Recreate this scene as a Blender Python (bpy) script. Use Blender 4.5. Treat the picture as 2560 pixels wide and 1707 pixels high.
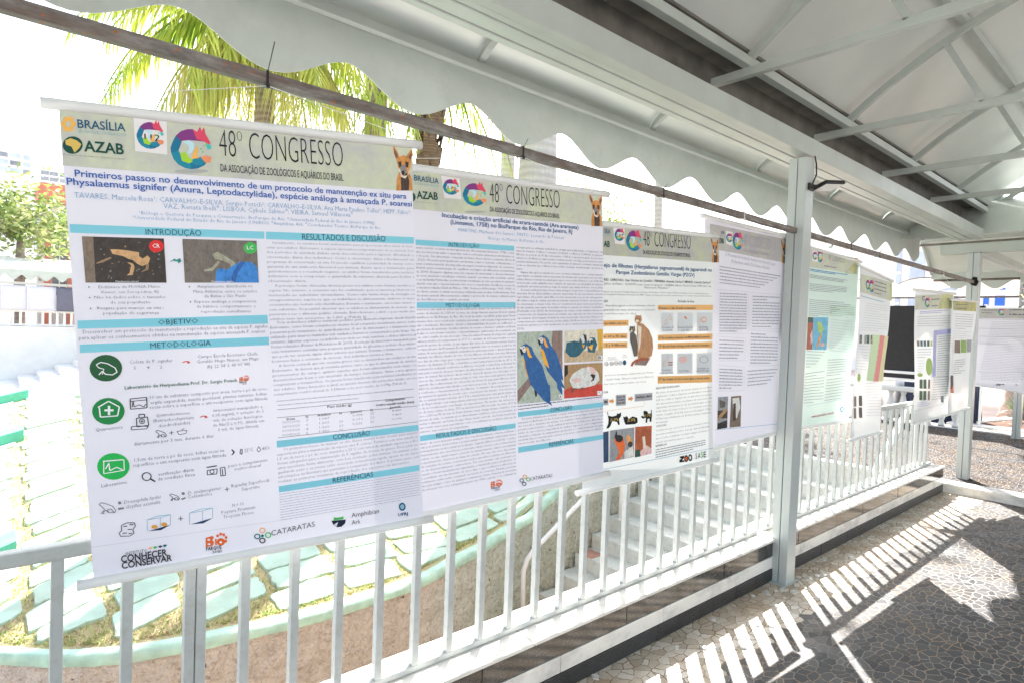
import bpy, bmesh, math, random
from mathutils import Vector, Matrix
R = math.radians
random.seed(11)
for o in list(bpy.data.objects):
    bpy.data.objects.remove(o)
scene = bpy.context.scene
COL = scene.collection

# ------------------------------------------------------------------ camera
cam_data = bpy.data.cameras.new('camera')
cam = bpy.data.objects.new('camera', cam_data)
COL.objects.link(cam)
yaw, pitch, roll = R(49.2), R(-1.529), R(2.075)
fw = Vector((-math.sin(yaw) * math.cos(pitch), math.cos(yaw) * math.cos(pitch), math.sin(pitch)))
rt = Vector((math.cos(yaw), math.sin(yaw), 0))
up = rt.cross(fw)
rt2 = rt * math.cos(roll) + up * math.sin(roll)
up2 = -rt * math.sin(roll) + up * math.cos(roll)
mw = Matrix((rt2, up2, -fw)).transposed().to_4x4()
mw.translation = Vector((0, 0, 1.45))
cam.matrix_world = mw
cam_data.sensor_width = 36
cam_data.lens = 1509.92 / 2560 * 36
cam_data.clip_start = .02
cam_data.clip_end = 3000
scene.camera = cam
scene.render.resolution_x, scene.render.resolution_y = 1024, 682

# ------------------------------------------------------------------ light
SUN_EL = 44.5
sun_dir = Vector((-.632 * math.cos(R(SUN_EL)), .775 * math.cos(R(SUN_EL)), math.sin(R(SUN_EL)))).normalized()
world = bpy.data.worlds.new('World')
scene.world = world
world.use_nodes = True
nt = world.node_tree
for n in list(nt.nodes):
    nt.nodes.remove(n)
sky = nt.nodes.new('ShaderNodeTexSky')
sky.sky_type = 'NISHITA'
sky.sun_disc = False
sky.sun_elevation = R(SUN_EL)
sky.sun_rotation = R(-39.2)
sky.dust_density = 3.0
sky.air_density = 1.2
bg = nt.nodes.new('ShaderNodeBackground')
bg.inputs[1].default_value = .125
wo = nt.nodes.new('ShaderNodeOutputWorld')
hz = nt.nodes.new('ShaderNodeHueSaturation')          # hazy, whitish sky
hz.inputs['Saturation'].default_value = .68
nt.links.new(sky.outputs[0], hz.inputs['Color'])
nt.links.new(hz.outputs[0], bg.inputs[0])
nt.links.new(bg.outputs[0], wo.inputs[0])
sl = bpy.data.lights.new('sun', 'SUN')
sl.energy = 5.0
sl.angle = R(.53)
sl.color = (1, .95, .88)
so = bpy.data.objects.new('sun', sl)
COL.objects.link(so)
so.rotation_euler = sun_dir.to_track_quat('Z', 'Y').to_euler()
so.location = (-20, 25, 40)
scene.view_settings.view_transform = 'Standard'
scene.view_settings.look = 'None'
scene.view_settings.exposure = 2.12
scene.view_settings.gamma = 1
scene.cycles.max_bounces = 10
scene.cycles.diffuse_bounces = 6
scene.cycles.glossy_bounces = 4
scene.cycles.transmission_bounces = 6

# ------------------------------------------------------------------ materials
def lin(c):
    return tuple((x / 255 / 12.92) if x / 255 <= .04045 else ((x / 255 + .055) / 1.055) ** 2.4 for x in c)


class NT:
    """small helper round a material's node tree"""
    def __init__(s, name):
        s.m = bpy.data.materials.new(name)
        s.m.use_nodes = True
        s.t = s.m.node_tree
        s.b = s.t.nodes['Principled BSDF']
        s.out = s.t.nodes['Material Output']

    def n(s, typ, **kw):
        x = s.t.nodes.new(typ)
        for k, v in kw.items():
            if k[0] == '_':
                x.inputs[k[1:].replace('_', ' ')].default_value = v
            else:
                setattr(x, k, v)
        return x

    def l(s, a, b):
        s.t.links.new(a, b)

    def coords(s, scale=(1, 1, 1), rot=(0, 0, 0)):
        g = s.n('ShaderNodeNewGeometry')
        mp = s.n('ShaderNodeMapping')
        mp.inputs['Scale'].default_value = scale
        mp.inputs['Rotation'].default_value = rot
        s.l(g.outputs['Position'], mp.inputs[0])
        return mp.outputs[0]

    def noise(s, co, scale, detail=3, rough=.55):
        x = s.n('ShaderNodeTexNoise')
        x.inputs['Scale'].default_value = scale
        x.inputs['Detail'].default_value = detail
        x.inputs['Roughness'].default_value = rough
        s.l(co, x.inputs['Vector'])
        return x.outputs['Fac']

    def ramp(s, fac, stops):
        r = s.n('ShaderNodeValToRGB')
        e = r.color_ramp.elements
        while len(e) < len(stops):
            e.new(.5)
        for i, (p, c) in enumerate(stops):
            e[i].position = p
            e[i].color = (*c, 1) if len(c) == 3 else c
        s.l(fac, r.inputs[0])
        return r.outputs[0]

    def mix(s, fac, a, b, mode='MIX'):
        x = s.n('ShaderNodeMix', data_type='RGBA', blend_type=mode)
        for v, i in ((fac, 0), (a, 6), (b, 7)):
            if hasattr(v, 'is_output'):
                s.l(v, x.inputs[i])
            elif i == 0:
                x.inputs[i].default_value = v
            else:
                x.inputs[i].default_value = (*v, 1)
        return x.outputs[2]

    def math(s, op, a, b=0, c=None):
        x = s.n('ShaderNodeMath', operation=op)
        for i, v in enumerate((a, b) if c is None else (a, b, c)):
            if hasattr(v, 'is_output'):
                s.l(v, x.inputs[i])
            else:
                x.inputs[i].default_value = v
        return x.outputs[0]

    def color(s, c):
        if hasattr(c, 'is_output'):
            s.l(c, s.b.inputs['Base Color'])
        else:
            s.b.inputs['Base Color'].default_value = (*c, 1)

    def rough(s, v):
        if hasattr(v, 'is_output'):
            s.l(v, s.b.inputs['Roughness'])
        else:
            s.b.inputs['Roughness'].default_value = v

    def bump(s, h, strength=.3, dist=.01):
        x = s.n('ShaderNodeBump')
        x.inputs['Strength'].default_value = strength
        x.inputs['Distance'].default_value = dist
        s.l(h, x.inputs['Height'])
        s.l(x.outputs[0], s.b.inputs['Normal'])


def simple(name, col, rough=.5, var=.12, scale=9, bump=.0, bscale=60, metal=0, spec=.5, dirt=None, dirtscale=3):
    t = NT(name)
    co = t.coords()
    f = t.noise(co, scale, 4)
    lo = tuple(max(0, c * (1 - var)) for c in col)
    hi = tuple(min(1, c * (1 + var)) for c in col)
    c = t.ramp(f, [(.3, lo), (.7, hi)])
    if dirt:
        g = t.noise(co, dirtscale, 6, .7)
        k = t.ramp(g, [(.48, (0, 0, 0)), (.85, (.8, .8, .8))])
        c = t.mix(k, c, dirt)
    t.color(c)
    t.rough(rough)
    t.b.inputs['Metallic'].default_value = metal
    t.b.inputs['Specular IOR Level'].default_value = spec
    if bump:
        t.bump(t.noise(co, bscale, 3), bump, .004)
    return t.m


M = {}
M['paint'] = simple('painted_metal', (.44, .475, .445), .38, .06, 5, .05, 40, dirt=(.40, .41, .37), dirtscale=2.2)
M['paint_col'] = simple('column_paint', (.47, .505, .495), .30, .05, 4, .04, 30, dirt=(.42, .42, .39), dirtscale=4)
M['valance'] = simple('valance_paint', (.44, .48, .45), .5, .07, 3, .10, 25, dirt=(.36, .38, .34), dirtscale=9)
M['railwhite'] = simple('railing_paint', (.47, .49, .48), .35, .07, 6, .08, 50, dirt=(.34, .32, .27), dirtscale=26)
M['white'] = simple('white_paint', (.78, .78, .77), .45, .05, 4)
M['whitewall'] = simple('white_render', (.74, .74, .73), .8, .06, 2, .2, 30, dirt=(.6, .58, .55), dirtscale=.6)
M['gutter'] = simple('dark_gutter_metal', (.13, .122, .108), .6, .35, 6)
M['black_plastic'] = simple('black_plastic', (.015, .015, .016), .4, .2, 20)
M['blackcloth'] = simple('black_board', (.022, .021, .023), .8, .2, 40)
M['navycloth'] = simple('navy_cloth', (.02, .028, .06), .85, .3, 12, .3, 20)
M['rod'] = simple('white_plastic_rod', (.78, .78, .77), .35, .03, 8)
M['string'] = simple('white_string', (.75, .74, .70), .8, .1, 60)
M['lens'] = simple('frosted_lens', (.86, .86, .84), .25, .02, 8)
M['mint'] = simple('mint_painted_concrete', (.40, .54, .44), .85, .14, 5, .5, 45, dirt=(.40, .40, .31), dirtscale=6)
M['coping'] = simple('mint_coping', (.38, .56, .45), .85, .2, 9, .8, 40, dirt=(.46, .50, .40), dirtscale=5)
M['teal'] = simple('teal_painted_riser', (.10, .42, .29), .8, .15, 6, .3, 30)
M['stair'] = simple('painted_concrete_step', (.64, .66, .61), .75, .08, 5, .3, 40, dirt=(.34, .31, .25), dirtscale=11)
M['terracotta'] = simple('worn_terracotta', (.50, .27, .20), .8, .2, 20)
M['concrete'] = simple('concrete', (.46, .45, .43), .85, .12, 3, .4, 30)
M['soil'] = simple('dry_soil', (.085, .036, .018), .95, .5, 14, .8, 50, dirt=(.12, .065, .03), dirtscale=9)
M['redwall'] = simple('red_painted_wall', (.55, .17, .11), .7, .1, 3)
M['bluepane'] = simple('pale_blue_glass', (.40, .47, .58), .3, .15, 2)
M['greypane'] = simple('grey_glass', (.22, .24, .27), .25, .3, 2)
M['bluedoor'] = simple('blue_shutter', (.02, .13, .55), .5, .1, 3)
M['lavcloth'] = simple('pale_banner_back', (.60, .59, .66), .7, .04, 3)
M['darkcloth'] = simple('grey_banner_back', (.13, .13, .18), .7, .1, 3)
M['silver'] = simple('silver_tinsel', (.75, .75, .78), .18, .1, 30, metal=1)
M['pinkpave'] = simple('pink_paving', (.52, .40, .34), .85, .15, 1.5, dirt=(.40, .44, .52), dirtscale=.9)
M['burnt'] = simple('burnt_hole', (.012, .008, .006), .9, .5, 60)


def mat_rusty():
    t = NT('rusty_steel_pipe')
    co = t.coords((1, .35, 1))
    base = t.ramp(t.noise(co, 38, 6, .7), [(.30, (.09, .075, .07)), (.5, (.20, .18, .165)), (.72, (.33, .31, .29))])
    streak = t.ramp(t.noise(t.coords((1, .08, 1)), 60, 4), [(.45, (0, 0, 0)), (.7, (.8, .8, .8))])
    c = t.mix(streak, base, (.12, .07, .055))
    rust = t.ramp(t.noise(t.coords(), 48, 3), [(.64, (0, 0, 0)), (.69, (1, 1, 1))])
    c = t.mix(rust, c, (.36, .11, .025))
    t.color(c)
    t.rough(.62)
    t.bump(t.noise(co, 120, 4), .3, .002)
    return t.m


M['rusty'] = mat_rusty()


def mat_sheet(name, col):
    """thin painted roof sheeting, slightly dented, satin"""
    t = NT(name)
    co = t.coords()
    f = t.noise(co, 1.6, 3)
    t.color(t.ramp(f, [(.3, tuple(c * .93 for c in col)), (.7, tuple(min(1, c * 1.05) for c in col))]))
    t.rough(t.math('MULTIPLY_ADD', t.noise(co, 2.3, 4), .2, .24))
    t.b.inputs['Specular IOR Level'].default_value = .6
    t.b.inputs['Metallic'].default_value = .25
    t.bump(t.noise(t.coords((1, .5, 1)), 1.7, 1), .35, .03)
    return t.m


M['sheet'] = mat_sheet('roof_sheet', (.70, .735, .70))


def mat_floor(name, split, gloss, spec):
    """irregular Portuguese stone paving; pale stones on the railing side of `split`, basalt beyond"""
    t = NT(name)
    co = t.coords((1, 1, 0))
    wob = t.n('ShaderNodeTexNoise')
    wob.inputs['Scale'].default_value = 9
    t.l(co, wob.inputs['Vector'])
    vm = t.n('ShaderNodeVectorMath', operation='MULTIPLY_ADD')
    vm.inputs[1].default_value = (.05, .05, 0)
    t.l(wob.outputs['Color'], vm.inputs[0])
    t.l(co, vm.inputs[2])
    sc = t.n('ShaderNodeVectorMath', operation='MULTIPLY')
    sc.inputs[1].default_value = (1, .66, 0)
    t.l(vm.outputs[0], sc.inputs[0])
    SC = 25.0
    v1 = t.n('ShaderNodeTexVoronoi', feature='F1', voronoi_dimensions='2D')
    v2 = t.n('ShaderNodeTexVoronoi', feature='DISTANCE_TO_EDGE', voronoi_dimensions='2D')
    for v in (v1, v2):
        v.inputs['Scale'].default_value = SC
        v.inputs['Randomness'].default_value = .95
        t.l(sc.outputs[0], v.inputs['Vector'])
    px = t.n('ShaderNodeSeparateXYZ')
    t.l(v1.outputs['Position'], px.inputs[0])
    hue = t.n('ShaderNodeSeparateColor')
    t.l(v1.outputs['Color'], hue.inputs[0])
    rnd = hue.outputs[0]
    rnd2 = hue.outputs[1]
    dark = t.ramp(rnd, [(0, (.010, .012, .017)), (.5, (.022, .025, .033)), (.8, (.036, .036, .040)), (1, (.075, .070, .066))])
    pale = t.ramp(rnd, [(0, (.50, .43, .34)), (.5, (.76, .69, .59)), (1, (.88, .84, .76))])
    isdark = t.math('GREATER_THAN', px.outputs[0], split)
    stone = t.mix(isdark, pale, dark)
    fine = t.noise(co, 160, 3)
    stone = t.mix(.35, stone, t.ramp(fine, [(.3, (.45, .45, .45)), (.7, (1, 1, 1))]), 'MULTIPLY')
    gr = t.mix(isdark, (.20, .13, .075), t.ramp(t.noise(co, 3.2, 3), [(.36, (.29, .275, .265)), (.62, (.35, .23, .13))]))
    jw = t.mix(isdark, (.045, .045, .045), (.052, .052, .052))
    jr = t.n('ShaderNodeSeparateColor')
    t.l(jw, jr.inputs[0])
    edge = t.math('MULTIPLY_ADD', rnd2, .05, v2.outputs['Distance'])
    edge = t.math('ADD', edge, t.math('MULTIPLY_ADD', t.noise(co, 70, 4, .7), .22, -.125))
    joint = t.math('LESS_THAN', edge, jr.outputs[0])
    c = t.mix(joint, stone, gr)
    dirt = t.ramp(t.noise(co, 3.4, 6, .75), [(.38, (0, 0, 0)), (.68, (.85, .85, .85))])
    dm = t.math('MULTIPLY', dirt, t.math('SUBTRACT', 1, isdark))
    c = t.mix(t.math('MULTIPLY', dm, .8), c, (.38, .23, .11))
    t.color(c)
    t.rough(t.math('MULTIPLY_ADD', joint, .35, t.math('MULTIPLY_ADD', rnd2, .16, gloss)))
    t.b.inputs['Specular IOR Level'].default_value = spec
    h = t.math('MINIMUM', t.math('MULTIPLY', v2.outputs['Distance'], 7), .5)
    h = t.math('ADD', h, t.math('MULTIPLY', rnd2, .35))
    h = t.math('ADD', h, t.math('MULTIPLY', fine, .12))
    t.bump(h, .35, .007)
    return t.m


M['floor'] = mat_floor('walkway_mosaic', -1.29, .40, .55)
M['floor2'] = mat_floor('landing_mosaic', -99, .65, .1)


def mat_marble(name, base, vein, rough=.25, sc=4, speck=0):
    t = NT(name)
    co = t.coords()
    w = t.noise(t.coords((1, 1, 2)), sc, 6, .65)
    c = t.ramp(w, [(.36, vein), (.5, base), (.75, tuple(min(1, x * 1.08) for x in base))])
    if speck:
        k = t.ramp(t.noise(co, 260, 2), [(.60, (0, 0, 0)), (.68, (1, 1, 1))])
        c = t.mix(k, c, (speck,) * 3)
    st = t.ramp(t.noise(co, 7, 5, .7), [(.56, (0, 0, 0)), (.8, (.5, .5, .5))])
    c = t.mix(t.math('MULTIPLY', st, .6 if not speck else .25), c, (.36, .27, .17) if not speck else (.10, .085, .07))
    t.color(c)
    t.rough(rough)
    return t.m


M['marble'] = mat_marble('white_marble', (.80, .77, .72), (.60, .58, .55))
M['granite_polished'] = mat_marble('polished_black_granite', (.045, .043, .042), (.022, .022, .023), .13, 6, .16)
M['granite'] = mat_marble('black_granite', (.035, .035, .037), (.02, .02, .022), .33, 6, .14)
M['grout'] = simple('orange_grout', (.40, .26, .14), .9, .3, 20)


def mat_roughcast():
    t = NT('roughcast')
    co = t.coords()
    g = t.n('ShaderNodeNewGeometry')
    sp = t.n('ShaderNodeSeparateXYZ')
    t.l(g.outputs['Position'], sp.inputs[0])
    fy = t.math('ADD', sp.outputs[1], t.math('MULTIPLY_ADD', t.noise(co, 2, 3), 1.6, -.8))
    k = t.n('ShaderNodeMapRange')
    k.inputs[1].default_value = 2.6
    k.inputs[2].default_value = 3.9
    t.l(fy, k.inputs[0])
    bei = t.ramp(t.noise(co, 7, 5), [(.3, (.64, .56, .48)), (.7, (.80, .72, .64))])
    grn = t.ramp(t.noise(co, 7, 5), [(.3, (.60, .64, .55)), (.7, (.74, .77, .67))])
    c = t.mix(k.outputs[0], bei, grn)
    spot = t.ramp(t.noise(co, 16, 2), [(.70, (0, 0, 0)), (.75, (1, 1, 1))])
    c = t.mix(spot, c, (.12, .09, .06))
    t.color(c)
    t.rough(.95)
    h = t.math('ADD', t.noise(co, 26, 4, .6), t.math('MULTIPLY', t.noise(co, 9, 2), .6))
    crev_shade = t.ramp(t.noise(co, 30, 4, .65), [(.28, (.55, .5, .45)), (.5, (1, 1, 1))])  # shade of the roughcast hollows painted into the colour as dark mottling
    t.color(t.mix(.8, c, crev_shade, 'MULTIPLY'))
    t.bump(h, 1.0, .09)
    return t.m


M['roughcast'] = mat_roughcast()


def mat_bank():
    t = NT('dry_grass_soil')
    co = t.coords()
    c = t.ramp(t.noise(co, 42, 4, .7), [(.3, (.30, .21, .12)), (.45, (.50, .38, .25)), (.56, (.48, .44, .19)), (.70, (.30, .38, .11))])
    t.color(c)
    t.rough(.95)
    t.bump(t.noise(co, 90, 3), .8, .02)
    return t.m


M['bank'] = mat_bank()


def mat_leaf(name, stops, sc=3.0, transl=.35):
    t = NT(name)
    co = t.coords()
    c = t.ramp(t.noise(co, sc, 3), stops)
    t.color(c)
    t.rough(.5)
    tr = t.n('ShaderNodeBsdfTranslucent')
    t.l(c, tr.inputs[0])
    mx = t.n('ShaderNodeMixShader')
    mx.inputs[0].default_value = transl
    t.l(t.b.outputs[0], mx.inputs[1])
    t.l(tr.outputs[0], mx.inputs[2])
    t.l(mx.outputs[0], t.out.inputs[0])
    return t.m


M['palmleaf'] = mat_leaf('palm_leaflets', [(.3, (.16, .27, .03)), (.5, (.36, .43, .06)), (.7, (.56, .55, .10))], 2.2, .45)
M['deadleaf'] = mat_leaf('yellowed_fronds', [(.3, (.36, .42, .08)), (.55, (.54, .50, .15)), (.8, (.36, .26, .11))], 3)
M['litter'] = mat_leaf('dry_litter_leaves', [(.3, (.10, .05, .02)), (.6, (.22, .12, .05)), (.8, (.30, .20, .09))], 6, .1)
M['treeleaf'] = mat_leaf('tree_leaves', [(.3, (.07, .14, .03)), (.5, (.22, .28, .08)), (.7, (.42, .42, .22))], 2)
M['grassblade'] = mat_leaf('grass_blades', [(.3, (.35, .28, .14)), (.5, (.36, .36, .12)), (.7, (.20, .33, .06))], 14, .3)
M['bladeplant'] = mat_leaf('strap_leaves', [(.3, (.04, .12, .02)), (.7, (.15, .28, .05))], 8, .25)


def mat_trunk(name, a, b, ring=26):
    t = NT(name)
    co = t.coords()
    w = t.n('ShaderNodeTexWave', wave_type='BANDS', bands_direction='Z')
    w.inputs['Scale'].default_value = ring / 6.0
    w.inputs['Distortion'].default_value = 4
    w.inputs['Detail'].default_value = 3
    t.l(co, w.inputs[0])
    c = t.mix(w.outputs['Fac'], a, b)
    c = t.mix(t.noise(t.coords((6, 6, 1)), 6, 4), c, tuple(x * .6 for x in a))
    t.color(c)
    t.rough(.9)
    t.bump(w.outputs['Fac'], .5, .02)
    return t.m


M['trunk'] = mat_trunk('palm_trunk', (.36, .28, .22), (.24, .17, .13))
M['trunkpale'] = mat_trunk('pale_palm_trunk', (.55, .52, .48), (.40, .37, .34), 16)
M['boots'] = mat_trunk('shaggy_palm_trunk', (.26, .17, .11), (.13, .08, .05), 50)
M['bark'] = mat_trunk('tree_bark', (.44, .36, .32), (.33, .26, .23), 8)


# ------------------------------------------------------------------ mesh helpers
class MB:
    def __init__(s):
        s.v, s.f, s.mi = [], [], []

    def face(s, pts, mi=0):
        i = len(s.v)
        s.v += [tuple(p) for p in pts]
        s.f.append(tuple(range(i, i + len(pts))))
        s.mi.append(mi)

    def box(s, lo, hi, mi=0):
        (a, b, c), (d, e, f) = lo, hi
        i = len(s.v)
        s.v += [(a, b, c), (d, b, c), (d, e, c), (a, e, c), (a, b, f), (d, b, f), (d, e, f), (a, e, f)]
        for q in ((3, 2, 1, 0), (4, 5, 6, 7), (0, 1, 5, 4), (1, 2, 6, 5), (2, 3, 7, 6), (3, 0, 4, 7)):
            s.f.append(tuple(i + k for k in q))
            s.mi.append(mi)
        return s

    def bar(s, a, b, w, h, upv=(0, 0, 1), mi=0):
        """rectangular bar from a to b, w across and h along upv"""
        a, b = Vector(a), Vector(b)
        d = (b - a).normalized()
        u = Vector(upv)
        x = d.cross(u)
        if x.length < 1e-5:
            x = d.cross(Vector((1, 0, 0)))
        x.normalize()
        u = x.cross(d).normalized()
        i = len(s.v)
        for p in (a, b):
            for sx, sy in ((-1, -1), (1, -1), (1, 1), (-1, 1)):
                s.v.append(tuple(p + x * (sx * w / 2) + u * (sy * h / 2)))
        for q in ((0, 1, 2, 3), (7, 6, 5, 4), (0, 4, 5, 1), (1, 5, 6, 2), (2, 6, 7, 3), (3, 7, 4, 0)):
            s.f.append(tuple(i + k for k in q))
            s.mi.append(mi)
        return s

    def tube(s, pts, r, seg=10, mi=0, cap=True):
        pts = [Vector(p) for p in pts]
        rs = r if isinstance(r, (list, tuple)) else [r] * len(pts)
        base = len(s.v)
        prev = None
        for k, p in enumerate(pts):
            d = (pts[min(k + 1, len(pts) - 1)] - pts[max(k - 1, 0)]).normalized()
            if prev is None:
                x = d.cross(Vector((0, 0, 1)))
                if x.length < .01:
                    x = d.cross(Vector((1, 0, 0)))
            else:
                x = prev - d * prev.dot(d)
            x.normalize()
            prev = x
            y = d.cross(x)
            for j in range(seg):
                t = 2 * math.pi * j / seg
                s.v.append(tuple(p + (x * math.cos(t) + y * math.sin(t)) * rs[k]))
        for k in range(len(pts) - 1):
            for j in range(seg):
                a = base + k * seg + j
                b = base + k * seg + (j + 1) % seg
                s.f.append((a, b, b + seg, a + seg))
                s.mi.append(mi)
        if cap:
            s.f.append(tuple(base + j for j in reversed(range(seg))))
            s.mi.append(mi)
            e = base + (len(pts) - 1) * seg
            s.f.append(tuple(e + j for j in range(seg)))
            s.mi.append(mi)
        return s

    def build(s, name, mats, parent=None, smooth=False, bevel=0):
        me = bpy.data.meshes.new(name)
        me.from_pydata(s.v, [], s.f)
        mats = mats if isinstance(mats, (list, tuple)) else [mats]
        for m in mats:
            me.materials.append(M[m] if isinstance(m, str) else m)
        if len(mats) > 1:
            me.polygons.foreach_set('material_index', s.mi)
        if smooth:
            me.polygons.foreach_set('use_smooth', [True] * len(me.polygons))
        me.update()
        o = bpy.data.objects.new(name, me)
        COL.objects.link(o)
        if parent is not None:
            o.parent = parent
            if parent.type == 'EMPTY' and parent.parent is None:
                o.matrix_parent_inverse = Matrix.Translation(-parent.location)
        if bevel:
            bm = o.modifiers.new('bevel', 'BEVEL')
            bm.width = bevel
            bm.segments = 2
            bm.limit_method = 'ANGLE'
        return o


def tag(o, label=None, cat=None, group=None, kind=None):
    for k, v in (('label', label), ('category', cat), ('group', group), ('kind', kind)):
        if v:
            o[k] = v
    return o


def thing(name, label, cat, loc=(0, 0, 0), group=None):
    o = bpy.data.objects.new(name, None)
    o.empty_display_size = .1
    o.location = loc
    COL.objects.link(o)
    return tag(o, label, cat, group)


def box(lo, hi):
    return MB().box(lo, hi)


def structure(o):
    o['kind'] = 'structure'
    return o


def grid_mb(nx, ny, fn):
    m = MB()
    for j in range(ny + 1):
        for i in range(nx + 1):
            m.v.append(tuple(fn(i / nx, j / ny)))
    for j in range(ny):
        for i in range(nx):
            a = j * (nx + 1) + i
            m.f.append((a, a + 1, a + nx + 2, a + nx + 1))
            m.mi.append(0)
    return m
# ================================================================== ground and floors
structure(box((-260, -260, -1.95), (260, 300, -1.75)).build('ground', 'concrete'))
structure(box((-1.70, -6, -.30), (2.6, 6.98, 0)).build('walkway_floor', 'floor'))
structure(box((2.6, -6, -.45), (30, 40, -.12)).build('side_pavement', 'concrete'))
structure(box((-9, 7.19, -.45), (8, 11.62, .065)).build('landing_floor', 'floor2'))
structure(box((-1.72, 6.98, -.30), (2.6, 7.19, .085)).build('marble_threshold', 'marble', bevel=.008))
structure(box((-9, 7.05, -.45), (-1.92, 7.188, .070)).build('landing_edge', 'stair'))
structure(box((-40, 11.62, -.5), (40, 60, -.02)).build('far_pavement', 'pinkpave'))

# ================================================================== striped low wall under the railing
wall = thing('low_wall', 'low wall faced with black and white marble stripes beside the walkway', 'wall', (-1.75, 3, 0))
WY0, WY1 = -3.2, 6.97
box((-1.885, WY0, -1.85), (-1.652, WY1, .236)).build('wall_core', 'grout', wall)
rs = random.Random(3)


def slabs(z0, z1, mat, depth, name):
    m = MB()
    y = WY0 + rs.uniform(0, .4)
    while y < WY1 - .02:
        L = rs.uniform(.42, .82)
        y1 = min(WY1, y + L)
        if not (y < 3.555 < y1) or True:
            m.box((-1.655, y, z0 + .0015), (-1.640 + depth + rs.uniform(-.001, .001), y1 - .0035, z1 - .0015))
        y = y1
    m.build(name, mat, wall, bevel=.0012)


slabs(0, .074, 'granite', .004, 'black_stripe')
slabs(.074, .146, 'marble', .001, 'white_stripe')
slabs(.146, .236, 'granite_polished', 0, 'black_stripe')
m = MB()
y = WY0
while y < WY1 - .05:
    y1 = min(WY1, y + rs.uniform(.75, 1.1))
    m.box((-1.872, y, .2365), (-1.628, y1 - .003, .252))
    y = y1
m.build('marble_cap', 'marble', wall, bevel=.003)

# ================================================================== white railing on the wall
rail = thing('railing', 'white steel railing with square balusters on the striped wall', 'railing', (-1.745, 3, .252))
RX = -1.745


def railing_panel(y0, y1, n, off=0.0):
    m = MB()
    m.box((RX - .02, y0, .866), (RX + .02, y1, .902))
    m.build('top_rail', 'railwhite', rail, bevel=.008)
    m = MB()
    m.box((RX - .012, y0, .253), (RX + .012, y1, .276))
    m.build('bottom_rail', 'railwhite', rail, bevel=.003)


ys = []
y = .4 - .141 * 28
while y < 6.9:
    if abs(y - 3.55) > .02:
        ys.append(y)
    y += .1412
for a, b in ((-3.0, .4125), (.4165, 3.50), (3.60, 6.93)):
    railing_panel(a, b, 0)
proto_b = None
for y in ys:
    m = MB().box((RX - .0125, -.0125, .276), (RX + .0125, .0125, .866))
    if proto_b is None:
        proto_b = m.build('baluster', 'railwhite', rail, bevel=.002)
        proto_b.location.y = y
        ob = proto_b
    else:
        ob = proto_b.copy()
        COL.objects.link(ob)
        ob.parent = rail
        ob.matrix_parent_inverse = proto_b.matrix_parent_inverse.copy()
        ob.location.y = y
for y in (.4335,):
    ob = proto_b.copy()
    COL.objects.link(ob)
    ob.parent = rail
    ob.matrix_parent_inverse = proto_b.matrix_parent_inverse.copy()
    ob.location.y = y

# ================================================================== main canopy
can = thing('walkway_canopy', 'grey steel canopy with vaulted sheet roof and scalloped edge over the walkway', 'canopy', (-1.6, 3, 0))
CY0, CY1 = -2.6, 8.1
TY = [2.9 + 1.275 * k for k in range(-4, 5)]
AY = [1.68 + 1.29 * k for k in range(-3, 5)]
XC, ZC, RA = .2, .695, 2.80          # vault axis and rib radius


def arc(r, x):
    return ZC + math.sqrt(max(0, r * r - (x - XC) ** 2))


# columns: two channels with a joint down the middle of the face
def column(y, x0=-1.652, x1=-1.552, top=2.47, par=can, z0=0.0, name='column'):
    m = MB()
    xm = (x0 + x1) / 2
    m.box((x0, y + .002, z0), (xm - .0025, y + .108, top))
    m.box((xm + .0025, y, z0), (x1, y + .108, top))
    m.box((xm - .003, y + .012, z0), (xm + .003, y + .10, top - .001))
    c = m.build(name, 'paint_col', par, bevel=.004)
    return c


for y in (-.47, 3.504, 7.46):
    column(y, top=2.47 if y < 7 else 2.34)
MB().box((-1.70, 3.47, .0), (-1.545, 3.65, .006)).build('base_plate', 'paint_col', can, bevel=.002)
# main beam of folded sheet: face, soffit with two fold lines
m = MB()
BE = 7.55
m.box((-1.60, CY0, 2.483), (-1.551, BE, 2.585))
m.box((-1.640, CY0, 2.487), (-1.602, BE, 2.580))
m.box((-1.715, CY0, 2.483), (-1.642, BE, 2.580))
m.box((-1.752, CY0, 2.478), (-1.717, BE, 2.575))
m.build('main_beam', 'paint', can, bevel=.004)
m = MB()
m.box((-1.62, CY0, 2.795), (-1.575, CY1, 2.842))
m.build('spring_bar', 'paint', can, bevel=.003)
m = MB()
m.box((-1.83, CY0, 2.875), (-1.60, CY1, 2.89))
m.box((-1.815, CY0, 2.583), (-1.80, CY1, 2.89))
m.build('gutter', 'gutter', can)
# vault sheeting
nseg = 40


def sheet_arc(y0, y1, r, thick, name, mat, par, xa=-1.66, xb=2.06):
    a0 = math.asin((xa - XC) / r)
    a1 = math.asin((xb - XC) / r)
    mm = MB()
    ny = max(1, int((y1 - y0) / .2))
    for rr in (r, r + thick):
        i0 = len(mm.v)
        for j in range(ny + 1):
            for i in range(nseg + 1):
                a = a0 + (a1 - a0) * i / nseg
                y = y0 + (y1 - y0) * j / ny
                mm.v.append((XC + rr * math.sin(a), y, ZC + rr * math.cos(a)))
        for j in range(ny):
            for i in range(nseg):
                q = i0 + j * (nseg + 1) + i
                mm.f.append((q, q + 1, q + nseg + 2, q + nseg + 1))
                mm.mi.append(0)
    return mm.build(name, mat, par, smooth=True)


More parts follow.
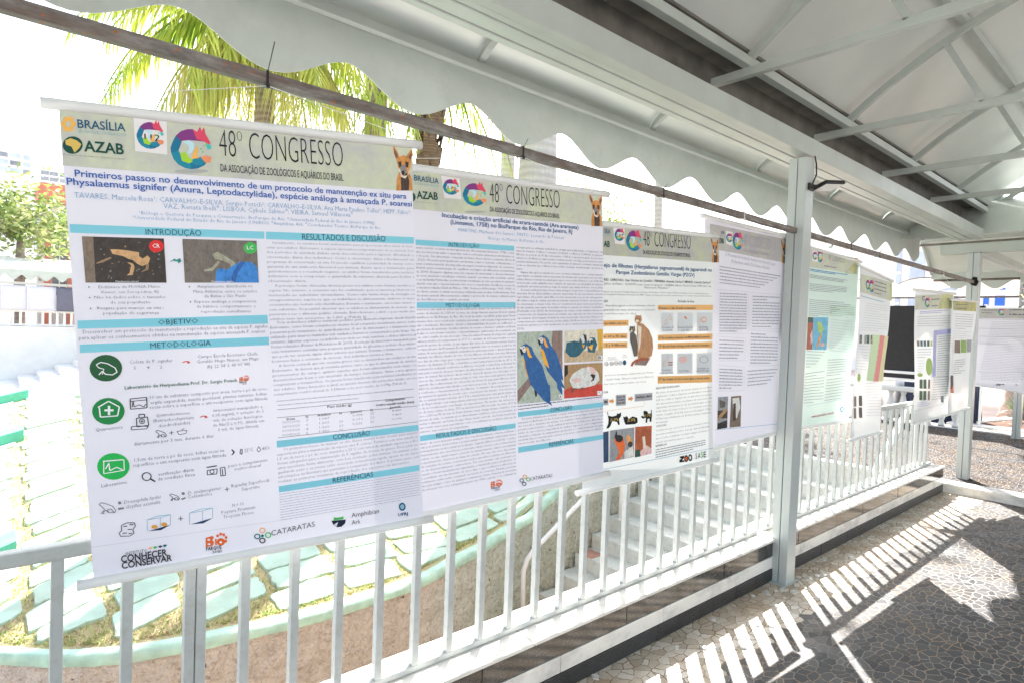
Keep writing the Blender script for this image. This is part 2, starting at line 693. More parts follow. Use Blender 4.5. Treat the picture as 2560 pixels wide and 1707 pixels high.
for a, b in zip([CY0] + TY, TY + [CY1]):
    if b - a > .05:
        sheet_arc(a + .002, b - .002, RA + .072, .003, 'vault_sheet', 'sheet', can)
for y in TY:
    MB().box((-1.93, y - .02, 2.752), (2.3, y + .02, 2.796)).build('tie_bar', 'paint', can, bevel=.003)
    mm = MB()
    n = 28
    a0, a1 = math.asin((-1.60 - XC) / RA), math.asin((2.0 - XC) / RA)
    P_ = []
    for i in range(n + 1):
        a = a0 + (a1 - a0) * i / n
        P_.append([(XC + rr * math.sin(a), y + dy, ZC + rr * math.cos(a)) for rr, dy in ((RA - .02, -.015), (RA - .02, .015), (RA + .02, .015), (RA + .02, -.015))])
    for p, q in zip(P_, P_[1:]):
        for k in range(4):
            mm.face((p[k], p[(k + 1) % 4], q[(k + 1) % 4], q[k]))
    mm.build('rib', 'paint', can)
    for sx in (-1, 1):
        MB().bar((XC + sx * 1.28, y, 3.165), (XC + sx * 1.09, y, 2.79), .03, .04, (0, 1, 0)).build('strut', 'paint', can)
for x in (-1.0, .2, 1.4):
    z = arc(RA + .045, x)
    MB().box((x - .02, CY0, z - .025), (x + .02, CY1, z + .022)).build('purlin', 'paint', can, bevel=.003)
# right hand beam and columns
MB().box((1.97, CY0, 2.483), (2.15, BE, 2.80)).build('side_beam', 'paint', can, bevel=.004)
for y in (-.47, 3.504, 7.46):
    column(y, 2.0, 2.1, 2.48)
# awning sheet, its ribs and the scalloped valance
AX0, AX1 = -2.245, -1.818


def awn(t, lift=0.0):
    # quarter-ellipse from valance bar up to the gutter
    a = t * math.pi / 2
    return (AX0 + (AX1 - AX0) * (1 - math.cos(a)), 2.632 + (2.80 - 2.632) * math.sin(a) + lift)


ay = [CY0] + AY + [CY1]
for a, b in zip(ay, ay[1:]):
    mm = grid_mb(8, 10, lambda u, v, a=a, b=b: (awn(u)[0], a + .002 + (b - a - .004) * v, awn(u)[1] + .012 * math.sin(math.pi * v) * math.sin(math.pi * u)))
    mm.build('awning_sheet', 'sheet', can, smooth=True)
for y in AY:
    mm = MB()
    P_ = []
    for i in range(9):
        x, z = awn(i / 8, -.006)
        P_.append([(x, y - .017, z - .035), (x, y + .017, z - .035), (x + .004, y + .017, z), (x + .004, y - .017, z)])
    for p, q in zip(P_, P_[1:]):
        for k in range(4):
            mm.face((p[k], p[(k + 1) % 4], q[(k + 1) % 4], q[k]))
    mm.build('awning_rib', 'paint', can)
MB().box((-2.246, CY0, 2.592), (-2.212, CY1, 2.632)).build('valance_bar', 'paint', can, bevel=.003)


def valance_mesh(f, y0, y1, top, lowz, highz, per, ph, name, mat, par, thick=.004):
    """scalloped strip; f(s, z, side) -> point"""
    mm = MB()
    n = int((y1 - y0) / .03)
    prof = []
    for i in range(n + 1):
        y = y0 + (y1 - y0) * i / n
        c = math.cos(2 * math.pi * (y - ph) / per)
        w = (c + 1) / 2                       # 1 at the low lobe
        w = w ** .86
        prof.append((y, highz + (lowz - highz) * w))
    for (ya, za), (yb, zb) in zip(prof, prof[1:]):
        zt = top
        a = [f(ya, zt, 0), f(yb, zt, 0), f(yb, zb, 0), f(ya, za, 0)]
        b = [f(ya, zt, thick), f(yb, zt, thick), f(yb, zb, thick), f(ya, za, thick)]
        mm.face(a)
        mm.face(b[::-1])
        mm.face((a[3], a[2], b[2], b[3]))
    return mm.build(name, mat, par)


valance_mesh(lambda y, z, t: (-2.250 - t + .004 * math.sin(y * 9), y, z), CY0, CY1, 2.628, 2.332, 2.450, .596, .752, 'valance', 'valance', can)
# arched end plate of the awning
mm = MB()
pts = [(AX1, CY1, 2.60)] + [(AX0, CY1, 2.60)] + [(awn(i / 8)[0], CY1, awn(i / 8)[1]) for i in range(9)]
mm.face(pts)
mm.face([(x, y + .004, z) for x, y, z in pts][::-1])
mm.build('end_plate', 'valance', can)

# ================================================================== pipes the posters hang from
for a, b, lab in ((-.36, 3.502, 'rusty square steel pipe running above the four nearest posters'), (3.614, 7.458, 'thin rusty steel pipe beyond the seamed white column')):
    o = MB().box((-1.616, a, 2.036), (-1.585, b, 2.067)).build('hanging_pipe', 'rusty', bevel=.003)
    tag(o, lab, 'pipe', 'rusty pipes under the canopy edge')
mm = MB()
n = 14
rh = random.Random(2)
ring_ = [(-1.585 + .033 * math.cos(2 * math.pi * i / n) * rh.uniform(.8, 1.15), 7.4585, 2.052 + .05 * math.sin(2 * math.pi * i / n) * rh.uniform(.8, 1.2)) for i in range(n)]
mm.face(ring_[::-1])
mm.build('burnt_patch', 'burnt', can)

# cable ties round the pipe and the strings they hold
TIES = [(.522, 'black_plastic', 'black cable tie on the pipe above the poster numbered 112', .075),
        (1.388, 'black_plastic', 'black cable tie on the pipe above the poster numbered 140', .03),
        (2.207, 'black_plastic', 'dark cable tie beside peeling paint above the poster numbered 167', .02),
        (2.90, 'string', 'white cable tie on the pipe close to the seamed column', .03),
        (4.30, 'black_plastic', 'dark cable tie on the pipe above the mint green poster', .02),
        (4.82, 'black_plastic', 'dark cable tie above the poster with red and yellow table', .02),
        (6.40, 'string', 'pale cable tie above the poster with lilac bracket', .02)]
for y, mat, lab, tail in TIES:
    mm = MB()
    w = .0028
    mm.box((-1.5845, y - w, 2.0345), (-1.5825, y + w, 2.0685))
    mm.box((-1.6185, y - w, 2.0345), (-1.6165, y + w, 2.0685))
    mm.box((-1.6185, y - w, 2.0675), (-1.5825, y + w, 2.0695))
    mm.box((-1.6185, y - w, 2.0335), (-1.5825, y + w, 2.0355))
    mm.box((-1.5865, y - .004, 2.024), (-1.5785, y + .004, 2.034))
    mm.bar((-1.583, y, 2.066), (-1.575, y + .012, 2.066 + tail), .0045, .0015)
    tag(mm.build('cable_tie', mat), lab, 'cable tie', 'cable ties on the hanging pipes')

# ================================================================== flood light on the column
fl = thing('flood_light', 'small black LED flood light clamped to the seamed column', 'flood light', (-1.55, 3.56, 2.32))
c0 = Vector((-1.497, 3.675, 2.325))
axx = Vector((.35, 1, .10)).normalized()
axz = Vector((-.25, .0, 1)).normalized()
axy = axz.cross(axx).normalized()
axz = axx.cross(axy).normalized()


def obox(c, ax, ay_, az, sx, sy, sz):
    mm = MB()
    mm.box((-sx / 2, -sy / 2, -sz / 2), (sx / 2, sy / 2, sz / 2))
    mm.v = [tuple(Vector(c) + ax * p[0] + ay_ * p[1] + az * p[2]) for p in mm.v]
    return mm


obox(c0, axx, axy, axz, .15, .11, .022).build('housing', 'black_plastic', fl, bevel=.006)
obox(c0 - axz * .0125, axx, axy, axz, .128, .088, .005).build('lens', 'lens', fl, bevel=.003)
MB().bar((-1.55, 3.57, 2.312), c0 - axx * .06, .018, .010).build('bracket', 'black_plastic', fl)
MB().box((-1.552, 3.53, 2.285), (-1.538, 3.59, 2.325)).build('mounting_plate', 'black_plastic', fl, bevel=.003)
MB().tube([(-1.545, 3.575, 2.32), (-1.535, 3.60, 2.38), (-1.542, 3.612, 2.44), (-1.548, 3.60, 2.49)], .004, 6).build('power_cable', 'black_plastic', fl, smooth=True)

# ================================================================== stairs going down on the far side of the railing
stair = thing('staircase', 'pale concrete staircase leading down behind the white railing', 'stairs', (-3.2, 5.5, -.9))
NST = 11
for k in range(NST):
    y1 = 7.05 - .28 * k
    z = -.16 * (k + 1)
    mm = MB().box((-4.66, y1 - .28, z - .30), (-1.888, y1 - .002, z))
    mm.build('step', 'stair', stair, bevel=.006)
    if k in (6, 8, 9):
        MB().box((-4.64 + .06 * (k % 3), y1 - .27, z), (-4.42 + .05 * (k % 2), y1 - .06, z + .004)).build('worn_patch', 'terracotta', stair)
# handrails
hr = thing('handrail', 'white tube handrail running down along the roughcast wall', 'handrail', (-4.5, 5, -1))
pts = [(-4.5, 4.17, -1.66), (-4.5, 4.15, -1.06), (-4.5, 4.20, -.94), (-4.5, 4.30, -.86), (-4.5, 7.3, .86), (-4.5, 7.45, .90), (-4.5, 7.9, .90)]
MB().tube(pts, .026, 12).build('top_tube', 'white', hr, smooth=True)
for y, z0, z1 in ((5.68, -.80, -.08), (7.3, .05, .85)):
    MB().tube([(-4.5, y, z0), (-4.5, y, z1)], .024, 12).build('post', 'white', hr, smooth=True)
    MB().tube([(-4.5, y, z0), (-4.5, y, z0 + .012)], .05, 14).build('base_flange', 'white', hr, smooth=True)
h2 = thing('handrail', 'white tube handrail climbing beside the railing at the top of the stairs', 'handrail', (-2.0, 6.6, .3))
MB().tube([(-2.0, 5.2, -.36), (-2.0, 6.2, .19), (-2.0, 7.0, .68), (-2.0, 7.15, .74), (-2.0, 7.5, .74)], .028, 12).build('top_tube', 'white', h2, smooth=True)
for y, z0, z1 in ((5.5, -.96, -.2), (7.4, .05, .73)):
    MB().tube([(-2.0, y, z0), (-2.0, y, z1)], .024, 12).build('post', 'white', h2, smooth=True)

# ================================================================== roughcast retaining wall with its mint coping
WPTS = [(-9.5, -5.5), (-7.0, -3.0), (-5.75, -1.3), (-5.25, -.55), (-4.86, .03), (-4.58, .35), (-4.39, .70), (-4.27, 1.2), (-4.19, 1.9), (-4.24, 2.7), (-4.40, 3.2), (-4.56, 3.75), (-4.68, 4.4), (-4.69, 5.0), (-4.69, 6.3), (-4.69, 7.05), (-4.69, 11)]


def spline(pts, n=8):
    out = []
    for i in range(len(pts) - 1):
        p0 = Vector((*pts[max(0, i - 1)], 0))
        p1 = Vector((*pts[i], 0))
        p2 = Vector((*pts[i + 1], 0))
        p3 = Vector((*pts[min(len(pts) - 1, i + 2)], 0))
        for k in range(n):
            t = k / n
            out.append(.5 * ((2 * p1) + (p2 - p0) * t + (2 * p0 - 5 * p1 + 4 * p2 - p3) * t * t + (3 * p1 - p0 - 3 * p2 + p3) * t ** 3))
    out.append(Vector((*pts[-1], 0)))
    return out


WL = spline(WPTS)


def wtop(y):
    if y < 3.6:
        return -.70
    if y < 4.4:
        return -.70 + .12 * (y - 3.6) / .8
    return min(.32, -.58 + (y - 4.4) * .52)


def wall_x(y):
    for a, b in zip(WL, WL[1:]):
        if a.y <= y <= b.y and b.y > a.y:
            return a.x + (b.x - a.x) * (y - a.y) / (b.y - a.y)
    return WL[0].x if y < WL[0].y else WL[-1].x


ret = thing('retaining_wall', 'curved roughcast retaining wall with mint green coping below the paved bank', 'wall', (-4.5, 2, -1.75))
from mathutils import noise as mnoise
WF = spline(WPTS, 1)
WF = []
for a_, b_ in zip(WL, WL[1:]):
    k = max(1, int((b_ - a_).length / .028)) if -1 < a_.y < 6.5 else 1
    WF += [a_ + (b_ - a_) * i / k for i in range(k)]
WF.append(WL[-1])
mm = MB()
nz = 52
rows = []
for p in WF:
    zt = wtop(p.y) - .055
    zb = max(-1.85, zt - 1.2)
    row = []
    for j in range(nz + 1):
        z = zb + (zt - zb) * j / nz
        q = Vector((p.x, p.y, z))
        h = mnoise.noise(q * 17) * .016 + mnoise.noise(q * 38) * .009 + abs(mnoise.noise(q * 7)) * .02
        row.append((p.x + h, p.y + h * .2, z))
    rows.append(row + [(p.x - .3, p.y, zt), (p.x - .3, p.y, -1.85)])
for r_ in rows:
    mm.v += r_
W_ = len(rows[0])
for i in range(len(rows) - 1):
    for j in range(W_ - 1):
        a = i * W_ + j
        mm.f.append((a, a + W_, a + W_ + 1, a + 1))
        mm.mi.append(0)
mm.build('roughcast_face', 'roughcast', ret, smooth=True)
mm = MB()
rc = random.Random(8)
rows = []
for p in WL:
    z = wtop(p.y)
    j = rc.uniform(-.006, .006)
    rows.append([(p.x + .022 + j, p.y, z - .065 + j), (p.x + .028 + j, p.y, z - .03), (p.x + .012, p.y, z + .002), (p.x - .02, p.y, z + .010), (p.x - .085 + j, p.y, z + .006), (p.x - .105, p.y, z - .06)])
for r_ in rows:
    mm.v += r_
for i in range(len(rows) - 1):
    for j in range(5):
        a = i * 6 + j
        mm.f.append((a, a + 6, a + 7, a + 1))
        mm.mi.append(0)
mm.build('coping', 'coping', ret, smooth=True)

# ================================================================== paved bank behind it


def bank_z(x, y):
    d = max(0, wall_x(y) - x)
    z0 = wtop(y) - .02
    if d < 6.2:
        return z0 + .15 * d
    return z0 + .15 * 6.2 - .12 * (d - 6.2)


mm = grid_mb(40, 70, lambda u, v: (lambda y: (lambda x: (x, y, bank_z(x, y)))(wall_x(y) - .10 - (u ** 1.4) * 13))(-5.4 + 16.2 * v))
structure(mm.build('paved_bank', 'bank', smooth=True))


def row_x(r, y):
    """|x| of row line r at y: rows curve away from us to the right"""
    yy = min(y, 2.5) - .25
    c = .50 * yy - .111 * yy * yy
    return 4.40 + .285 * r * (1 - .006 * r) + c


def col_y(c, ax):
    base = [-3.3, -2.75, -2.2, -1.6, -1.05, -.52, -.14, .19, .64, 1.14, 1.70, 2.28, 2.88, 3.5, 4.15, 4.8, 5.5, 6.2][c]
    return base * (1 + .075 * (ax - 5.2))


rp = random.Random(21)
pav = MB()
PAVED = []
for r in range(-3, 26):
    for c in range(17):
        q = []
        ax0 = row_x(r + .5, col_y(c, 5.5))
        g = .012 + rp.uniform(0, .010)
        gy = .028 + rp.uniform(0, .016)
        ok = True
        for (dr, dc, sx, sy) in ((0, 0, 1, 1), (0, 1, 1, -1), (1, 1, -1, -1), (1, 0, -1, 1)):
            yv = col_y(c + dc, ax0) + sy * gy * (1.0 + .04 * r) + rp.uniform(-.014, .014) + (.03 if r % 2 else -.02)
            axv = row_x(r + dr, yv) + sx * g + rp.uniform(-.012, .012)
            q.append([-axv, yv])
        for p in q:
            lim = wall_x(p[1]) - .145
            p[0] = min(p[0], lim)
        if min(abs(q[0][0] - q[3][0]), abs(q[1][0] - q[2][0])) < .05 or abs(q[0][0] - q[3][0]) + abs(q[1][0] - q[2][0]) < .16:
            continue
        if max(-p[0] for p in q) > 11.4:
            continue
        PAVED.append(q)
        h = .018 + rp.uniform(-.004, .006)
        # rounded corners and a chipped, wavering outline
        pts = []
        for k in range(4):
            b, d = Vector(q[k]), Vector(q[(k + 1) % 4])
            e_ = d - b
            L = e_.length
            nrm = Vector((-e_.y, e_.x)) / max(L, 1e-6)
            ct = min(.022, L * .25) / max(L, 1e-6)
            m_ = 7 if L > .3 else 4
            for i in range(m_ + 1):
                t_ = ct + (1 - 2 * ct) * i / m_
                pts.append(b + e_ * t_ + nrm * (rp.gauss(0, .0045) + (-.012 if rp.random() < .05 else 0)) * (1 if nrm.dot(Vector((sum(p[0] for p in q) / 4, sum(p[1] for p in q) / 4)) - b) > 0 else -1))
        NP = len(pts)
        cx = sum((p for p in pts), Vector((0, 0))) / NP
        top = [(p.x, p.y, bank_z(p.x, p.y) + h) for p in pts]
        low = [((p - cx).x * 1.03 + cx.x, (p - cx).y * 1.03 + cx.y, bank_z(p.x, p.y) - .03) for p in pts]
        mid = [((p - cx).x * 1.015 + cx.x, (p - cx).y * 1.015 + cx.y, bank_z(p.x, p.y) + h - .008) for p in pts]
        pav.face(top[::-1])
        for k in range(NP):
            pav.face((mid[k], mid[(k + 1) % NP], top[(k + 1) % NP], top[k])[::-1])
            pav.face((low[k], low[(k + 1) % NP], mid[(k + 1) % NP], mid[k])[::-1])
structure(pav.build('paving_slabs', 'mint'))
# short green risers let into the bank on the left
mm = MB()
for ax, y1 in ((6.15, .17), (8.9, .30), (10.6, .40)):
    n = 8
    for i in range(n):
        ya, yb = -2.4 + (y1 + 2.4) * i / n, -2.4 + (y1 + 2.4) * (i + 1) / n
        f = lambda y: -ax - .5 * (y - .2)
        P8 = []
        for y in (ya, yb):
            x = f(y)
            z = bank_z(x, y)
            P8.append([(x + .05, y, z - .02), (x + .03, y, z + .12), (x - .28, y, z + .125), (x - .30, y, z - .02)])
        for k in range(3):
            mm.face((P8[0][k], P8[1][k], P8[1][k + 1], P8[0][k + 1]))
    x = f(y1)
    z = bank_z(x, y1)
    mm.face([(x + .05, y1, z - .02), (x + .03, y1, z + .12), (x - .28, y1, z + .125), (x - .30, y1, z - .02)])
structure(mm.build('bank_risers', 'teal'))


def inside(q, x, y):
    s = None
    for k in range(4):
        a, b = q[k], q[(k + 1) % 4]
        c = (b[0] - a[0]) * (y - a[1]) - (b[1] - a[1]) * (x - a[0])
        if s is None:
            s = c > 0
        elif (c > 0) != s:
            return False
    return True


cells = {}
for q in PAVED:
    xs = [p[0] for p in q]
    ysq = [p[1] for p in q]
    for ix in range(int(math.floor(min(xs) * 2)), int(math.floor(max(xs) * 2)) + 1):
        for iy in range(int(math.floor(min(ysq) * 2)), int(math.floor(max(ysq) * 2)) + 1):
            cells.setdefault((ix, iy), []).append(q)
gr = MB()
rg = random.Random(4)
cnt = 0
while cnt < 17000:
    y = rg.uniform(-1.2, 5.5)
    d = .14 + rg.random() ** 1.6 * 5.5
    x = wall_x(y) - d
    if any(inside(q, x, y) for q in cells.get((int(math.floor(x * 2)), int(math.floor(y * 2))), ())):
        continue
    z = bank_z(x, y)
    a = rg.uniform(0, 6.283)
    L = rg.uniform(.012, .045)
    w = rg.uniform(.002, .005)
    dx, dy = math.cos(a), math.sin(a)
    lean = rg.uniform(.3, 1.6)
    gr.face(((x - dy * w, y + dx * w, z), (x + dy * w, y - dx * w, z), (x + dx * L * lean, y + dy * L * lean, z + L)))
    cnt += 1
tag(gr.build('joint_grass', 'grassblade'), 'dry yellow green grass growing in the joints of the paved bank', 'grass', kind='stuff')

# loose chips of paving stone along the foot of the wall
ch = MB()
rch = random.Random(17)
for i in range(46):
    near = rch.random() < .35
    x = rch.uniform(-1.62, -1.35) if not near else rch.uniform(-1.60, -1.45)
    y = rch.uniform(1.6, 6.6) if not near else rch.uniform(3.25, 3.95)
    a, r0 = rch.uniform(0, 6.28), rch.uniform(.008, .022)
    if -1.66 < x < -1.54 and 3.49 < y < 3.63:
        continue
    n = rch.choice((4, 5))
    base = [(x + r0 * rch.uniform(.6, 1.2) * math.cos(a + 6.283 * k / n), y + r0 * rch.uniform(.6, 1.2) * math.sin(a + 6.283 * k / n)) for k in range(n)]
    h = rch.uniform(.004, .010)
    ch.face([(p[0], p[1], h + rch.uniform(0, .004)) for p in base])
    for k in range(n):
        p, q = base[k], base[(k + 1) % n]
        ch.face(((p[0], p[1], .0005), (q[0], q[1], .0005), (q[0], q[1], h), (p[0], p[1], h)))
tag(ch.build('stone_chips', 'marble'), 'loose pale stone chips scattered along the foot of the striped wall', 'stone chips', kind='stuff')
POSTERS = [
 dict(corners=[(-1.712, 0.11, 1.907), (-1.56, 0.928, 1.969), (-1.56, 1.012, 0.842), (-1.712, 0.191, 0.803)],umin=0,items=[
('header_print',[
('q',[(0,0),(10000,0),(10033,1207),(-11,1211)],'band',1),
]),
('header_text',[
('t','BRASÍLIA',384,428,1489,409,164,'navyteal','b'),
('t','ZOOLÓGICO',383,526,1506,512,62,'skyteal'),
]),
('zoo_logo',[
('e',(292,362),(60,-5),(-4,56),'amber',2),
('e',(229,464),(59,-6),(-4,55),'amber',2),
('e',(118,473),(59,-5),(-4,56),'amber',2),
('e',(71,382),(59,-5),(-4,56),'amber',2),
('e',(134,282),(59,-6),(-5,55),'amber',2),
('e',(245,271),(59,-5),(-5,56),'amber',2),
('e',(244,787),(224,-18),(-14,177),'darkgreen',2),
('p',[(85,708),(210,652),(346,687),(438,756),(386,838),(273,939),(243,879),(214,820),(96,790)],'gold',3),
]),
('header_text',[
('t','AZAB',493,891,1415,888,209,'darkgreen','bb'),
('t','Associação de Zoológicos e Aquários do Brasil',17,1004,1425,996,32,'greyink'),
]),
('number_card',[
('q',[(1698,98),(2516,93),(2479,816),(1689,801)],'card',4),
('L',(2083,438),(339,-11),(-22,286),5),
('t','112',1934,541,2317,535,123,'black','b'),
]),
('header_print',[
('e',(3083,1128),(452,-30),(-3,47),'bandshade',2),
]),
('congress_logo',[
('L',(3110,643),(540,-15),(-32,442),2),
]),
('header_text',[
('t','48º CONGRESSO',3861,744,7573,749,599,'ink','n'),
('t','DA ASSOCIAÇÃO DE ZOOLÓGICOS E AQUÁRIOS DO BRASIL',3863,1084,7555,1082,161,'ink','n2'),
]),
('wolf_picture',[
('W',(9313,73),(740,-48),(-56,1155),2),
]),
('title_text',[
('t','Primeiros passos no desenvolvimento de um protocolo de manutenção ex situ para',243,1420,9744,1412,136,'title','b'),
('t','Physalaemus signifer (Anura, Leptodactylidae), espécie análoga à ameaçada P. soaresi',51,1594,9940,1605,136,'title','b'),
('t','TAVARES, Marcela Rosa¹; CARVALHO-E-SILVA, Sergio Potsch²; CARVALHO-E-SILVA, Ana Maria Paulino Telles³; HEPP, Fábio²;',199,1851,9896,1810,111,'author'),
('t','VAZ, Renata Ibelli⁴; LISBOA, Cybele Sabino⁴; VIEIRA, Samuel Villanova⁵',2302,1972,7817,1954,107,'author'),
('t','¹Bióloga e Gestora de Pesquisa e Conservação, BioParque do Rio, ²Universidade Federal do Rio de Janeiro (UFRJ);',1694,2130,8585,2107,73,'author'),
('t','³Universidade Federal do Estado do Rio de Janeiro (UNIRIO); ⁴Amphibian Ark, ⁵Coordenador Técnico, BioParque do Rio',1525,2235,8761,2224,73,'author'),
]),
('section_bar',[
('q',[(49,2391),(5013,2397),(5002,2562),(43,2570)],'bar',1),
]),
('body_text',[
('t','INTRODUÇÃO',1815,2556,3239,2543,123,'barink'),
]),
('section_bar',[
('q',[(5062,2395),(9987,2389),(9979,2560),(5051,2570)],'bar',1),
]),
('body_text',[
('t','RESULTADOS E DISCUSSÃO',6147,2558,8929,2528,139,'barink'),
]),
('frog_photo',[
('q',[(300,2635),(2260,2629),(2260,3590),(311,3591)],'frogbg',1),
('q',[(300,2635),(559,2634),(544,3591),(311,3591)],'bark',2),
('e',(1590,3304),(29,-1),(-2,19),'bark',2),
('e',(1921,3329),(17,0),(-1,7),'frogtan2',2),
('e',(848,3092),(17,-1),(-1,13),'frogtan2',2),
('e',(719,2892),(17,0),(-2,18),'greyink',2),
('e',(895,3355),(14,0),(-1,15),'frogtan2',2),
('e',(844,3497),(11,0),(-1,16),'frogtan2',2),
('e',(2001,2925),(34,-1),(-1,14),'frogtan2',2),
('e',(917,3493),(15,0),(-2,19),'greyink',2),
('e',(1128,3000),(15,0),(-1,8),'bark',2),
('e',(1148,3369),(24,0),(-1,15),'wolfdk',2),
('e',(787,3001),(17,0),(-1,16),'frogtan2',2),
('e',(1378,3275),(13,0),(-1,20),'bark',2),
('e',(2116,2979),(21,0),(-1,14),'greyink',2),
('e',(1214,3175),(11,0),(0,7),'frogtan2',2),
('e',(1578,3479),(14,-1),(-1,9),'greyink',2),
('e',(1196,2994),(23,-1),(-2,16),'bark',2),
('e',(1537,3336),(20,0),(-1,11),'greyink',2),
('e',(2127,2758),(19,0),(-1,15),'frogtan2',2),
('e',(1153,3456),(24,0),(0,11),'wolfdk',2),
('e',(1111,3355),(25,-1),(-1,16),'wolfdk',2),
('e',(2202,2815),(13,-1),(-2,19),'greyink',2),
('e',(713,3311),(18,0),(-1,10),'greyink',2),
('e',(863,3502),(25,0),(-1,17),'wolfdk',2),
('e',(1958,2795),(28,-1),(-2,19),'greyink',2),
('e',(841,3064),(14,0),(-1,17),'wolfdk',2),
('e',(861,3456),(24,0),(-1,9),'greyink',2),
('e',(2112,3254),(20,0),(0,11),'greyink',2),
('e',(1297,2823),(20,-1),(-1,19),'frogtan2',2),
('e',(1611,3104),(19,0),(0,8),'wolfdk',2),
('e',(1439,3147),(23,0),(-1,7),'wolfdk',2),
('e',(1704,3239),(29,-1),(-1,11),'wolfdk',2),
('e',(1945,2906),(34,-1),(-2,16),'wolfdk',2),
('e',(1641,3171),(11,0),(-1,14),'wolfdk',2),
('e',(1173,2928),(18,0),(-1,13),'wolfdk',2),
('e',(1183,3228),(27,0),(-2,18),'wolfdk',2),
('e',(2085,2826),(32,0),(-1,13),'wolfdk',2),
('e',(2117,3112),(24,0),(0,9),'wolfdk',2),
('e',(2090,3079),(28,-1),(-1,16),'greyink',2),
('e',(914,3341),(24,0),(-1,16),'greyink',2),
('e',(1121,3155),(31,0),(0,10),'bark',2),
('e',(961,3185),(25,-1),(0,8),'frogtan2',2),
('e',(1645,2729),(23,0),(0,10),'bark',2),
('e',(2042,2776),(34,0),(-1,13),'bark',2),
('e',(1302,2989),(26,-1),(-1,7),'frogtan2',2),
('e',(1004,3440),(11,0),(-1,12),'wolfdk',2),
('e',(1939,3404),(28,-1),(-1,14),'bark',2),
('p',[(936,2890),(983,2986),(1238,3029),(1491,3156),(1674,3236),(1831,3184),(1886,3068),(1825,3003),(1706,3071),(1614,3023),(1621,2941),(1322,2905),(1101,2886)],'frogtan',3),
('p',[(923,3051),(793,3095),(606,3168),(586,3200),(751,3166),(958,3073)],'frogtan2',3),
('p',[(1322,3158),(1410,3222),(1360,3386),(1282,3436),(1433,3425),(1491,3254),(1452,3173)],'frogtan',4),
('p',[(1793,3185),(1746,3301),(1626,3368),(1821,3316),(1849,3201)],'frogtan2',4),
('p',[(1163,3047),(1457,3107),(1599,3220),(1451,3189),(1305,3126)],'black',4),
('e',(2060,2800),(184,-4),(-10,133),'red',4),
('t','CR',1961,2835,2147,2835,86,'white','b'),
('t','Physalaemus soaresi',1011,3577,1561,3575,29,'white','b'),
]),
('print',[
('p',[(2360,3144),(2504,3058),(2542,3091),(2645,3046),(2680,3116),(2596,3168),(2579,3127),(2461,3109)],'arrow',2),
]),
('frog_photo_two',[
('q',[(2735,2623),(4774,2614),(4778,3585),(2734,3589)],'frogbg2',1),
('l',[(2752,2666),(4776,2653)],8.5,'bark',2),
('l',[(2753,2708),(4776,2695)],8.5,'bark',2),
('l',[(2753,2750),(4776,2737)],8.5,'bark',2),
('l',[(2753,2792),(4777,2779)],8.25,'bark',2),
('l',[(2753,2833),(4777,2822)],8.5,'bark',2),
('l',[(2753,2875),(4778,2864)],8.5,'bark',2),
('l',[(2754,2917),(4778,2906)],8.5,'bark',2),
('l',[(2754,2959),(4778,2948)],8.5,'bark',2),
('l',[(2754,3001),(4779,2990)],8.25,'bark',2),
('l',[(2754,3043),(4779,3033)],8.25,'bark',2),
('l',[(2754,3084),(4780,3075)],8.5,'bark',2),
('l',[(2755,3126),(4780,3117)],8.5,'bark',2),
('l',[(2755,3168),(4780,3160)],8.5,'bark',2),
('l',[(2755,3210),(4781,3202)],8.5,'bark',2),
('l',[(2755,3252),(4781,3244)],8.5,'bark',2),
('l',[(2756,3294),(4782,3287)],8.5,'bark',2),
('l',[(2756,3336),(4782,3329)],8.5,'bark',2),
('l',[(2756,3378),(4782,3372)],8.5,'bark',2),
('l',[(2756,3420),(4783,3414)],8.5,'bark',2),
('l',[(2756,3462),(4783,3457)],8.5,'bark',2),
('l',[(2757,3504),(4784,3499)],8.5,'bark',2),
('l',[(2757,3546),(4784,3542)],8.5,'bark',2),
('p',[(3511,2939),(3661,2891),(3867,2984),(4115,3120),(4147,3277),(4036,3331),(3983,3156),(3775,3090),(3566,3058)],'frogpale',3),
('p',[(3648,3092),(3469,3249),(3257,3303),(3276,3337),(3506,3318),(3709,3125)],'frogpale',3),
('p',[(3551,3587),(3591,3300),(3742,3257),(3910,3297),(4000,3226),(4289,3100),(4595,3113),(4744,3218),(4778,3585)],'glove',4),
('p',[(3976,3587),(4058,3330),(4289,3100),(4420,3105),(4185,3364),(4092,3586)],'glove2',5),
('e',(4581,2785),(195,-4),(-8,134),'lcgreen',5),
('t','LC',4482,2822,4667,2818,85,'white','b'),
('t','Physalaemus signifer',3446,3577,4063,3576,32,'white','b'),
]),
('body_text',[
('t','Endêmica da FLONA Mário',599,3713,2095,3704,59,'body'),
('t','Xavier, em Seropédica, RJ',637,3819,2036,3815,59,'body'),
('t','Não há dados sobre o tamanho',485,3928,2211,3929,60,'body'),
('t','de sua população',854,4037,1829,4037,59,'body'),
('t','Resgate para manejo ex situ -',535,4154,2159,4164,59,'body'),
('t','população de segurança',664,4262,2021,4274,60,'body'),
('t','Amplamente distribuída na',3052,3705,4580,3696,62,'body'),
('t','Mata Atlântica, entre os estados',2942,3818,4705,3814,63,'body'),
('t','da Bahia e São Paulo',3227,3922,4389,3919,63,'body'),
('t','Espécie análoga e congenérica,',2959,4041,4690,4046,63,'body'),
('t','de hábitos, comportamento e',3004,4151,4647,4160,63,'body'),
('t','reprodução semelhantes',3120,4266,4498,4276,63,'body'),
('e',(379,3684),(18,0),(-2,16),'body',2),
('e',(379,3905),(18,0),(-1,16),'body',2),
('e',(382,4135),(18,1),(-1,17),'body',2),
('e',(2845,3681),(21,0),(-1,17),'body',2),
('e',(2850,4016),(20,0),(-1,17),'body',2),
]),
('section_bar',[
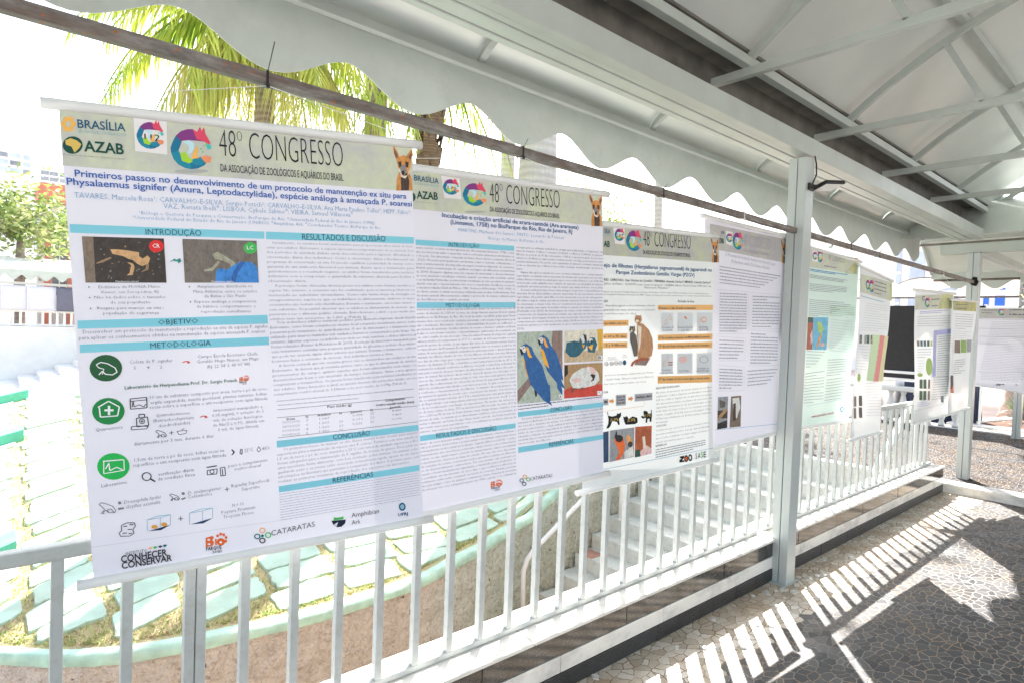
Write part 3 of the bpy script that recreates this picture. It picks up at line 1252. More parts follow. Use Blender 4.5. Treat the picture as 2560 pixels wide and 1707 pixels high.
('q',[(63,4377),(4982,4341),(4984,4548),(57,4549)],'bar',1),
]),
('body_text',[
('t','OBJETIVO',1986,4507,3020,4495,109,'barink'),
('t','Desenvolver um protocolo de manutenção e reprodução ex situ da espécie P. signifer,',170,4651,5003,4644,75,'body'),
('t','para aplicar os conhecimentos obtidos na manutenção da espécie ameaçada P. soaresi',70,4772,4871,4757,75,'body'),
]),
('section_bar',[
('q',[(74,4871),(4989,4860),(4987,5048),(68,5044)],'bar',1),
]),
('body_text',[
('t','METODOLOGIA',1751,5011,3328,5001,113,'barink'),
]),
('method_icon',[
('e',(643,5390),(382,17),(-22,284),'dkgreen',1),
('e',(631,6318),(384,27),(-23,287),'green2',1),
('e',(659,7525),(387,41),(-23,291),'brgreen',1),
('l',[(421,5308),(525,5262),(683,5294),(858,5392),(900,5485),(785,5541),(625,5519),(550,5450),(464,5525)],21.25,'white',3),
('l',[(421,5308),(476,5375),(593,5409),(545,5515)],17.75,'white',3),
('l',[(389,6217),(648,6101),(895,6241),(839,6432),(432,6427),(421,6220)],25.25,'white',3),
('l',[(652,6199),(637,6399)],43.5,'white',3),
('l',[(536,6289),(754,6305)],43.5,'white',3),
('l',[(417,7386),(908,7399)],25.5,'white',3),
('l',[(437,7388),(416,7655),(911,7634),(917,7400)],18.25,'white',3),
('l',[(465,7557),(555,7437),(563,7604),(731,7548),(871,7618)],21.75,'white',3),
]),
('body_text',[
('t','Coleta de P. signifer',1210,5321,2290,5331,71,'body'),
('t','5      4      2',1308,5450,2019,5457,63,'body'),
('t','Campo Escola Escoteiro Chefe',2956,5275,4630,5271,70,'body'),
('t','Geraldo Hugo Nunes, em Magé',2926,5388,4657,5384,70,'body'),
('t',"(RJ; 22°34' S, 43°01' W)",3191,5516,4394,5500,70,'body'),
('t','10 cm de substrato composto por areia, terra e pó de coco,',1660,6118,4870,6110,70,'body'),
('t','argila expandida, manta geotêxtil, plantas naturais, folhas',1664,6235,4842,6230,69,'body'),
('t','secas sobre a superfície e um recipiente com água filtrada',1630,6337,4860,6345,70,'body'),
('t','Quarentena',300,6726,941,6712,69,'body'),
('t','Quitridiomicose',1780,6528,2664,6529,69,'body'),
('t','(Batrachochytrium',1693,6642,2755,6644,68,'body'),
('t','dendrobatidis)',1827,6766,2648,6751,69,'body'),
('t','itraconazol manipulado a',3298,6525,4693,6524,67,'body'),
('t','0,05 mg/mL + solução de 2',3253,6639,4727,6631,67,'body'),
('t','mL de solução fisiológica',3291,6751,4679,6754,67,'body'),
('t','de NaCl a 0,9%, diluída em',3265,6867,4722,6866,68,'body'),
('t','3 mL de água filtrada',3393,6979,4555,6979,67,'body'),
('t','diariamente por 3 min, durante 6 dias',1189,7117,3257,7110,72,'body'),
('t','1,5cm de terra e pó de coco, folhas secas na',1171,7470,3534,7475,72,'body'),
('t','superfície e um recipiente com água filtrada',1128,7586,3579,7591,73,'body'),
('t','25ºC',4108,7546,4355,7533,80,'body'),
('t','85%',4633,7547,4856,7539,73,'body'),
('t','Laboratório',340,7948,963,7935,74,'body'),
('t','verificação diária',1738,7851,2675,7841,72,'body'),
('t','da condição física',1726,7957,2699,7953,73,'body'),
('t','peso e comprimento',3628,7855,4767,7826,73,'body'),
('t','rostro-cloacal',3804,7950,4554,7931,69,'body'),
('t','Drosophila hydei',842,8374,1774,8361,76,'body','i'),
('t','Gryllus assimilis',887,8485,1753,8478,75,'body','i'),
('t','D. melanogaster',2474,8365,3399,8349,74,'body','i'),
('t','Colêmbolos',2472,8459,3127,8456,75,'body'),
('t','Repashy Superfoods',3682,8342,4796,8324,77,'body'),
('t','Supervite',3970,8453,4501,8446,77,'body'),
('t','N = 10',3675,8805,4001,8802,73,'body'),
('t','Poytara Premium',3355,8933,4330,8926,73,'body'),
('t','Tropicais Flocos',3404,9048,4272,9046,72,'body'),
('t','Laboratório de Herpetofauna Prof. Dr. Sergio Potsch',1055,5870,4001,5865,72,'green3','b'),
]),
('arrow_mark',[
('l',[(2550,5357),(2628,5330),(2711,5349)],18.75,'red',3),
('p',[(2687,5317),(2755,5366),(2673,5385)],'red',2),
('l',[(2930,6622),(3010,6597),(3096,6619)],19.25,'red',3),
('p',[(3071,6586),(3141,6638),(3057,6655)],'red',2),
]),
('line_drawing',[
('l',[(255,8314),(298,8276),(417,8316),(575,8392),(641,8494),(605,8538),(462,8519),(414,8454),(364,8477),(319,8523),(368,8529)],11.0,'ink',3),
('l',[(255,8314),(331,8380),(375,8441),(279,8517)],11.0,'ink',3),
('l',[(462,8519),(447,8450),(530,8443),(605,8538)],11.25,'ink',3),
('l',[(1998,8319),(2026,8295),(2104,8321),(2208,8368),(2252,8432),(2228,8459),(2135,8448),(2103,8406),(2070,8421),(2041,8450),(2073,8454)],11.5,'ink',3),
('l',[(1998,8319),(2048,8360),(2077,8399),(2015,8447)],11.5,'ink',3),
('l',[(2135,8448),(2125,8404),(2179,8399),(2228,8459)],11.5,'ink',3),
('l',[(1749,6854),(1779,6827),(1862,6851),(1972,6897),(2018,6963),(1993,6993),(1895,6984),(1861,6942),(1826,6959),(1795,6991),(1829,6993)],11.25,'ink',3),
('l',[(1749,6854),(1802,6895),(1833,6935),(1767,6988)],11.25,'ink',3),
('l',[(1895,6984),(1884,6939),(1941,6932),(1993,6993)],11.5,'ink',3),
('l',[(1168,6087),(1577,6076),(1569,6307),(1159,6311),(1168,6087)],18.25,'ink',3),
('l',[(1163,6142),(1573,6131)],14.75,'ink',3),
('l',[(1203,6274),(1234,6146),(1254,6266),(1375,6230),(1498,6283),(1537,6222)],14.75,'ink',3),
('l',[(1289,6521),(1566,6512),(1582,6701),(1288,6707),(1289,6521)],18.5,'ink',3),
('l',[(1150,6696),(1340,6693),(1572,6723),(1525,6771),(1145,6763),(1150,6696)],14.75,'ink',3),
('r',(1423,6595),(72,5),(-4,63),0.24,'ink',3),
('l',[(1426,6558),(1421,6632)],14.75,'ink',3),
('l',[(1381,6592),(1466,6598)],14.75,'ink',3),
('l',[(1354,6507),(1359,6441),(1494,6443),(1490,6506)],18.75,'ink',3),
('l',[(2091,6917),(2202,6911)],11.25,'ink',3),
('l',[(2148,6868),(2150,6960)],11.5,'ink',3),
('l',[(2292,6892),(2556,6894),(2520,6961),(2340,6972),(2292,6892)],11.25,'ink',3),
('l',[(2414,6875),(2483,6842)],11.5,'ink',3),
('p',[(3727,7449),(3766,7445),(3838,7516),(3767,7577),(3729,7569),(3790,7515)],'ink',2),
('l',[(3996,7467),(3975,7565),(4033,7583),(4045,7471),(3996,7467)],16.0,'ink',3),
('l',[(4534,7448),(4470,7523),(4516,7577),(4583,7542),(4534,7448)],12.25,'ink',3),
('r',(1449,7835),(124,14),(-7,98),0.21,'ink',3),
('l',[(1531,7890),(1655,7972)],30.0,'ink',3),
('l',[(3024,7796),(3305,7785)],23.25,'ink',3),
('l',[(3037,7868),(3310,7857),(3292,7975),(3030,7970),(3037,7868)],15.75,'ink',3),
('r',(3165,7909),(65,7),(-4,51),0.29,'ink',3),
('l',[(3395,7846),(3524,7840),(3535,8033),(3401,8038),(3395,7846)],16.0,'ink',3),
('l',[(3450,7872),(3459,8025)],15.75,'ink',3),
('l',[(3488,8368),(3618,8367)],11.75,'ink',3),
('l',[(3549,8315),(3556,8424)],12.0,'ink',3),
('l',[(2179,8894),(2314,8897)],11.5,'ink',3),
('l',[(2246,8840),(2251,8951)],11.75,'ink',3),
('e',(744,8339),(41,5),(-2,34),'grey',2),
('e',(2355,8327),(44,6),(-3,35),'grey',2),
('p',[(695,8445),(836,8448),(841,8487),(699,8491)],'grey',2),
('p',[(2292,8441),(2402,8415),(2418,8448),(2317,8475)],'grey',2),
('l',[(747,8839),(884,8801),(1072,8827),(1087,8905),(1018,8971),(1041,9058),(945,9105),(716,9079),(680,9006),(747,8952),(747,8839)],14.75,'ink',3),
('l',[(795,8872),(887,8877)],18.5,'ink',3),
('l',[(943,8855),(1040,8861)],18.75,'ink',3),
('l',[(763,9018),(867,9026)],18.75,'ink',3),
('l',[(893,8954),(998,8961)],18.75,'ink',3),
('l',[(907,9050),(991,9051)],18.75,'ink',3),
]),
('tank_drawing',[
('p',[(1396,9063),(1725,9025),(1979,8999),(1721,9087)],'navy2',2),
('l',[(1394,8806),(1649,8753),(1987,8767),(1724,8801),(1394,8806)],9.5,'skyteal',3),
('l',[(1394,8806),(1375,9060)],9.5,'skyteal',3),
('l',[(1724,8801),(1709,9012)],9.75,'skyteal',3),
('l',[(1987,8767),(1970,9002)],9.5,'skyteal',3),
('e',(1562,8987),(78,11),(-3,42),'amber2',4),
('e',(1809,8967),(78,11),(-3,43),'amber2',4),
('p',[(2497,9063),(2845,9024),(3114,8997),(2841,9087)],'navy2',2),
('l',[(2493,8799),(2763,8744),(3121,8758),(2843,8794),(2493,8799)],9.75,'skyteal',3),
('l',[(2493,8799),(2475,9060)],9.75,'skyteal',3),
('l',[(2843,8794),(2828,9010)],9.75,'skyteal',3),
('l',[(3121,8758),(3104,8999)],10.0,'skyteal',3),
]),
('print',[
('l',[(-10,9214),(5302,9326)],4.25,'bandshade',3),
]),
('sponsor_logo',[
('p',[(2886,9437),(3075,9417),(3110,9467),(3059,9520),(3112,9571),(3069,9648),(2871,9655)],'orange2',2),
('e',(2967,9492),(41,6),(-2,24),'sheetw',3),
('e',(2969,9597),(42,6),(-2,23),'sheetw',3),
('p',[(3140,9506),(3183,9504),(3182,9649),(3139,9651)],'orange2',2),
('e',(3300,9594),(114,17),(-6,88),'orange2',2),
('e',(3295,9601),(38,6),(-2,28),'sheetw',3),
('e',(3216,9436),(37,6),(-3,36),'orange2',2),
('e',(3303,9409),(38,5),(-2,36),'orange2',2),
('e',(3387,9437),(38,6),(-2,36),'orange2',2),
('e',(3449,9511),(38,6),(-2,36),'orange2',2),
('e',(3434,9598),(38,5),(-3,36),'orange2',2),
('t','PARQUE',2875,9738,3308,9757,84,'ink','bb'),
('t','DO RIO',3056,9831,3312,9839,56,'ink','bb'),
('p',[(4074,5776),(4162,5760),(4178,5780),(4155,5806),(4180,5826),(4160,5863),(4068,5874)],'orange2',2),
('e',(4112,5797),(19,1),(-1,11),'sheetw',3),
('e',(4113,5844),(20,1),(0,10),'sheetw',3),
('p',[(4193,5796),(4213,5794),(4213,5858),(4193,5861)],'orange2',2),
('e',(4267,5829),(53,3),(-2,39),'orange2',2),
('e',(4265,5832),(17,1),(-1,13),'sheetw',3),
('e',(4228,5762),(17,1),(-1,16),'orange2',2),
('e',(4268,5747),(18,0),(-1,16),'orange2',2),
('e',(4307,5756),(18,1),(-1,16),'orange2',2),
('e',(4336,5786),(17,1),(-1,16),'orange2',2),
('e',(4329,5825),(17,1),(-1,16),'orange2',2),
('t','PARQUE',4070,5911,4271,5901,38,'ink','bb'),
('t','DO RIO',4155,5944,4273,5937,25,'ink','bb'),
('r',(4509,9492),(96,14),(-4,70),0.37,'peach',3),
('r',(4350,9618),(95,14),(-4,70),0.37,'teal2',3),
('r',(4673,9632),(96,14),(-5,71),0.37,'lcgreen',3),
('r',(4494,9739),(95,14),(-5,70),0.37,'ink',3),
('e',(4501,9624),(45,6),(-2,33),'teal2',3),
('t','CATARATAS',4773,9664,6139,9621,127,'ink'),
('t','INSTITUTO',812,9518,1341,9516,68,'ink'),
('p',[(1363,9450),(1425,9425),(1484,9457),(1420,9490)],'peach',2),
('p',[(1484,9450),(1547,9425),(1606,9457),(1542,9490)],'lcgreen',2),
('p',[(1615,9450),(1678,9425),(1738,9457),(1673,9490)],'purple2',2),
('p',[(1734,9449),(1797,9424),(1857,9456),(1793,9489)],'teal2',2),
('t','CONHECER',684,9657,1841,9680,144,'ink','bb'),
('t','CONSERVAR',690,9802,1959,9820,137,'ink','bb'),
('p',[(6694,9557),(7179,9588),(7151,9685),(7021,9755),(6880,9749),(6745,9660)],'navy',2),
('p',[(6762,9557),(6783,9473),(6866,9501),(7007,9503),(7104,9490),(7100,9568)],'lcgreen',2),
('p',[(6772,9664),(6916,9613),(6854,9719)],'sheetw',3),
('t','Amphibian',7375,9566,8346,9570,124,'ink'),
('t','Ark',7377,9748,7673,9758,115,'ink'),
('r',(9213,9514),(125,16),(-5,110),0.4,'navyteal',3),
('e',(9213,9523),(62,8),(-3,65),'paleteal',2),
('t','UFRJ',9040,9754,9415,9762,78,'navyteal','bb'),
]),
('section_bar',[
('q',[(5075,7361),(9936,7358),(9948,7520),(5075,7526)],'bar',1),
]),
('body_text',[
('t','CONCLUSÃO',6866,7482,8125,7478,121,'barink'),
]),
('section_bar',[
('q',[(5068,8477),(9919,8452),(9925,8615),(5068,8632)],'bar',1),
]),
('body_text',[
('t','REFERÊNCIAS',6793,8587,8187,8576,131,'barink'),
('g',('>Os primeiros meses de manejo ex situ desses animais foram cruciais para adquirir', 'experiência para a manutenção da espécie alvo P. soaresi. Terrários com uma camada de', '1,5 cm de terra e pó de coco, mantidos a 25ºC com níveis de umidade superiores a 85%', 'foram adequados para a manutenção de P. signifer. As moscas do gênero Drosophila são', 'uma excelente fonte alimentar, com boa aceitação pelos animais. Os animais estão', 'ganhando peso e os jovens estão crescendo notavelmente rápido, apesar de não haver', 'informações na literatura que permitam a comparação dos dados. O próximo passo será', 'realizar as primeiras tentativas de reprodução dos espécimes em laboratório.|'),(5060,7615),(9907,7594),(5073,8391),(9923,8360),65,'body2'),
('d',(5070,8690),(9909,8682),(5067,9326),(9893,9340),11,25,'faint'),
('g',('>Três indivíduos adultos testaram positivo para Batrachochytrium dendrobatidis', 'Entretanto, como foram coletados no mesmo local e mantidos inicialmente juntos, todos', 'passaram pelo tratamento de quitridiomicose. O uso do itraconazol é o tratamento mais', 'utilizado para anuros mantidos sob cuidados humanos contaminados pelo fungo. No', 'entanto, algumas espécies ou indivíduos podem ser mais sensíveis e efeitos adversos já', 'foram relatados (Pessier & Mendelson III, 2017). A solução de itraconazol manipulada para', 'este tratamento continha uma pequena quantidade de glicerina e sorbato de potássio,', 'que pode ter causado algum efeito adverso aos animais. Durante o tratamento, embora', 'houvesse fezes e consumo de moscas, dois indivíduos vieram a óbito.|', '>A desova coletada que não continha girinos, não se desenvolveu em condições ex situ.', 'Entretanto, da desova que já continha girinos, tanto os que se alimentaram de detritos', 'provenientes do campo, quanto aqueles que foram alimentados com ração, se', 'desenvolveram bem e em intervalo de tempo semelhante. Vinte e três girinos', 'completaram a metamorfose. Os juvenis foram transferidos para terrários semelhantes ao', 'dos adultos. Entre fevereiro e abril, os juvenis tiveram um acréscimo médio em seu', 'comprimento rostro-cloacal de 3,546mm e no peso médio de 0,174g (Tabela 1).|'),(5043,4561),(9969,4519),(5052,6263),(9924,6227),63,'body2'),
('d',(5129,6414),(9821,6394),(5164,6515),(9816,6511),2,32,'faint'),
]),
('data_table',[
('l',[(5133,6607),(9812,6597)],10.0,'greyink',3),
('l',[(5121,6798),(9940,6847)],10.25,'greyink',3),
('l',[(5116,7290),(9940,7276)],10.25,'greyink',3),
('t','Peso médio (g)',6718,6672,7530,6677,59,'ink','b'),
('t','Comprimento',8720,6647,9460,6642,58,'ink','b'),
('t','rostro-caudal médio (mm)',8387,6744,9805,6755,63,'ink','b'),
('t','Data',5409,6882,5669,6881,53,'ink','b'),
('t','N',6008,6869,6083,6871,50,'ink','b'),
('t','Adultos',6379,6863,6812,6857,54,'ink','b'),
('t','N',7107,6862,7180,6863,52,'ink','b'),
('t','Juvenis',7474,6867,7877,6853,56,'ink','b'),
('t','N',8175,6857,8251,6858,53,'ink','b'),
('t','Juvenis',8873,6849,9284,6833,58,'ink','b'),
('t','29/01/2025',5270,6953,5817,6957,53,'body2'),
('t','7',6008,6961,6083,6962,55,'body2'),
('t','1,087',6439,6952,6768,6955,55,'body2'),
('t','0,058',7544,6950,7889,6953,57,'body2'),
('t','23',8164,6944,8294,6945,57,'body2'),
('t','8,449',8960,6931,9316,6933,58,'body2'),
('t','28/02/2025',5264,7056,5811,7061,53,'body2'),
('t','6',6002,7066,6077,7066,54,'body2'),
('t','1,209',6433,7058,6762,7061,55,'body2'),
('t','23',7084,7071,7208,7072,55,'body2'),
('t','0,151',7538,7058,7883,7062,56,'body2'),
('t','21',8159,7054,8288,7055,57,'body2'),
('t','9,869',8955,7043,9311,7045,58,'body2'),
('t','31/03/2025',5257,7158,5805,7165,53,'body2'),
('t','3',5996,7170,6071,7171,54,'body2'),
('t','1,260',6427,7163,6756,7167,55,'body2'),
('t','21',7078,7178,7202,7179,55,'body2'),
('t','0,232',7532,7166,7878,7170,56,'body2'),
('t','20',8153,7163,8283,7165,57,'body2'),
('t','11,996',8950,7154,9305,7158,58,'body2'),
('t','30/04/2025',5251,7261,5799,7269,54,'body2'),
('t','2',5990,7274,6065,7275,55,'body2'),
('t','1,436',6421,7269,6750,7273,55,'body2'),
('t','20',7072,7285,7196,7286,56,'body2'),
]),
('body_text',[
('g',('>Inicialmente, os terrários foram ambientados para proporcionar altos níveis de bem-', 'estar aos adultos. Entretanto, a espécie apresentou comportamento de se enterrar fora', 'dos períodos de atividade (hábito ainda desconhecido para a espécie), dificultando a', 'observação diária dos indivíduos. Como a observação diária é fundamental em', 'programas de conservação ex situ, foi preciso equilibrar a praticidade de manejo com a', 'garantia de um ambiente favorável aos animais. Assim, após o tratamento para', 'quitridiomicose e o resultado negativo, os adultos foram transferidos para terrários', 'definitivos com a composição e quantidade de substrato alterada para facilitar a', 'observação diária.|', '>A princípio foram oferecidas diversas presas aos adultos como baratas, tenébrios e', 'cupins. No entanto, o consumo não foi confirmado, pois os insetos podem ter se', 'misturado ao substrato circundante. Como não havia sinais de letargia ou', 'emagrecimento, supõe-se que os indivíduos se alimentavam, embora os itens', 'consumidos não tenham sido identificados. Durante o tratamento, em recinto menor e', 'sem substrato, foi possível observar que os adultos se alimentaram de moscas, que', 'passaram a ser o alimento padrão ofertado. Entre fevereiro e abril, o peso médio dos', 'adultos teve um acréscimo de 0,369 g (Tabela 1).|'),(5047,2674),(9955,2663),(5044,4471),(9934,4470),57,'body2'),
]),
 ]),
 dict(corners=[(-1.68, 1.01, 1.938), (-1.605, 1.831, 1.983), (-1.605, 1.905, 0.855), (-1.68, 1.102, 0.813)],umin=-0.12,items=[
('header_print',[
('q',[(-511,-22),(9869,-42),(10017,1126),(-585,1159)],'band',1),
]),
('header_text',[
('t','BRASÍLIA',-3,362,1067,369,149,'navyteal','b'),
('t','ZOOLÓGICO',-10,467,1088,465,58,'skyteal'),
]),
('zoo_logo',[
('e',(-171,837),(210,-15),(-9,141),'darkgreen',2),
]),
('header_text',[
('t','AZAB',78,852,1005,832,202,'darkgreen','bb'),
('t','ciação de Zoológicos e Aquários do Brasil',-19,958,1020,953,30,'greyink'),
]),
('number_card',[
('q',[(1191,130),(2036,127),(2089,734),(1300,760)],'card',4),
('L',(1624,415),(371,-9),(-11,227),5),
('t','140',1463,510,1880,507,113,'black','b'),
]),
('header_print',[
('e',(2749,1067),(522,-30),(-2,35),'bandshade',2),
]),
('congress_logo',[
('L',(2743,554),(578,-13),(-15,343),2),
]),
('header_text',[
('t','48º CONGRESSO',3471,736,7287,690,598,'ink','n'),
('t','DA ASSOCIAÇÃO DE ZOOLÓGICOS E AQUÁRIOS DO BRASIL',3478,1014,7267,1013,146,'ink','n2'),
]),
('wolf_picture',[
('W',(9097,25),(864,-39),(-12,1146),2),
]),
('title_text',[
('t','Incubação e criação artificial de arara-canindé (Ara ararauna)',1186,1311,8409,1313,126,'title2','b'),
('t','(Linnaeus, 1758) no BioParque do Rio, Rio de Janeiro, RJ',1548,1492,8015,1479,126,'title2','b'),
('t','MARTINS, Matheus dos Santos¹, PINTO, Leonardo da Fonseca¹',1905,1692,7527,1689,101,'author'),
('t','¹Biólogo de Manejo, BioParque do Rio',3325,1867,6364,1867,88,'author'),
]),
('section_bar',[
('q',[(-41,2007),(4689,2009),(4683,2169),(-40,2163)],'bar',1),
]),
('body_text',[
('t','INTRODUÇÃO',1432,2158,2898,2135,117,'barink'),
]),
('section_bar',[
('q',[(-85,3780),(4704,3791),(4711,3962),(-95,3947)],'bar',1),
]),
('body_text',[
('t','METODOLOGIA',1215,3925,2854,3932,112,'barink'),
('g',('arara-canindé ou arara-de-barriga-amarela, Ara ararauna (Linnaeus, 1758), é uma', 'que possui penas azuis e amarelas, com a coloração amarela predominante na', 'o do peito. Sua alimentação é baseada em frutos, flores, brotos e sementes (Peres &', ', 2021). Presente principalmente em biomas como o Cerrado, a Amazônia e o', 'anal, a arara-canindé desempenha um papel crucial na dispersão de sementes,', 'ibuindo para a manutenção do equilíbrio ecológico em diferentes ecossistemas', 'ás, 2009). Enquanto algumas aves são capazes de sincronizar o desenvolvimento', 'us ovos, iniciando a incubação somente quando a postura está concluída, outras,', 'o as da família Psittacidae, podem iniciar a incubação já com a postura do primeiro', 'azendo com que o desenvolvimento dos ovos e o nascimento dos filhotes ocorra de', 'a dessincronizada (Clark & Wilson, 1981; Stolenson & Beissinger, 1995, 1997). O', 'vo deste estudo é relatar as técnicas utilizadas para incubar artificialmente dois', ' de arara-canindé (Ara ararauna) e definir o protocolo de manejo utilizado para', 'ão dos filhotes sem o cuidado parental|'),(-46,2262),(4680,2264),(-82,3730),(4668,3742),62,'body3'),
('g',('seringas para a a utilização individual de seringas para a alimentação e a higienização das', 'mãos do tratador. O filhote 1 consumiu 12.145,4ml, e o filhote 2, 12.898,5ml, de papa para', 'filhotes, no período de 90 dias consecutivos. O filhote 1 apresentou ganho de peso inicial', 'inferior ao do filhote 2, embora ambos tenham nascido com 24g e posteriormente sendo', 'pesados diariamente. De acordo com a quantidade de alimento consumido diariamente', 'pode se observar que o filhote 2 teve melhor aceitação da alimentação em forma de', 'papa.|', '>Alguns dias após a retirada dos ovos, as araras voltaram a ter o comportamento', 'reprodutivo e realizaram uma nova postura. A retirada total ou parcial de ovos do ninho,', 'induz a fêmea a reiniciar a postura para repor o ovo perdido (Francisco et al. 2014). Esta', 'técnica vem sendo utilizada com o objetivo de aumentar a produtividade de matrizes,', 'resultando em maior postura ao longo da estação reprodutiva (Pollock e Orosz, 2002).|', '>A criação artificial (à mão) oferece várias vantagens: (1) promove o desenvolvimento de', 'aves mais dóceis, (2) possibilita o aumento da produção de um casal durante o período', 'reprodutivo, (3) permite salvar filhos doentes, abandonados ou com alto valor genético,', '(4) reduz a carga de cuidado parental em ninhadas numerosas. Portanto, em um projeto', 'de conservação, a criação à mão deve ser considerada um passo inicial essencial dentro', 'de um conjunto mais amplo de medidas voltadas ao aumento do número de indivíduos', '(Tschudin et al. 2010). As desvantagens da criação à mão também devem ser', 'consideradas: (1) demanda intensa de trabalho que exige mão-de-obra e tecnologia', 'especializada, (2) propagação facilitada de surtos de patologias, (3) possíveis alterações no', 'comportamento natural das aves na fase adulta, (4) filhotes de aves criados à mão', 'raramente ganham peso mais rapidamente do que os criados pelos pais (Tschudin et al.', '2010).|'),(4800,2078),(9972,2065),(4765,4662),(9981,4683),62,'body3'),
('g',('servou-se um casal de arara-canindé nidificando dentro de um tronco no solo de', 'ecinto de imersão de 1.539 m² de área, que abriga diversas espécies de aves, répteis', 'amíferos no BioParque do Rio. No local de ninho escolhido pelas aves foram', 'rvados dois ovos recebendo cuidados parentais, com os pais responsáveis pela', 'ção e incubação. Entretanto, devido à vulnerabilidade do ponto de nidificação, a', 'pe técnica da instituição decidiu retirá-los do recinto e fornecer cuidados artificiais', 'n que os ovos foram retirados, o desenvolvimento embrionário foi constatado em', 'os, com o auxílio de um ovoscópio. Uma chocadeira Premium Ecológica foi regulada', 'valores médios de temperatura de 37,7°C e umidade de 60% para incubar os ovos', 'período prévio de eclosão, já que alguns dias antes do nascimento seriam levados', ' o nascedouro da Premium Ecológica regulada com os mesmos padrões da', 'adeira. A ovoscopia foi realizada semanalmente para inspecionar o desenvolvimento', 'talidade dos filhotes dentro do ovo. Os dois filhotes eclodiram com uma diferença', 'nco dias de vida e logo após o nascimento foram transferidos para uma Unidade de', 'mento de Animais (U.T.A), e mantidos a uma temperatura média de 35°C. A', 'eratura foi reduzida conforme os filhotes cresciam e uma ficha individual foi', 'ada para controle de peso, horário da alimentação, item da dieta oferecido e', 'umo do animal. No primeiro dia de vida foi oferecido apenas soro fisiológico 0,9%,', 'ezes ao dia, com auxílio de uma seringa de 1mL com uma sonda gástrica. A partir', 'egundo dia, a alimentação foi oferecida em forma de papa para filhotes (120-', 'AZOO), inicialmente mais diluída e com maior proporção de água, tornando-se mais', 'a conforme o desenvolvimento dos filhotes. O tamanho da sonda gástrica e da', 'ga também foi ajustado de acordo com o crescimento dos animais. Com dois meses', 'da, os animais foram retirados da U.T.A e transferidos para uma gaiola dentro de', 's de Reprodução com temperatura ambiente mantida em torno de 28°C com', 'o de ar-condicionado com função de aquecimento. No mesmo dia, iniciou-se a', 'ão de itens sólidos na dieta, 77% na matéria seca (MS) de ração de arara- A17 da', 'zoo e 23% na MS de mix de frutas (banana, maçã, manga, laranja e mamão). Com', 'meses de vida, os animais já se alimentavam sozinhos, sem a necessidade de', 'nistrar o alimento em forma de papa. Nesse mesmo período, eles foram transferidos', 'um recinto maior para exercitarem o vôo e se aclimatar às condições adversas do', 'externo, sem controle de temperatura.|'),(-101,4017),(4690,4010),(-161,7548),(4619,7603),65,'body3'),
]),
('section_bar',[
('q',[(-161,7632),(4596,7664),(4597,7825),(-164,7796)],'bar',1),
]),
('body_text',[
('t','RESULTADOS E DISCUSSÃO',577,7761,3541,7796,136,'barink'),
('g',('ização da ovoscopia para avaliação dos ovos férteis durante criações artificiais é', 'cial, pois através desta técnica é possível avaliar a mortalidade embrionária desses', 'principalmente na fase inicial de incubação. Segundo Elibol et al (2002), o tempo', 'mazenamento dos ovos férteis possui uma relação inversa com a sobrevivência', 'onária, ou seja, quanto maior o período de armazenamento, maior a mortalidade', 'sequentemente, menores as taxas de eclosão. No caso dos ovos das araras-', 'dé retirados do recinto, a ovoscopia revelou que ambos estavam em diferentes', 'os de desenvolvimento embrionário. Por esse motivo, não puderam ser', 'enados e foram imediatamente higienizados e transferidos para a incubadora. Os', 's eclodiram em um intervalo de cinco dias, o que confirmou a diferença de', 'volvimento embrionário constatado na técnica de ovoscopia. Medidas essenciais', 'das para mitigar o risco de qualquer contaminação foram a limpeza da chocadeira', "da colocação dos ovos, a limpeza frequente das UTA's e gaiolas, o uso individual de"),(-165,7899),(4587,7925),(-170,9274),(4561,9322),64,'body3'),
]),
('macaw_photo',[
('q',[(4763,4744),(7400,4741),(7339,7087),(4722,7055)],'macbg',1),
('p',[(4737,6603),(5487,6164),(6003,6085),(6145,6349),(5478,6481),(5036,6791),(4723,7021)],'branch',2),
('p',[(6702,5088),(6785,4748),(7361,4753),(7342,5759),(6912,5914)],'branch',2),
('p',[(6911,5957),(7365,5760),(7359,6066),(6983,6222)],'branch',2),
('e',(5768,6583),(103,7),(-9,299),'ink',2),
('p',[(6091,5108),(6370,5278),(6721,5575),(7289,6429),(7545,6737),(7065,6541),(6422,6052),(6185,5554)],'macblue',3),
('p',[(5956,4944),(6203,4870),(6484,4978),(6657,5206),(7013,5505),(7333,6097),(7401,6435),(6925,6242),(6354,5926),(6154,5391)],'macblue',4),
('p',[(6201,4950),(6320,4986),(6443,5199),(6527,5275),(6370,5278),(6287,5194)],'macyel',5),
('p',[(6017,5266),(6226,5354),(6499,5852),(6532,5976),(6250,5800)],'macyel',5),
('p',[(5920,4963),(6131,4928),(6220,5031),(6161,5130),(5986,5105)],'white2',5),
('e',(6094,4996),(28,0),(0,16),'black',6),
('p',[(5884,5002),(5988,5025),(6077,5127),(6004,5225),(5950,5164)],'black',6),
('p',[(5102,5380),(5410,5576),(5801,5917),(6432,6897),(6718,7254),(6180,7023),(5464,6459),(5203,5889)],'macblue',3),
('p',[(4952,5193),(5227,5111),(5540,5235),(5732,5496),(6128,5839),(6483,6519),(6557,6906),(6024,6681),(5389,6315),(5170,5703)],'macblue',4),
('p',[(5225,5202),(5357,5243),(5492,5487),(5586,5574),(5410,5576),(5318,5480)],'macyel',5),
('p',[(5018,5560),(5250,5661),(5551,6231),(5587,6373),(5274,6169)],'macyel',2),
('p',[(4912,5214),(5147,5176),(5245,5294),(5179,5406),(4985,5376)],'white2',5),
('e',(5106,5253),(31,1),(-1,18),'black',6),
('p',[(4872,5258),(4988,5285),(5085,5402),(5004,5513),(4944,5443)],'black',6),
('p',[(6217,6439),(6592,6547),(6618,7063),(6390,7047)],'macblue',4),
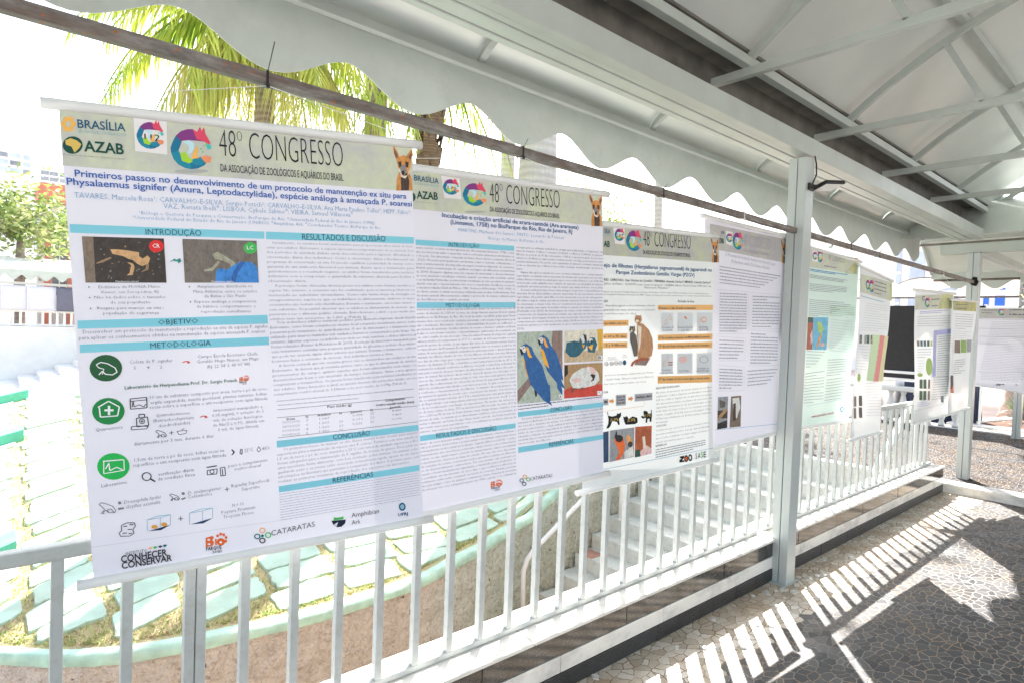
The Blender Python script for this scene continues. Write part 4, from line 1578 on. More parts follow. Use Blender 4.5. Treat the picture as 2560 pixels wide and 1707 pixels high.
('p',[(6985,6135),(7346,6769),(7342,6945),(7012,6660)],'macblue',4),
('q',[(7109,6886),(7312,6899),(7309,7040),(7106,7026)],'white',6),
('t','A',7137,7011,7278,7021,97,'navy','b'),
]),
('chick_photo',[
('q',[(7494,4751),(9970,4747),(9964,5862),(7473,5830)],'wallcr',1),
('p',[(7482,5394),(8668,5480),(9966,5459),(9964,5862),(7473,5830)],'sand',2),
('p',[(9594,4748),(9970,4747),(9966,5459),(9674,5471)],'ochre',2),
('p',[(7543,5461),(7627,5159),(8105,5107),(8672,5191),(8751,5416),(8339,5668),(7856,5649)],'macteal',3),
('p',[(8428,5095),(8675,4902),(8881,4929),(8960,5244),(8793,5418),(8506,5385)],'macteal',4),
('p',[(8511,5008),(8692,4915),(8796,5150),(8630,5212)],'white2',5),
('p',[(8716,4925),(8905,5019),(8795,5194)],'black',6),
('p',[(8589,5233),(8794,5261),(8669,5391)],'macyel',6),
('p',[(8919,5198),(9129,5025),(9423,5033),(9590,5264),(9418,5553),(8999,5524)],'macteal',4),
('p',[(9001,5335),(9336,5256),(9250,5479)],'macyel',5),
('e',(9170,5116),(134,4),(-1,63),'white2',5),
('p',[(9128,5137),(9296,5119),(9235,5253)],'black',6),
('q',[(9621,5665),(9913,5676),(9913,5814),(9620,5802)],'white',6),
('t','B',9663,5790,9861,5794,101,'navy','b'),
]),
('nestling_photo',[
('q',[(7472,5896),(9964,5936),(9957,7111),(7451,7050)],'tanbg',1),
('p',[(7456,6776),(8081,6636),(9960,6702),(9957,7111),(7451,7050)],'redcloth',2),
('e',(8651,6852),(799,50),(-2,181),'bowl',3),
('p',[(7763,6440),(8007,6231),(8579,6058),(9245,6045),(9668,6271),(9753,6552),(9323,6757),(8652,6784),(7999,6721)],'white2',4),
('p',[(8660,6130),(8993,6010),(9414,6098),(9497,6308),(9073,6377),(8782,6316)],'pinkw',5),
('p',[(8948,6393),(9243,6295),(9480,6353),(9367,6530),(9156,6564)],'black',6),
('p',[(7495,5919),(7693,5928),(7703,6215),(7488,6336)],'black',3),
('p',[(8004,6409),(8410,6386),(8738,6495),(8083,6547)],'pinkw',5),
('q',[(9595,6921),(9906,6941),(9905,7089),(9594,7069)],'white',6),
('t','C',9637,7053,9853,7063,102,'navy','b'),
]),
('body_text',[
('d',(4719,7139),(9905,7173),(4737,7241),(7734,7240),2,38,'body3'),
]),
('section_bar',[
('q',[(4735,7308),(10008,7358),(10007,7535),(4743,7478)],'bar',1),
]),
('body_text',[
('t','CONCLUSÃO',6587,7441,7931,7452,133,'barink'),
('g',('>A técnica utilizada para incubação e criação artificial das duas araras-canindés (Ara', 'ararauna) no BioParque do Rio foi bem-sucedida em todas as etapas, desde a retirada', 'dos ovos até o desmame dos animais. Os resultados obtidos indicam um protocolo', 'promissor para incubação e criação artificial de psitacídeos de médio porte. Além disso, o', 'relato de caso reforça a importância de cuidados rigorosos, como a higienização', 'adequada, a utilização de equipamentos apropriados e o comprometimento da equipe', 'envolvida, fatores essenciais para o sucesso do processo e para minimizar ao máximo os', 'riscos à vida dos filhotes.|'),(4712,7577),(10007,7620),(4714,8375),(10020,8450),67,'body3'),
]),
('section_bar',[
('q',[(4711,8460),(10002,8533),(10001,8704),(4712,8649)],'bar',1),
]),
('body_text',[
('t','REFERÊNCIAS',6483,8617,7993,8640,143,'barink'),
]),
('sponsor_logo',[
('p',[(3185,9425),(3380,9415),(3418,9453),(3367,9492),(3424,9532),(3383,9590),(3178,9590)],'orange2',2),
('e',(3271,9469),(43,6),(-1,18),'sheetw',3),
('e',(3277,9548),(44,6),(-1,18),'sheetw',3),
('p',[(3451,9483),(3495,9483),(3500,9593),(3456,9593)],'orange2',2),
('e',(3620,9554),(118,15),(-2,66),'orange2',2),
('e',(3615,9559),(39,5),(-1,21),'sheetw',3),
('e',(3526,9432),(39,5),(-1,27),'orange2',2),
('e',(3616,9413),(39,5),(-1,27),'orange2',2),
('e',(3704,9436),(39,5),(-1,28),'orange2',2),
('e',(3771,9494),(40,5),(-1,27),'orange2',2),
('e',(3759,9559),(39,6),(-1,28),'orange2',2),
('t','PARQUE',3185,9654,3635,9678,64,'ink','bb'),
('t','DO RIO',3377,9728,3643,9740,42,'ink','bb'),
('r',(5039,9476),(124,16),(-2,70),0.35,'amber2',3),
('r',(4862,9576),(122,15),(-2,69),0.35,'navyteal',3),
('r',(5240,9589),(125,15),(-2,69),0.35,'lcgreen',3),
('r',(5003,9707),(123,16),(-2,69),0.35,'ink',3),
('t','CATARATAS',5327,9643,6659,9682,120,'ink'),
]),
 ]),
 dict(corners=[(-1.69, 1.946, 1.889), (-1.64, 2.717, 1.926), (-1.64, 2.803, 0.799), (-1.69, 2.012, 0.768)],umin=-0.16,items=[
('header_print',[
('q',[(-1659,-29),(10500,-108),(10511,1119),(-1656,1168)],'band2',1),
]),
('header_text',[
('t','SÍLIA',-15,352,457,354,167,'navyteal','b'),
('t','ÓGICO',11,453,484,456,64,'skyteal'),
('t','AB',-40,851,406,852,212,'darkgreen','bb'),
]),
('number_card',[
('q',[(655,47),(1589,8),(1606,710),(818,712)],'card',4),
('L',(1181,356),(393,-4),(0,235),5),
('t','167',1019,456,1481,453,130,'black','b'),
]),
('congress_logo',[
('L',(2372,530),(652,-5),(2,400),2),
]),
('header_text',[
('t','48º CONGRESSO',3146,690,7536,663,614,'ink','n'),
('t','DA ASSOCIAÇÃO DE ZOOLÓGICOS E AQUÁRIOS DO BRASIL',3118,1015,7505,997,153,'ink','n2'),
]),
('wolf_picture',[
('W',(9564,-24),(900,-25),(9,1173),2),
]),
('title_text',[
('t','ejo de filhotes (Herpailurus yagouaroundi) de jaguarundi no',-37,1605,9719,1549,145,'title2','b'),
('t','Parque Zoobotânico Getúlio Vargas (PZGV)',916,1844,7931,1806,144,'title2','b'),
('t','RES: CARDOSO, Caio Vinícius de Carvalho¹; FERREIRA, Amanda Cardoso²; MENDES, Celandra Cardoso²',-10,2123,9617,2075,90,'body3','b'),
('t','Juliete da Paixão¹; GONDIM, Leane Souza de Queiroz³; OLIVEIRA, Alberto Vinicius Dantas³; LIMA, Ana Cely',-9,2270,9672,2231,90,'body'),
('t','Nascimento Maranhão⁴',3270,2369,5445,2366,90,'body'),
('t','giários do Setor de Cuidados Especiais do Parque Zoobotânico Getúlio Vargas, ²Médica Veterinária do Setor e Animais Silvestres e',-8,2558,9461,2541,62,'body'),
('t','do Hospital de Medicina Veterinária da UFBA. ³Gestora do Parque Zoobotânico Getúlio Vargas, ⁴Coordenador Clínico de Fauna Silvestre',-8,2661,9729,2650,62,'body'),
]),
('body_text',[
('t','ÇÃO',-7,2929,320,2928,84,'ink','b'),
('t','Herpailurus yagouaroundi, popularmente conhecido',124,3089,4192,3078,73,'body3'),
('t','guarundi, tem ampla distribuição no continente',-6,3250,4192,3250,73,'body3'),
('t',', ocorrendo por quase todo o Brasil.',-6,3391,2584,3397,72,'body3'),
('t','protocolo de manejo estabelecido pelo Parque',132,5725,4086,5762,73,'body3'),
('t','o Getúlio Vargas - BA para a criação de três filhotes de',80,5890,4087,5939,73,'body3'),
('t','bem como os resultados obtidos com a recria.',81,6058,3435,6108,73,'body3'),
]),
('diagram_box',[
('q',[(-5,3615),(1950,3609),(1951,3834),(-4,3833)],'orbox',1),
]),
('body_text',[
('t','reprodutivo: o ano todo',21,3763,1789,3766,85,'body3','b'),
]),
('diagram_box',[
('q',[(-4,4115),(1883,4125),(1883,4337),(-3,4320)],'orbox',1),
]),
('body_text',[
('t','o: 63 a 75 dias',23,4263,1728,4280,85,'body3','b'),
]),
('diagram_box',[
('q',[(-3,4436),(1884,4457),(1885,4682),(-2,4654)],'orbox',1),
]),
('body_text',[
('t',': 3 a 4 filhotes',24,4584,1729,4611,84,'body3','b'),
]),
('cat_picture',[
('p',[(2450,5371),(2563,5207),(3167,5125),(3829,5146),(3432,5440)],'branch',1),
('p',[(2699,3713),(3161,3771),(3675,4014),(3989,4361),(4065,4741),(3933,5067),(3533,5164),(2763,5167),(2676,4908),(2731,4439),(2643,4035)],'cougar',2),
('p',[(3607,5139),(3167,5098),(2563,5160),(2252,5264),(2140,5400),(2281,5431),(2450,5290),(3023,5229),(3681,5224)],'rust',3),
('e',(2756,3599),(302,2),(1,162),'cougar',3),
('p',[(2513,3498),(2541,3404),(2684,3471)],'cougar',3),
('p',[(2870,3459),(3000,3419),(3029,3527)],'cougar',3),
('e',(2670,3659),(129,1),(1,54),'cream',4),
('e',(2656,3579),(43,0),(0,20),'black',5),
('e',(2856,3587),(44,0),(0,20),'black',5),
('p',[(2728,3834),(3045,3905),(2962,4579),(2791,4912)],'cream',3),
('p',[(2078,4127),(2374,4085),(2616,4236),(2703,4573),(2677,5029),(2420,5048),(2249,4696),(2079,4426)],'darkcat',4),
('e',(2260,3990),(241,3),(1,126),'darkcat',5),
('p',[(2049,3921),(2063,3841),(2175,3882)],'darkcat',5),
('p',[(2344,3884),(2458,3838),(2486,3932)],'darkcat',5),
('e',(2190,4042),(84,1),(0,33),'cream',6),
('e',(2190,3969),(35,0),(0,16),'gold',6),
('e',(2345,3971),(35,0),(0,16),'gold',6),
]),
('diagram_box',[
('r',(249,5260),(145,5),(0,77),0.18,'ink',3),
]),
('body_text',[
('t','CR',157,5289,341,5295,58,'ink','b'),
]),
('diagram_box',[
('r',(647,5261),(147,5),(0,78),0.18,'ink',3),
]),
('body_text',[
('t','EN',553,5290,740,5296,58,'ink','b'),
]),
('diagram_box',[
('r',(996,5260),(149,5),(0,78),0.18,'ink',3),
]),
('body_text',[
('t','VU',901,5289,1091,5296,59,'ink','b'),
]),
('diagram_box',[
('r',(1322,5265),(150,5),(0,78),0.18,'ink',3),
]),
('body_text',[
('t','NT',1226,5294,1418,5301,59,'ink','b'),
]),
('diagram_box',[
('e',(1651,5256),(139,5),(1,99),'navyteal',2),
('l',[(328,5133),(367,5102),(726,5114),(766,5083),(807,5117),(1090,5119),(1144,5147)],9.75,'ink',3),
]),
('body_text',[
('t','Threatened',327,5056,954,5056,58,'body3'),
('t','Least',1512,4981,1789,4983,59,'body3'),
('t','Concern',1444,5058,1845,5057,60,'body3'),
('t','OGIA',3,6375,371,6376,84,'ink','b'),
]),
('diagram_box',[
('q',[(4,6594),(399,6601),(399,6848),(5,6838)],'greybox',1),
]),
('body_text',[
('t','EMA',70,6759,333,6746,84,'ink','b'),
]),
('diagram_box',[
('q',[(973,6494),(1753,6508),(1755,6938),(975,6919)],'greybox',1),
]),
('body_text',[
('t','Setor de',1041,6622,1685,6621,86,'ink','b'),
('t','Cuidados',1042,6733,1685,6733,85,'ink','b'),
('t','Especiais',1042,6845,1685,6846,85,'ink','b'),
]),
('diagram_box',[
('q',[(2484,6539),(4000,6566),(4002,6868),(2485,6834)],'greybox',1),
]),
('body_text',[
('t','Avaliação clínica',2556,6710,3927,6734,88,'ink','b'),
]),
('diagram_box',[
('p',[(465,6653),(665,6659),(665,6600),(853,6722),(665,6821),(665,6763),(465,6757)],'orange3',2),
('p',[(1949,6642),(2159,6647),(2159,6587),(2357,6712),(2160,6814),(2159,6754),(1949,6748)],'orange3',2),
('l',[(6,7063),(3250,7064),(3278,6861)],13.0,'orange3',3),
]),
('cat_silhouette',[
('p',[(295,7102),(361,7120),(374,7250),(667,7309),(1003,7294),(1098,7209),(1206,7242),(1370,7188),(1371,7339),(1207,7440),(1263,7661),(1154,7685),(1045,7546),(694,7487),(535,7670),(402,7744),(218,7743),(375,7561),(401,7401)],'black',2),
('t','J1: 209g',534,7475,1126,7480,98,'gold','b'),
('p',[(1536,7371),(1674,7400),(1840,7372),(1980,7502),(2289,7417),(2688,7499),(2717,7690),(2503,7741),(1730,7709),(1619,7575)],'black',2),
('t','J2: 257g',1869,7594,2488,7599,101,'gold','b'),
('p',[(2976,7483),(3106,7449),(3263,7503),(3210,7285),(3315,7256),(3553,7308),(3633,7406),(3873,7404),(3873,7256),(3940,7273),(3955,7521),(3902,7753),(3768,7755),(3741,7599),(3568,7617),(3529,7768),(3396,7758),(3435,7546),(3172,7576)],'black',2),
('t','J3: 210g',3237,7501,3820,7506,92,'gold','b'),
]),
('rearing_photo',[
('q',[(-18,7866),(403,7855),(380,9052),(-14,9051)],'navy2',1),
]),
('rearing_photo_two',[
('q',[(482,7841),(2447,7871),(2395,9055),(433,9077)],'greyph',1),
]),
('rearing_photo_three',[
('q',[(2518,7857),(3948,7920),(3909,9066),(2481,9097)],'orangeph',1),
]),
('rearing_photo_two',[
('p',[(804,8246),(1074,8073),(1484,8140),(1692,8522),(1555,8840),(1213,9071),(942,9044),(1212,8742)],'orange2',2),
('p',[(804,8181),(1005,7870),(1074,8105)],'black',3),
('e',(1210,8215),(302,26),(1,145),'black',3),
('p',[(1760,8196),(1969,8114),(2251,8371),(2111,8626),(1831,8435)],'orange3',2),
('e',(2097,8525),(197,18),(0,120),'wolfdk',3),
('p',[(1624,8781),(2322,8579),(2367,9019),(1625,9046)],'white2',2),
]),
('rearing_photo_three',[
('p',[(2533,7925),(2892,8089),(3181,7908),(3622,8080),(3844,7960),(3921,8585),(3478,8820),(3040,8847),(2536,8598)],'rust',2),
('p',[(3110,8310),(3329,8295),(3449,8817),(3185,8793)],'cream',3),
('p',[(2896,8901),(3477,8683),(3893,8858),(3849,9060),(2969,9078)],'pinkw',3),
('p',[(2508,8797),(2895,8800),(2969,9098),(2495,9092)],'darkgreen',2),
]),
('body_text',[
('t','Evolução da dieta',6289,2902,7939,2907,86,'ink','b'),
]),
('diagram_box',[
('q',[(4463,3022),(9911,3002),(9913,3228),(4464,3229)],'orbox',1),
]),
('body_text',[
('t','Primeiros 5 dias: Biomilk na mamadeira',4555,3188,8111,3184,85,'body3','b'),
]),
('diagram_box',[
('q',[(4470,4232),(9922,4270),(9924,4534),(4471,4474)],'orbox',1),
]),
('body_text',[
('t','6º dia: sucedâneo misturado com BMother&BabyCat triturado',4562,4400,9637,4447,86,'body3','b'),
]),
('diagram_box',[
('q',[(4472,4564),(9925,4632),(9927,4895),(4473,4806)],'orbox',1),
]),
('body_text',[
('t','14º dia: introdução de frango moído misturado ao sucedâneo',4564,4732,9640,4807,86,'body3','b'),
]),
('diagram_box',[
('q',[(4479,5915),(9937,6102),(9940,6435),(4481,6220)],'orbox',1),
]),
('body_text',[
('t','19º dia: inclusão de carne bovina, fígado e vísceras moídos',4571,6085,9652,6272,87,'body3','b'),
]),
('diagram_box',[
('q',[(4800,3334),(5861,3335),(5865,4113),(4805,4098)],'icbox',1),
('q',[(4810,5003),(5871,5019),(5877,5869),(4814,5839)],'icbox',1),
('q',[(6292,3336),(7824,3338),(7830,4140),(6297,4119)],'icbox',1),
('q',[(6303,5045),(7837,5069),(7843,5946),(6309,5901)],'icbox',1),
('q',[(8283,3339),(9860,3341),(9867,4168),(8289,4146)],'icbox',1),
('q',[(8296,5102),(9875,5127),(9883,6031),(8303,5985)],'icbox',1),
]),
('body_text',[
('t','Consumo de',4773,3973,5896,3972,84,'body'),
('t','6 a 20mL',4927,4093,5739,4090,84,'body'),
('t','Tamamentações',6264,3990,7829,3994,86,'body'),
('t','por dia',6669,4117,7394,4112,87,'body'),
('t','Intervalo',8511,4009,9420,4005,89,'body'),
('t','de 2 a 3h',8512,4127,9456,4125,89,'body'),
('t','Consumo',4814,5713,5670,5733,84,'body'),
('t','médio de 15 mL',4600,5830,5908,5870,84,'body'),
('t','20g de frango',6421,5813,7456,5841,87,'body'),
('t','1 unidade de',8301,5787,9612,5823,89,'body'),
('t','camundongo',8182,5885,9613,5928,89,'body'),
]),
('diagram_box',[
('l',[(5219,3607),(5064,3767),(5220,3831),(5375,3769),(5219,3607)],14.0,'orange3',3),
('l',[(5545,3419),(5390,3580),(5547,3644),(5704,3582),(5545,3419)],14.0,'orange3',3),
('l',[(5089,5304),(4935,5460),(5090,5528),(5245,5471),(5089,5304)],14.0,'orange3',3),
('l',[(5336,5102),(5182,5259),(5338,5327),(5494,5269),(5336,5102)],14.0,'orange3',3),
('e',(7075,3553),(124,68),(-77,26),'orange3',3),
('r',(8977,3651),(298,2),(1,126),0.35,'peach',3),
('e',(6873,5313),(429,14),(1,144),'pinkw',2),
('r',(9043,5384),(459,15),(1,149),0.08,'greyink',3),
('e',(5463,5394),(63,3),(0,21),'rust',2),
('e',(5573,5377),(63,2),(0,21),'rust',2),
('e',(5684,5402),(63,2),(0,21),'rust',2),
('e',(5794,5385),(64,2),(0,21),'rust',2),
('e',(5464,5493),(63,2),(0,21),'rust',2),
('e',(5574,5476),(63,2),(0,21),'rust',2),
('e',(5684,5501),(63,2),(0,21),'rust',2),
('e',(5795,5484),(63,2),(0,21),'rust',2),
]),
('body_text',[
('t','RESULTADOS E DISCUSSÃO',4330,6447,6522,6462,78,'ink','b'),
('g',('No início do protocolo não houve rejeição do sucedâneo', 'estabelecido e todas se adaptaram sem dificuldades à mamadeira.', 'A J3 veio a óbito no trigésimo dia e foi submetida à necropsia, que', 'não apresentou achados conclusivos da causa mortis. As', 'jaguarundis sobreviventes, J1 e J2, apresentaram ganho de peso', 'médio diário de 16,6g e 16,1g e pico de crescimento na terceira', 'semana, com ganho de até 30g de peso por dia, atingindo 1.370g e', '1309g respectivamente na décima semana, totalmente', 'desmamadas.|'),(4331,6627),(9906,6679),(4308,7857),(9774,7983),79,'body3'),
('t','CONCLUSÃO',4309,8010,5292,8030,77,'ink','b'),
('g',('Constatou-se que o protocolo de manejo adotado foi viável e', 'apresentou resultados positivos, visto que, diante da dificuldade', 'que é a recria e reabilitação de animais selvagens em cativeiro, a', 'taxa de sobrevivência superou o esperado.|'),(4295,8189),(9633,8259),(4282,8686),(9548,8779),79,'body3'),
('t','REFERÊNCIAS',4283,8839,5297,8847,77,'ink','b'),
('d',(4284,8977),(9143,9007),(4255,9293),(9145,9283),4,48,'body'),
]),
('print',[
('l',[(-14,9302),(9966,9419)],16.25,'blueline',3),
]),
('sponsor_logo',[
('p',[(6575,9465),(6984,9476),(6985,9563),(6772,9657),(7002,9666),(7002,9746),(6528,9726),(6527,9633),(6739,9553),(6575,9544)],'black',2),
('r',(7183,9619),(200,20),(1,153),0.42,'black',3),
('e',(7183,9619),(133,13),(1,109),'orange2',2),
('r',(7584,9622),(202,20),(1,154),0.5,'black',3),
('t','S A',8109,9733,8590,9737,251,'ink','b'),
('t','S',8642,9727,8868,9735,253,'lcgreen','b'),
('t','E',8938,9749,9202,9753,254,'ink','b'),
]),
 ]),
 dict(corners=[(-1.69, 2.784, 2.03), (-1.665, 3.552, 2.03), (-1.665, 3.58, 0.875), (-1.69, 2.899, 0.844)],umin=-0.1,items=[
('header_print',[
('q',[(-380,258),(10046,143),(10204,1347),(-407,1296)],'band3',1),
]),
('header_text',[
('t','ZAB',615,996,1177,988,213,'darkgreen','bb'),
('t','ILIA',878,575,1280,567,119,'navyteal','b'),
]),
('number_card',[
('q',[(1442,402),(2309,407),(2275,1015),(1483,982)],'card',4),
('L',(1895,686),(409,-8),(1,189),5),
('t','171',1750,790,2167,790,122,'black','b'),
]),
('congress_logo',[
('L',(2974,751),(673,-11),(10,389),2),
]),
('header_text',[
('t','48º CONGRESSO',3679,916,7456,851,545,'palegrey','n'),
('t','DA ASSOCIAÇÃO DE ZOOLÓGICOS E AQUÁRIOS DO BRASIL',3688,1184,7333,1159,131,'palegrey','n2'),
]),
('wolf_picture',[
('W',(8981,176),(1064,-41),(141,1223),2),
]),
('title_text',[
('t','O Processo de Incubação Artificial de Ovos de Guará',1381,1498,8217,1574,138,'palegrey'),
('t','(Eudocimus ruber): Da Coleta à Eclosão',2114,1752,7416,1811,139,'palegrey'),
]),
('body_text',[
('d',(664,2034),(9120,2086),(656,2741),(6163,2758),6,62,'palegrey'),
]),
('print',[
('l',[(423,4947),(4580,4943),(4491,2980),(449,3028)],11.25,'faint',3),
]),
('body_text',[
('d',(651,3207),(4265,3151),(592,4859),(4288,4862),14,64,'palegrey'),
]),
('print',[
('l',[(4933,4737),(9504,4716),(9304,2977),(4847,3024)],12.0,'faint',3),
]),
('body_text',[
('d',(5095,3217),(9052,3163),(5123,4642),(9160,4630),11,69,'palegrey'),
]),
('print',[
('l',[(407,6120),(4198,6191),(4157,5155),(421,5059)],11.5,'faint',3),
]),
('body_text',[
('d',(630,5256),(3926,5328),(579,6032),(3906,6102),6,67,'palegrey'),
]),
('print',[
('l',[(4771,6447),(9429,6555),(9241,4861),(4693,4777)],12.5,'faint',3),
]),
('body_text',[
('d',(4946,4986),(8983,5048),(4965,6353),(9078,6455),10,72,'palegrey'),
]),
('print',[
('l',[(389,7452),(4081,7606),(4040,6491),(404,6313)],12.0,'faint',3),
]),
('body_text',[
('d',(616,6522),(3805,6664),(564,7365),(3785,7506),7,70,'palegrey'),
('d',(4537,6732),(9167,6762),(4567,7408),(7835,7426),5,67,'palegrey'),
]),
('lab_photo',[
('q',[(450,7736),(1835,7772),(1681,9205),(299,9178)],'greyph',1),
('p',[(377,8340),(1747,8389),(1702,8765),(350,8683)],'wolfdk',2),
('p',[(602,7866),(1494,8000),(1381,8241),(709,8239)],'darkcat',2),
('p',[(439,8591),(1609,8255),(1678,8427),(437,8797)],'tanbg',3),
('p',[(369,8917),(1679,8848),(1681,9205),(299,9178)],'black',2),
]),
('hatching_photo',[
('q',[(2249,7795),(3673,7822),(3620,9272),(2031,9216)],'bark',1),
('p',[(2413,7887),(3361,7898),(3544,8379),(3024,8860),(2541,8569)],'white2',2),
('p',[(2534,8146),(2888,8125),(2905,8938),(2499,8951)],'wolfdk',3),
]),
('print',[
('l',[(34,9181),(9914,9572)],16.75,'blueline',3),
]),
 ]),
 dict(corners=[(-1.65, 3.836, 1.995), (-1.635, 4.587, 1.979), (-1.635, 4.531, 0.875), (-1.65, 3.842, 0.879)],umin=-0.08,items=[
('header_print',[
('q',[(-1015,19),(9764,-174),(9558,807),(-1093,1094)],'band',1),
('p',[(7782,586),(9604,-178),(9558,807),(6963,939)],'bandgold',2),
]),
('wolf_picture',[
('q',[(8882,-164),(9635,-180),(9527,809),(8860,803)],'wolfor',2),
]),
('number_card',[
('q',[(172,83),(1225,28),(1472,680),(455,716)],'card',4),
('L',(829,388),(457,-22),(37,212),5),
]),
('congress_logo',[
('L',(1849,325),(526,-25),(64,345),2),
]),
('header_text',[
('t','48º CONGRESSO',3418,430,6817,339,409,'bandink','n'),
]),
('body_text',[
('d',(2691,852),(6910,722),(2705,925),(6929,800),1,88,'midgrey'),
('d',(34,1211),(8507,1002),(47,1290),(8527,1081),2,64,'title3'),
('d',(-43,1504),(7520,1357),(-20,1648),(7559,1514),3,43,'midgrey'),
('d',(38,2008),(7478,1799),(47,2373),(7415,2165),5,44,'midgrey'),
('d',(55,2890),(9270,2698),(65,3749),(3252,3725),9,44,'midgrey'),
('d',(4239,3061),(9496,2940),(4071,3620),(9492,3531),6,47,'green4'),
]),
('ibis_photo',[
('q',[(-48,3843),(1164,3821),(1207,5627),(-101,5637)],'rust',1),
('p',[(-44,3866),(1114,3838),(1107,4099),(-26,4145)],'darkgreen',2),
('p',[(622,4805),(1093,4485),(1212,5185),(842,5347)],'pinkw',2),
]),
('map_picture',[
('q',[(1164,3821),(3978,3719),(3905,5615),(1207,5627)],'mapblue',1),
('p',[(1953,4076),(2620,4019),(3251,4437),(2760,4766),(2253,4538)],'mapgreen',2),
('p',[(2678,4767),(3028,4721),(2737,5085),(2167,5572),(2064,5453),(2393,5010)],'orange3',2),
('e',(3142,5321),(449,-5),(22,113),'pinkw',2),
]),
('body_text',[
('d',(4403,3849),(9410,3830),(4426,5636),(9420,5731),12,40,'faint'),
('d',(-7,5745),(3650,5764),(-3,6611),(1862,6620),6,47,'midgrey'),
('d',(4312,6216),(9197,6128),(4207,7137),(9096,7014),7,50,'midgrey'),
('d',(-72,7008),(3868,6881),(43,8630),(3925,8666),11,48,'midgrey'),
('d',(4257,7391),(8837,7279),(4201,8588),(8823,8542),8,51,'midgrey'),
]),
('header_text',[
('t','www.zoomelhor.com.br',1751,9514,6424,9440,150,'red2','b'),
]),
('sponsor_logo',[
('r',(8342,9240),(459,16),(39,166),0.36,'blueline',3),
]),
('body_text',[
('d',(7934,9563),(9068,9543),(7934,9563),(9068,9543),1,55,'blueline'),
]),
('print',[
('l',[(603,8814),(9485,8560)],12.5,'blueline',3),
]),
 ]),
 dict(corners=[(-1.6, 4.506, 1.942), (-1.58, 5.067, 1.883), (-1.56, 4.936, 0.767), (-1.58, 4.431, 0.753)],umin=0,items=[
('header_print',[
('q',[(267,450),(10408,118),(10449,1356),(385,1475)],'band',1),
]),
('wolf_picture',[
('q',[(9551,141),(10408,118),(10449,1356),(9681,1359)],'bandgold',2),
]),
('number_card',[
('L',(2534,908),(628,-23),(96,285),3),
]),
('congress_logo',[
('L',(3753,896),(824,-29),(130,367),2),
]),
('body_text',[
('d',(4631,558),(8310,484),(4670,1265),(8361,1188),4,92,'greyink'),
('d',(463,1732),(9791,1610),(294,1818),(9580,1708),1,66,'author'),
('d',(2575,2025),(9865,1778),(851,3670),(10069,3435),12,38,'faint'),
]),
('photo_strip',[
('q',[(735,3948),(1373,3929),(1526,4428),(883,4443)],'bark',1),
('q',[(1212,3934),(1859,3914),(2017,4416),(1364,4431)],'darkgreen',1),
('q',[(2684,3888),(3359,3867),(3530,4380),(2849,4396)],'greyph',1),
('q',[(3401,3866),(4089,3844),(4268,4362),(3573,4379)],'dkgreen',1),
('q',[(4395,3835),(5102,3813),(5291,4338),(4576,4355)],'bark',1),
]),
('data_table',[
('q',[(4909,3777),(7216,3747),(6881,6656),(4315,6593)],'tblgreen',1),
('q',[(7216,3747),(8476,3734),(7953,6665),(6404,6653)],'tblred',1),
('q',[(8476,3734),(10602,3705),(11018,6641),(8052,6665)],'tblyel',1),
]),
('body_text',[
('d',(134,4595),(4287,4546),(359,6075),(3935,6117),10,39,'faint'),
]),
('print',[
('e',(2092,6409),(593,3),(78,254),'mapgreen',1),
]),
('body_text',[
('d',(4150,6766),(9917,6774),(4804,8735),(9984,8875),12,44,'faint'),
]),
('photo_strip',[
('q',[(557,7480),(1461,7499),(1638,8101),(724,8075)],'bark',1),
('q',[(2419,7475),(3373,7494),(3570,8113),(2606,8086)],'darkcat',1),
('q',[(666,8158),(1579,8185),(1758,8798),(836,8762)],'bark',1),
('q',[(2546,8171),(3510,8200),(3710,8829),(2736,8792)],'darkcat',1),
]),
 ]),
 dict(corners=[(-1.68, 5.985, 1.876), (-1.6, 6.825, 1.892), (-1.6, 6.875, 0.76), (-1.68, 6.124, 0.72)],umin=0,items=[
('header_print',[
('q',[(108,428),(9652,29),(9721,1211),(163,1478)],'band',1),
('q',[(6801,157),(9652,29),(9721,1211),(5837,1330)],'bandgold',2),
]),
('number_card',[
('L',(1981,574),(362,-8),(13,175),3),
]),
('congress_logo',[
('L',(2953,876),(620,-12),(30,355),2),
]),
('body_text',[
('d',(3975,677),(6115,580),(4022,1175),(6176,1089),2,119,'greyink'),
('d',(1320,1629),(8493,1420),(1162,1759),(8129,1583),2,78,'lilac'),
('d',(681,2008),(9342,1838),(721,2701),(9459,2598),5,49,'midgrey'),
]),
('photo_strip',[
('q',[(614,3758),(1187,3766),(1212,4178),(637,4168)],'bark',1),
('q',[(1424,3769),(2007,3776),(2037,4192),(1451,4182)],'macteal',1),
('q',[(2250,3779),(2844,3787),(2877,4207),(2280,4196)],'macteal',1),
('q',[(3091,3790),(3696,3798),(3734,4222),(3125,4211)],'dkgreen',1),
('q',[(3947,3801),(4564,3809),(4606,4237),(3986,4226)],'bandgold',1),
]),
('data_table',[
('p',[(4923,3019),(9823,2873),(9803,3261),(5887,3396),(5678,6644),(4614,6598)],'lilacbox',1),
]),
('body_text',[
('d',(6282,3561),(9594,3482),(6064,6661),(9680,6758),18,54,'midgrey'),
('d',(651,4425),(4334,4447),(514,4993),(4029,5087),4,51,'midgrey'),
]),
('diagram_box',[
('e',(3727,5787),(886,30),(60,686),'mapgreen',1),
('e',(1275,6324),(703,29),(10,152),'mapgreen',1),
]),
('body_text',[
('d',(698,5260),(2433,5311),(571,6049),(1960,6103),5,53,'faint'),
]),
('photo_strip',[
('q',[(1122,6663),(1966,6702),(2014,7411),(1164,7365)],'dkgreen',1),
('q',[(1174,7542),(2026,7589),(2076,8311),(1216,8257)],'dkgreen',1),
('q',[(2180,6712),(3044,6751),(3101,7469),(2230,7422)],'dkgreen',1),
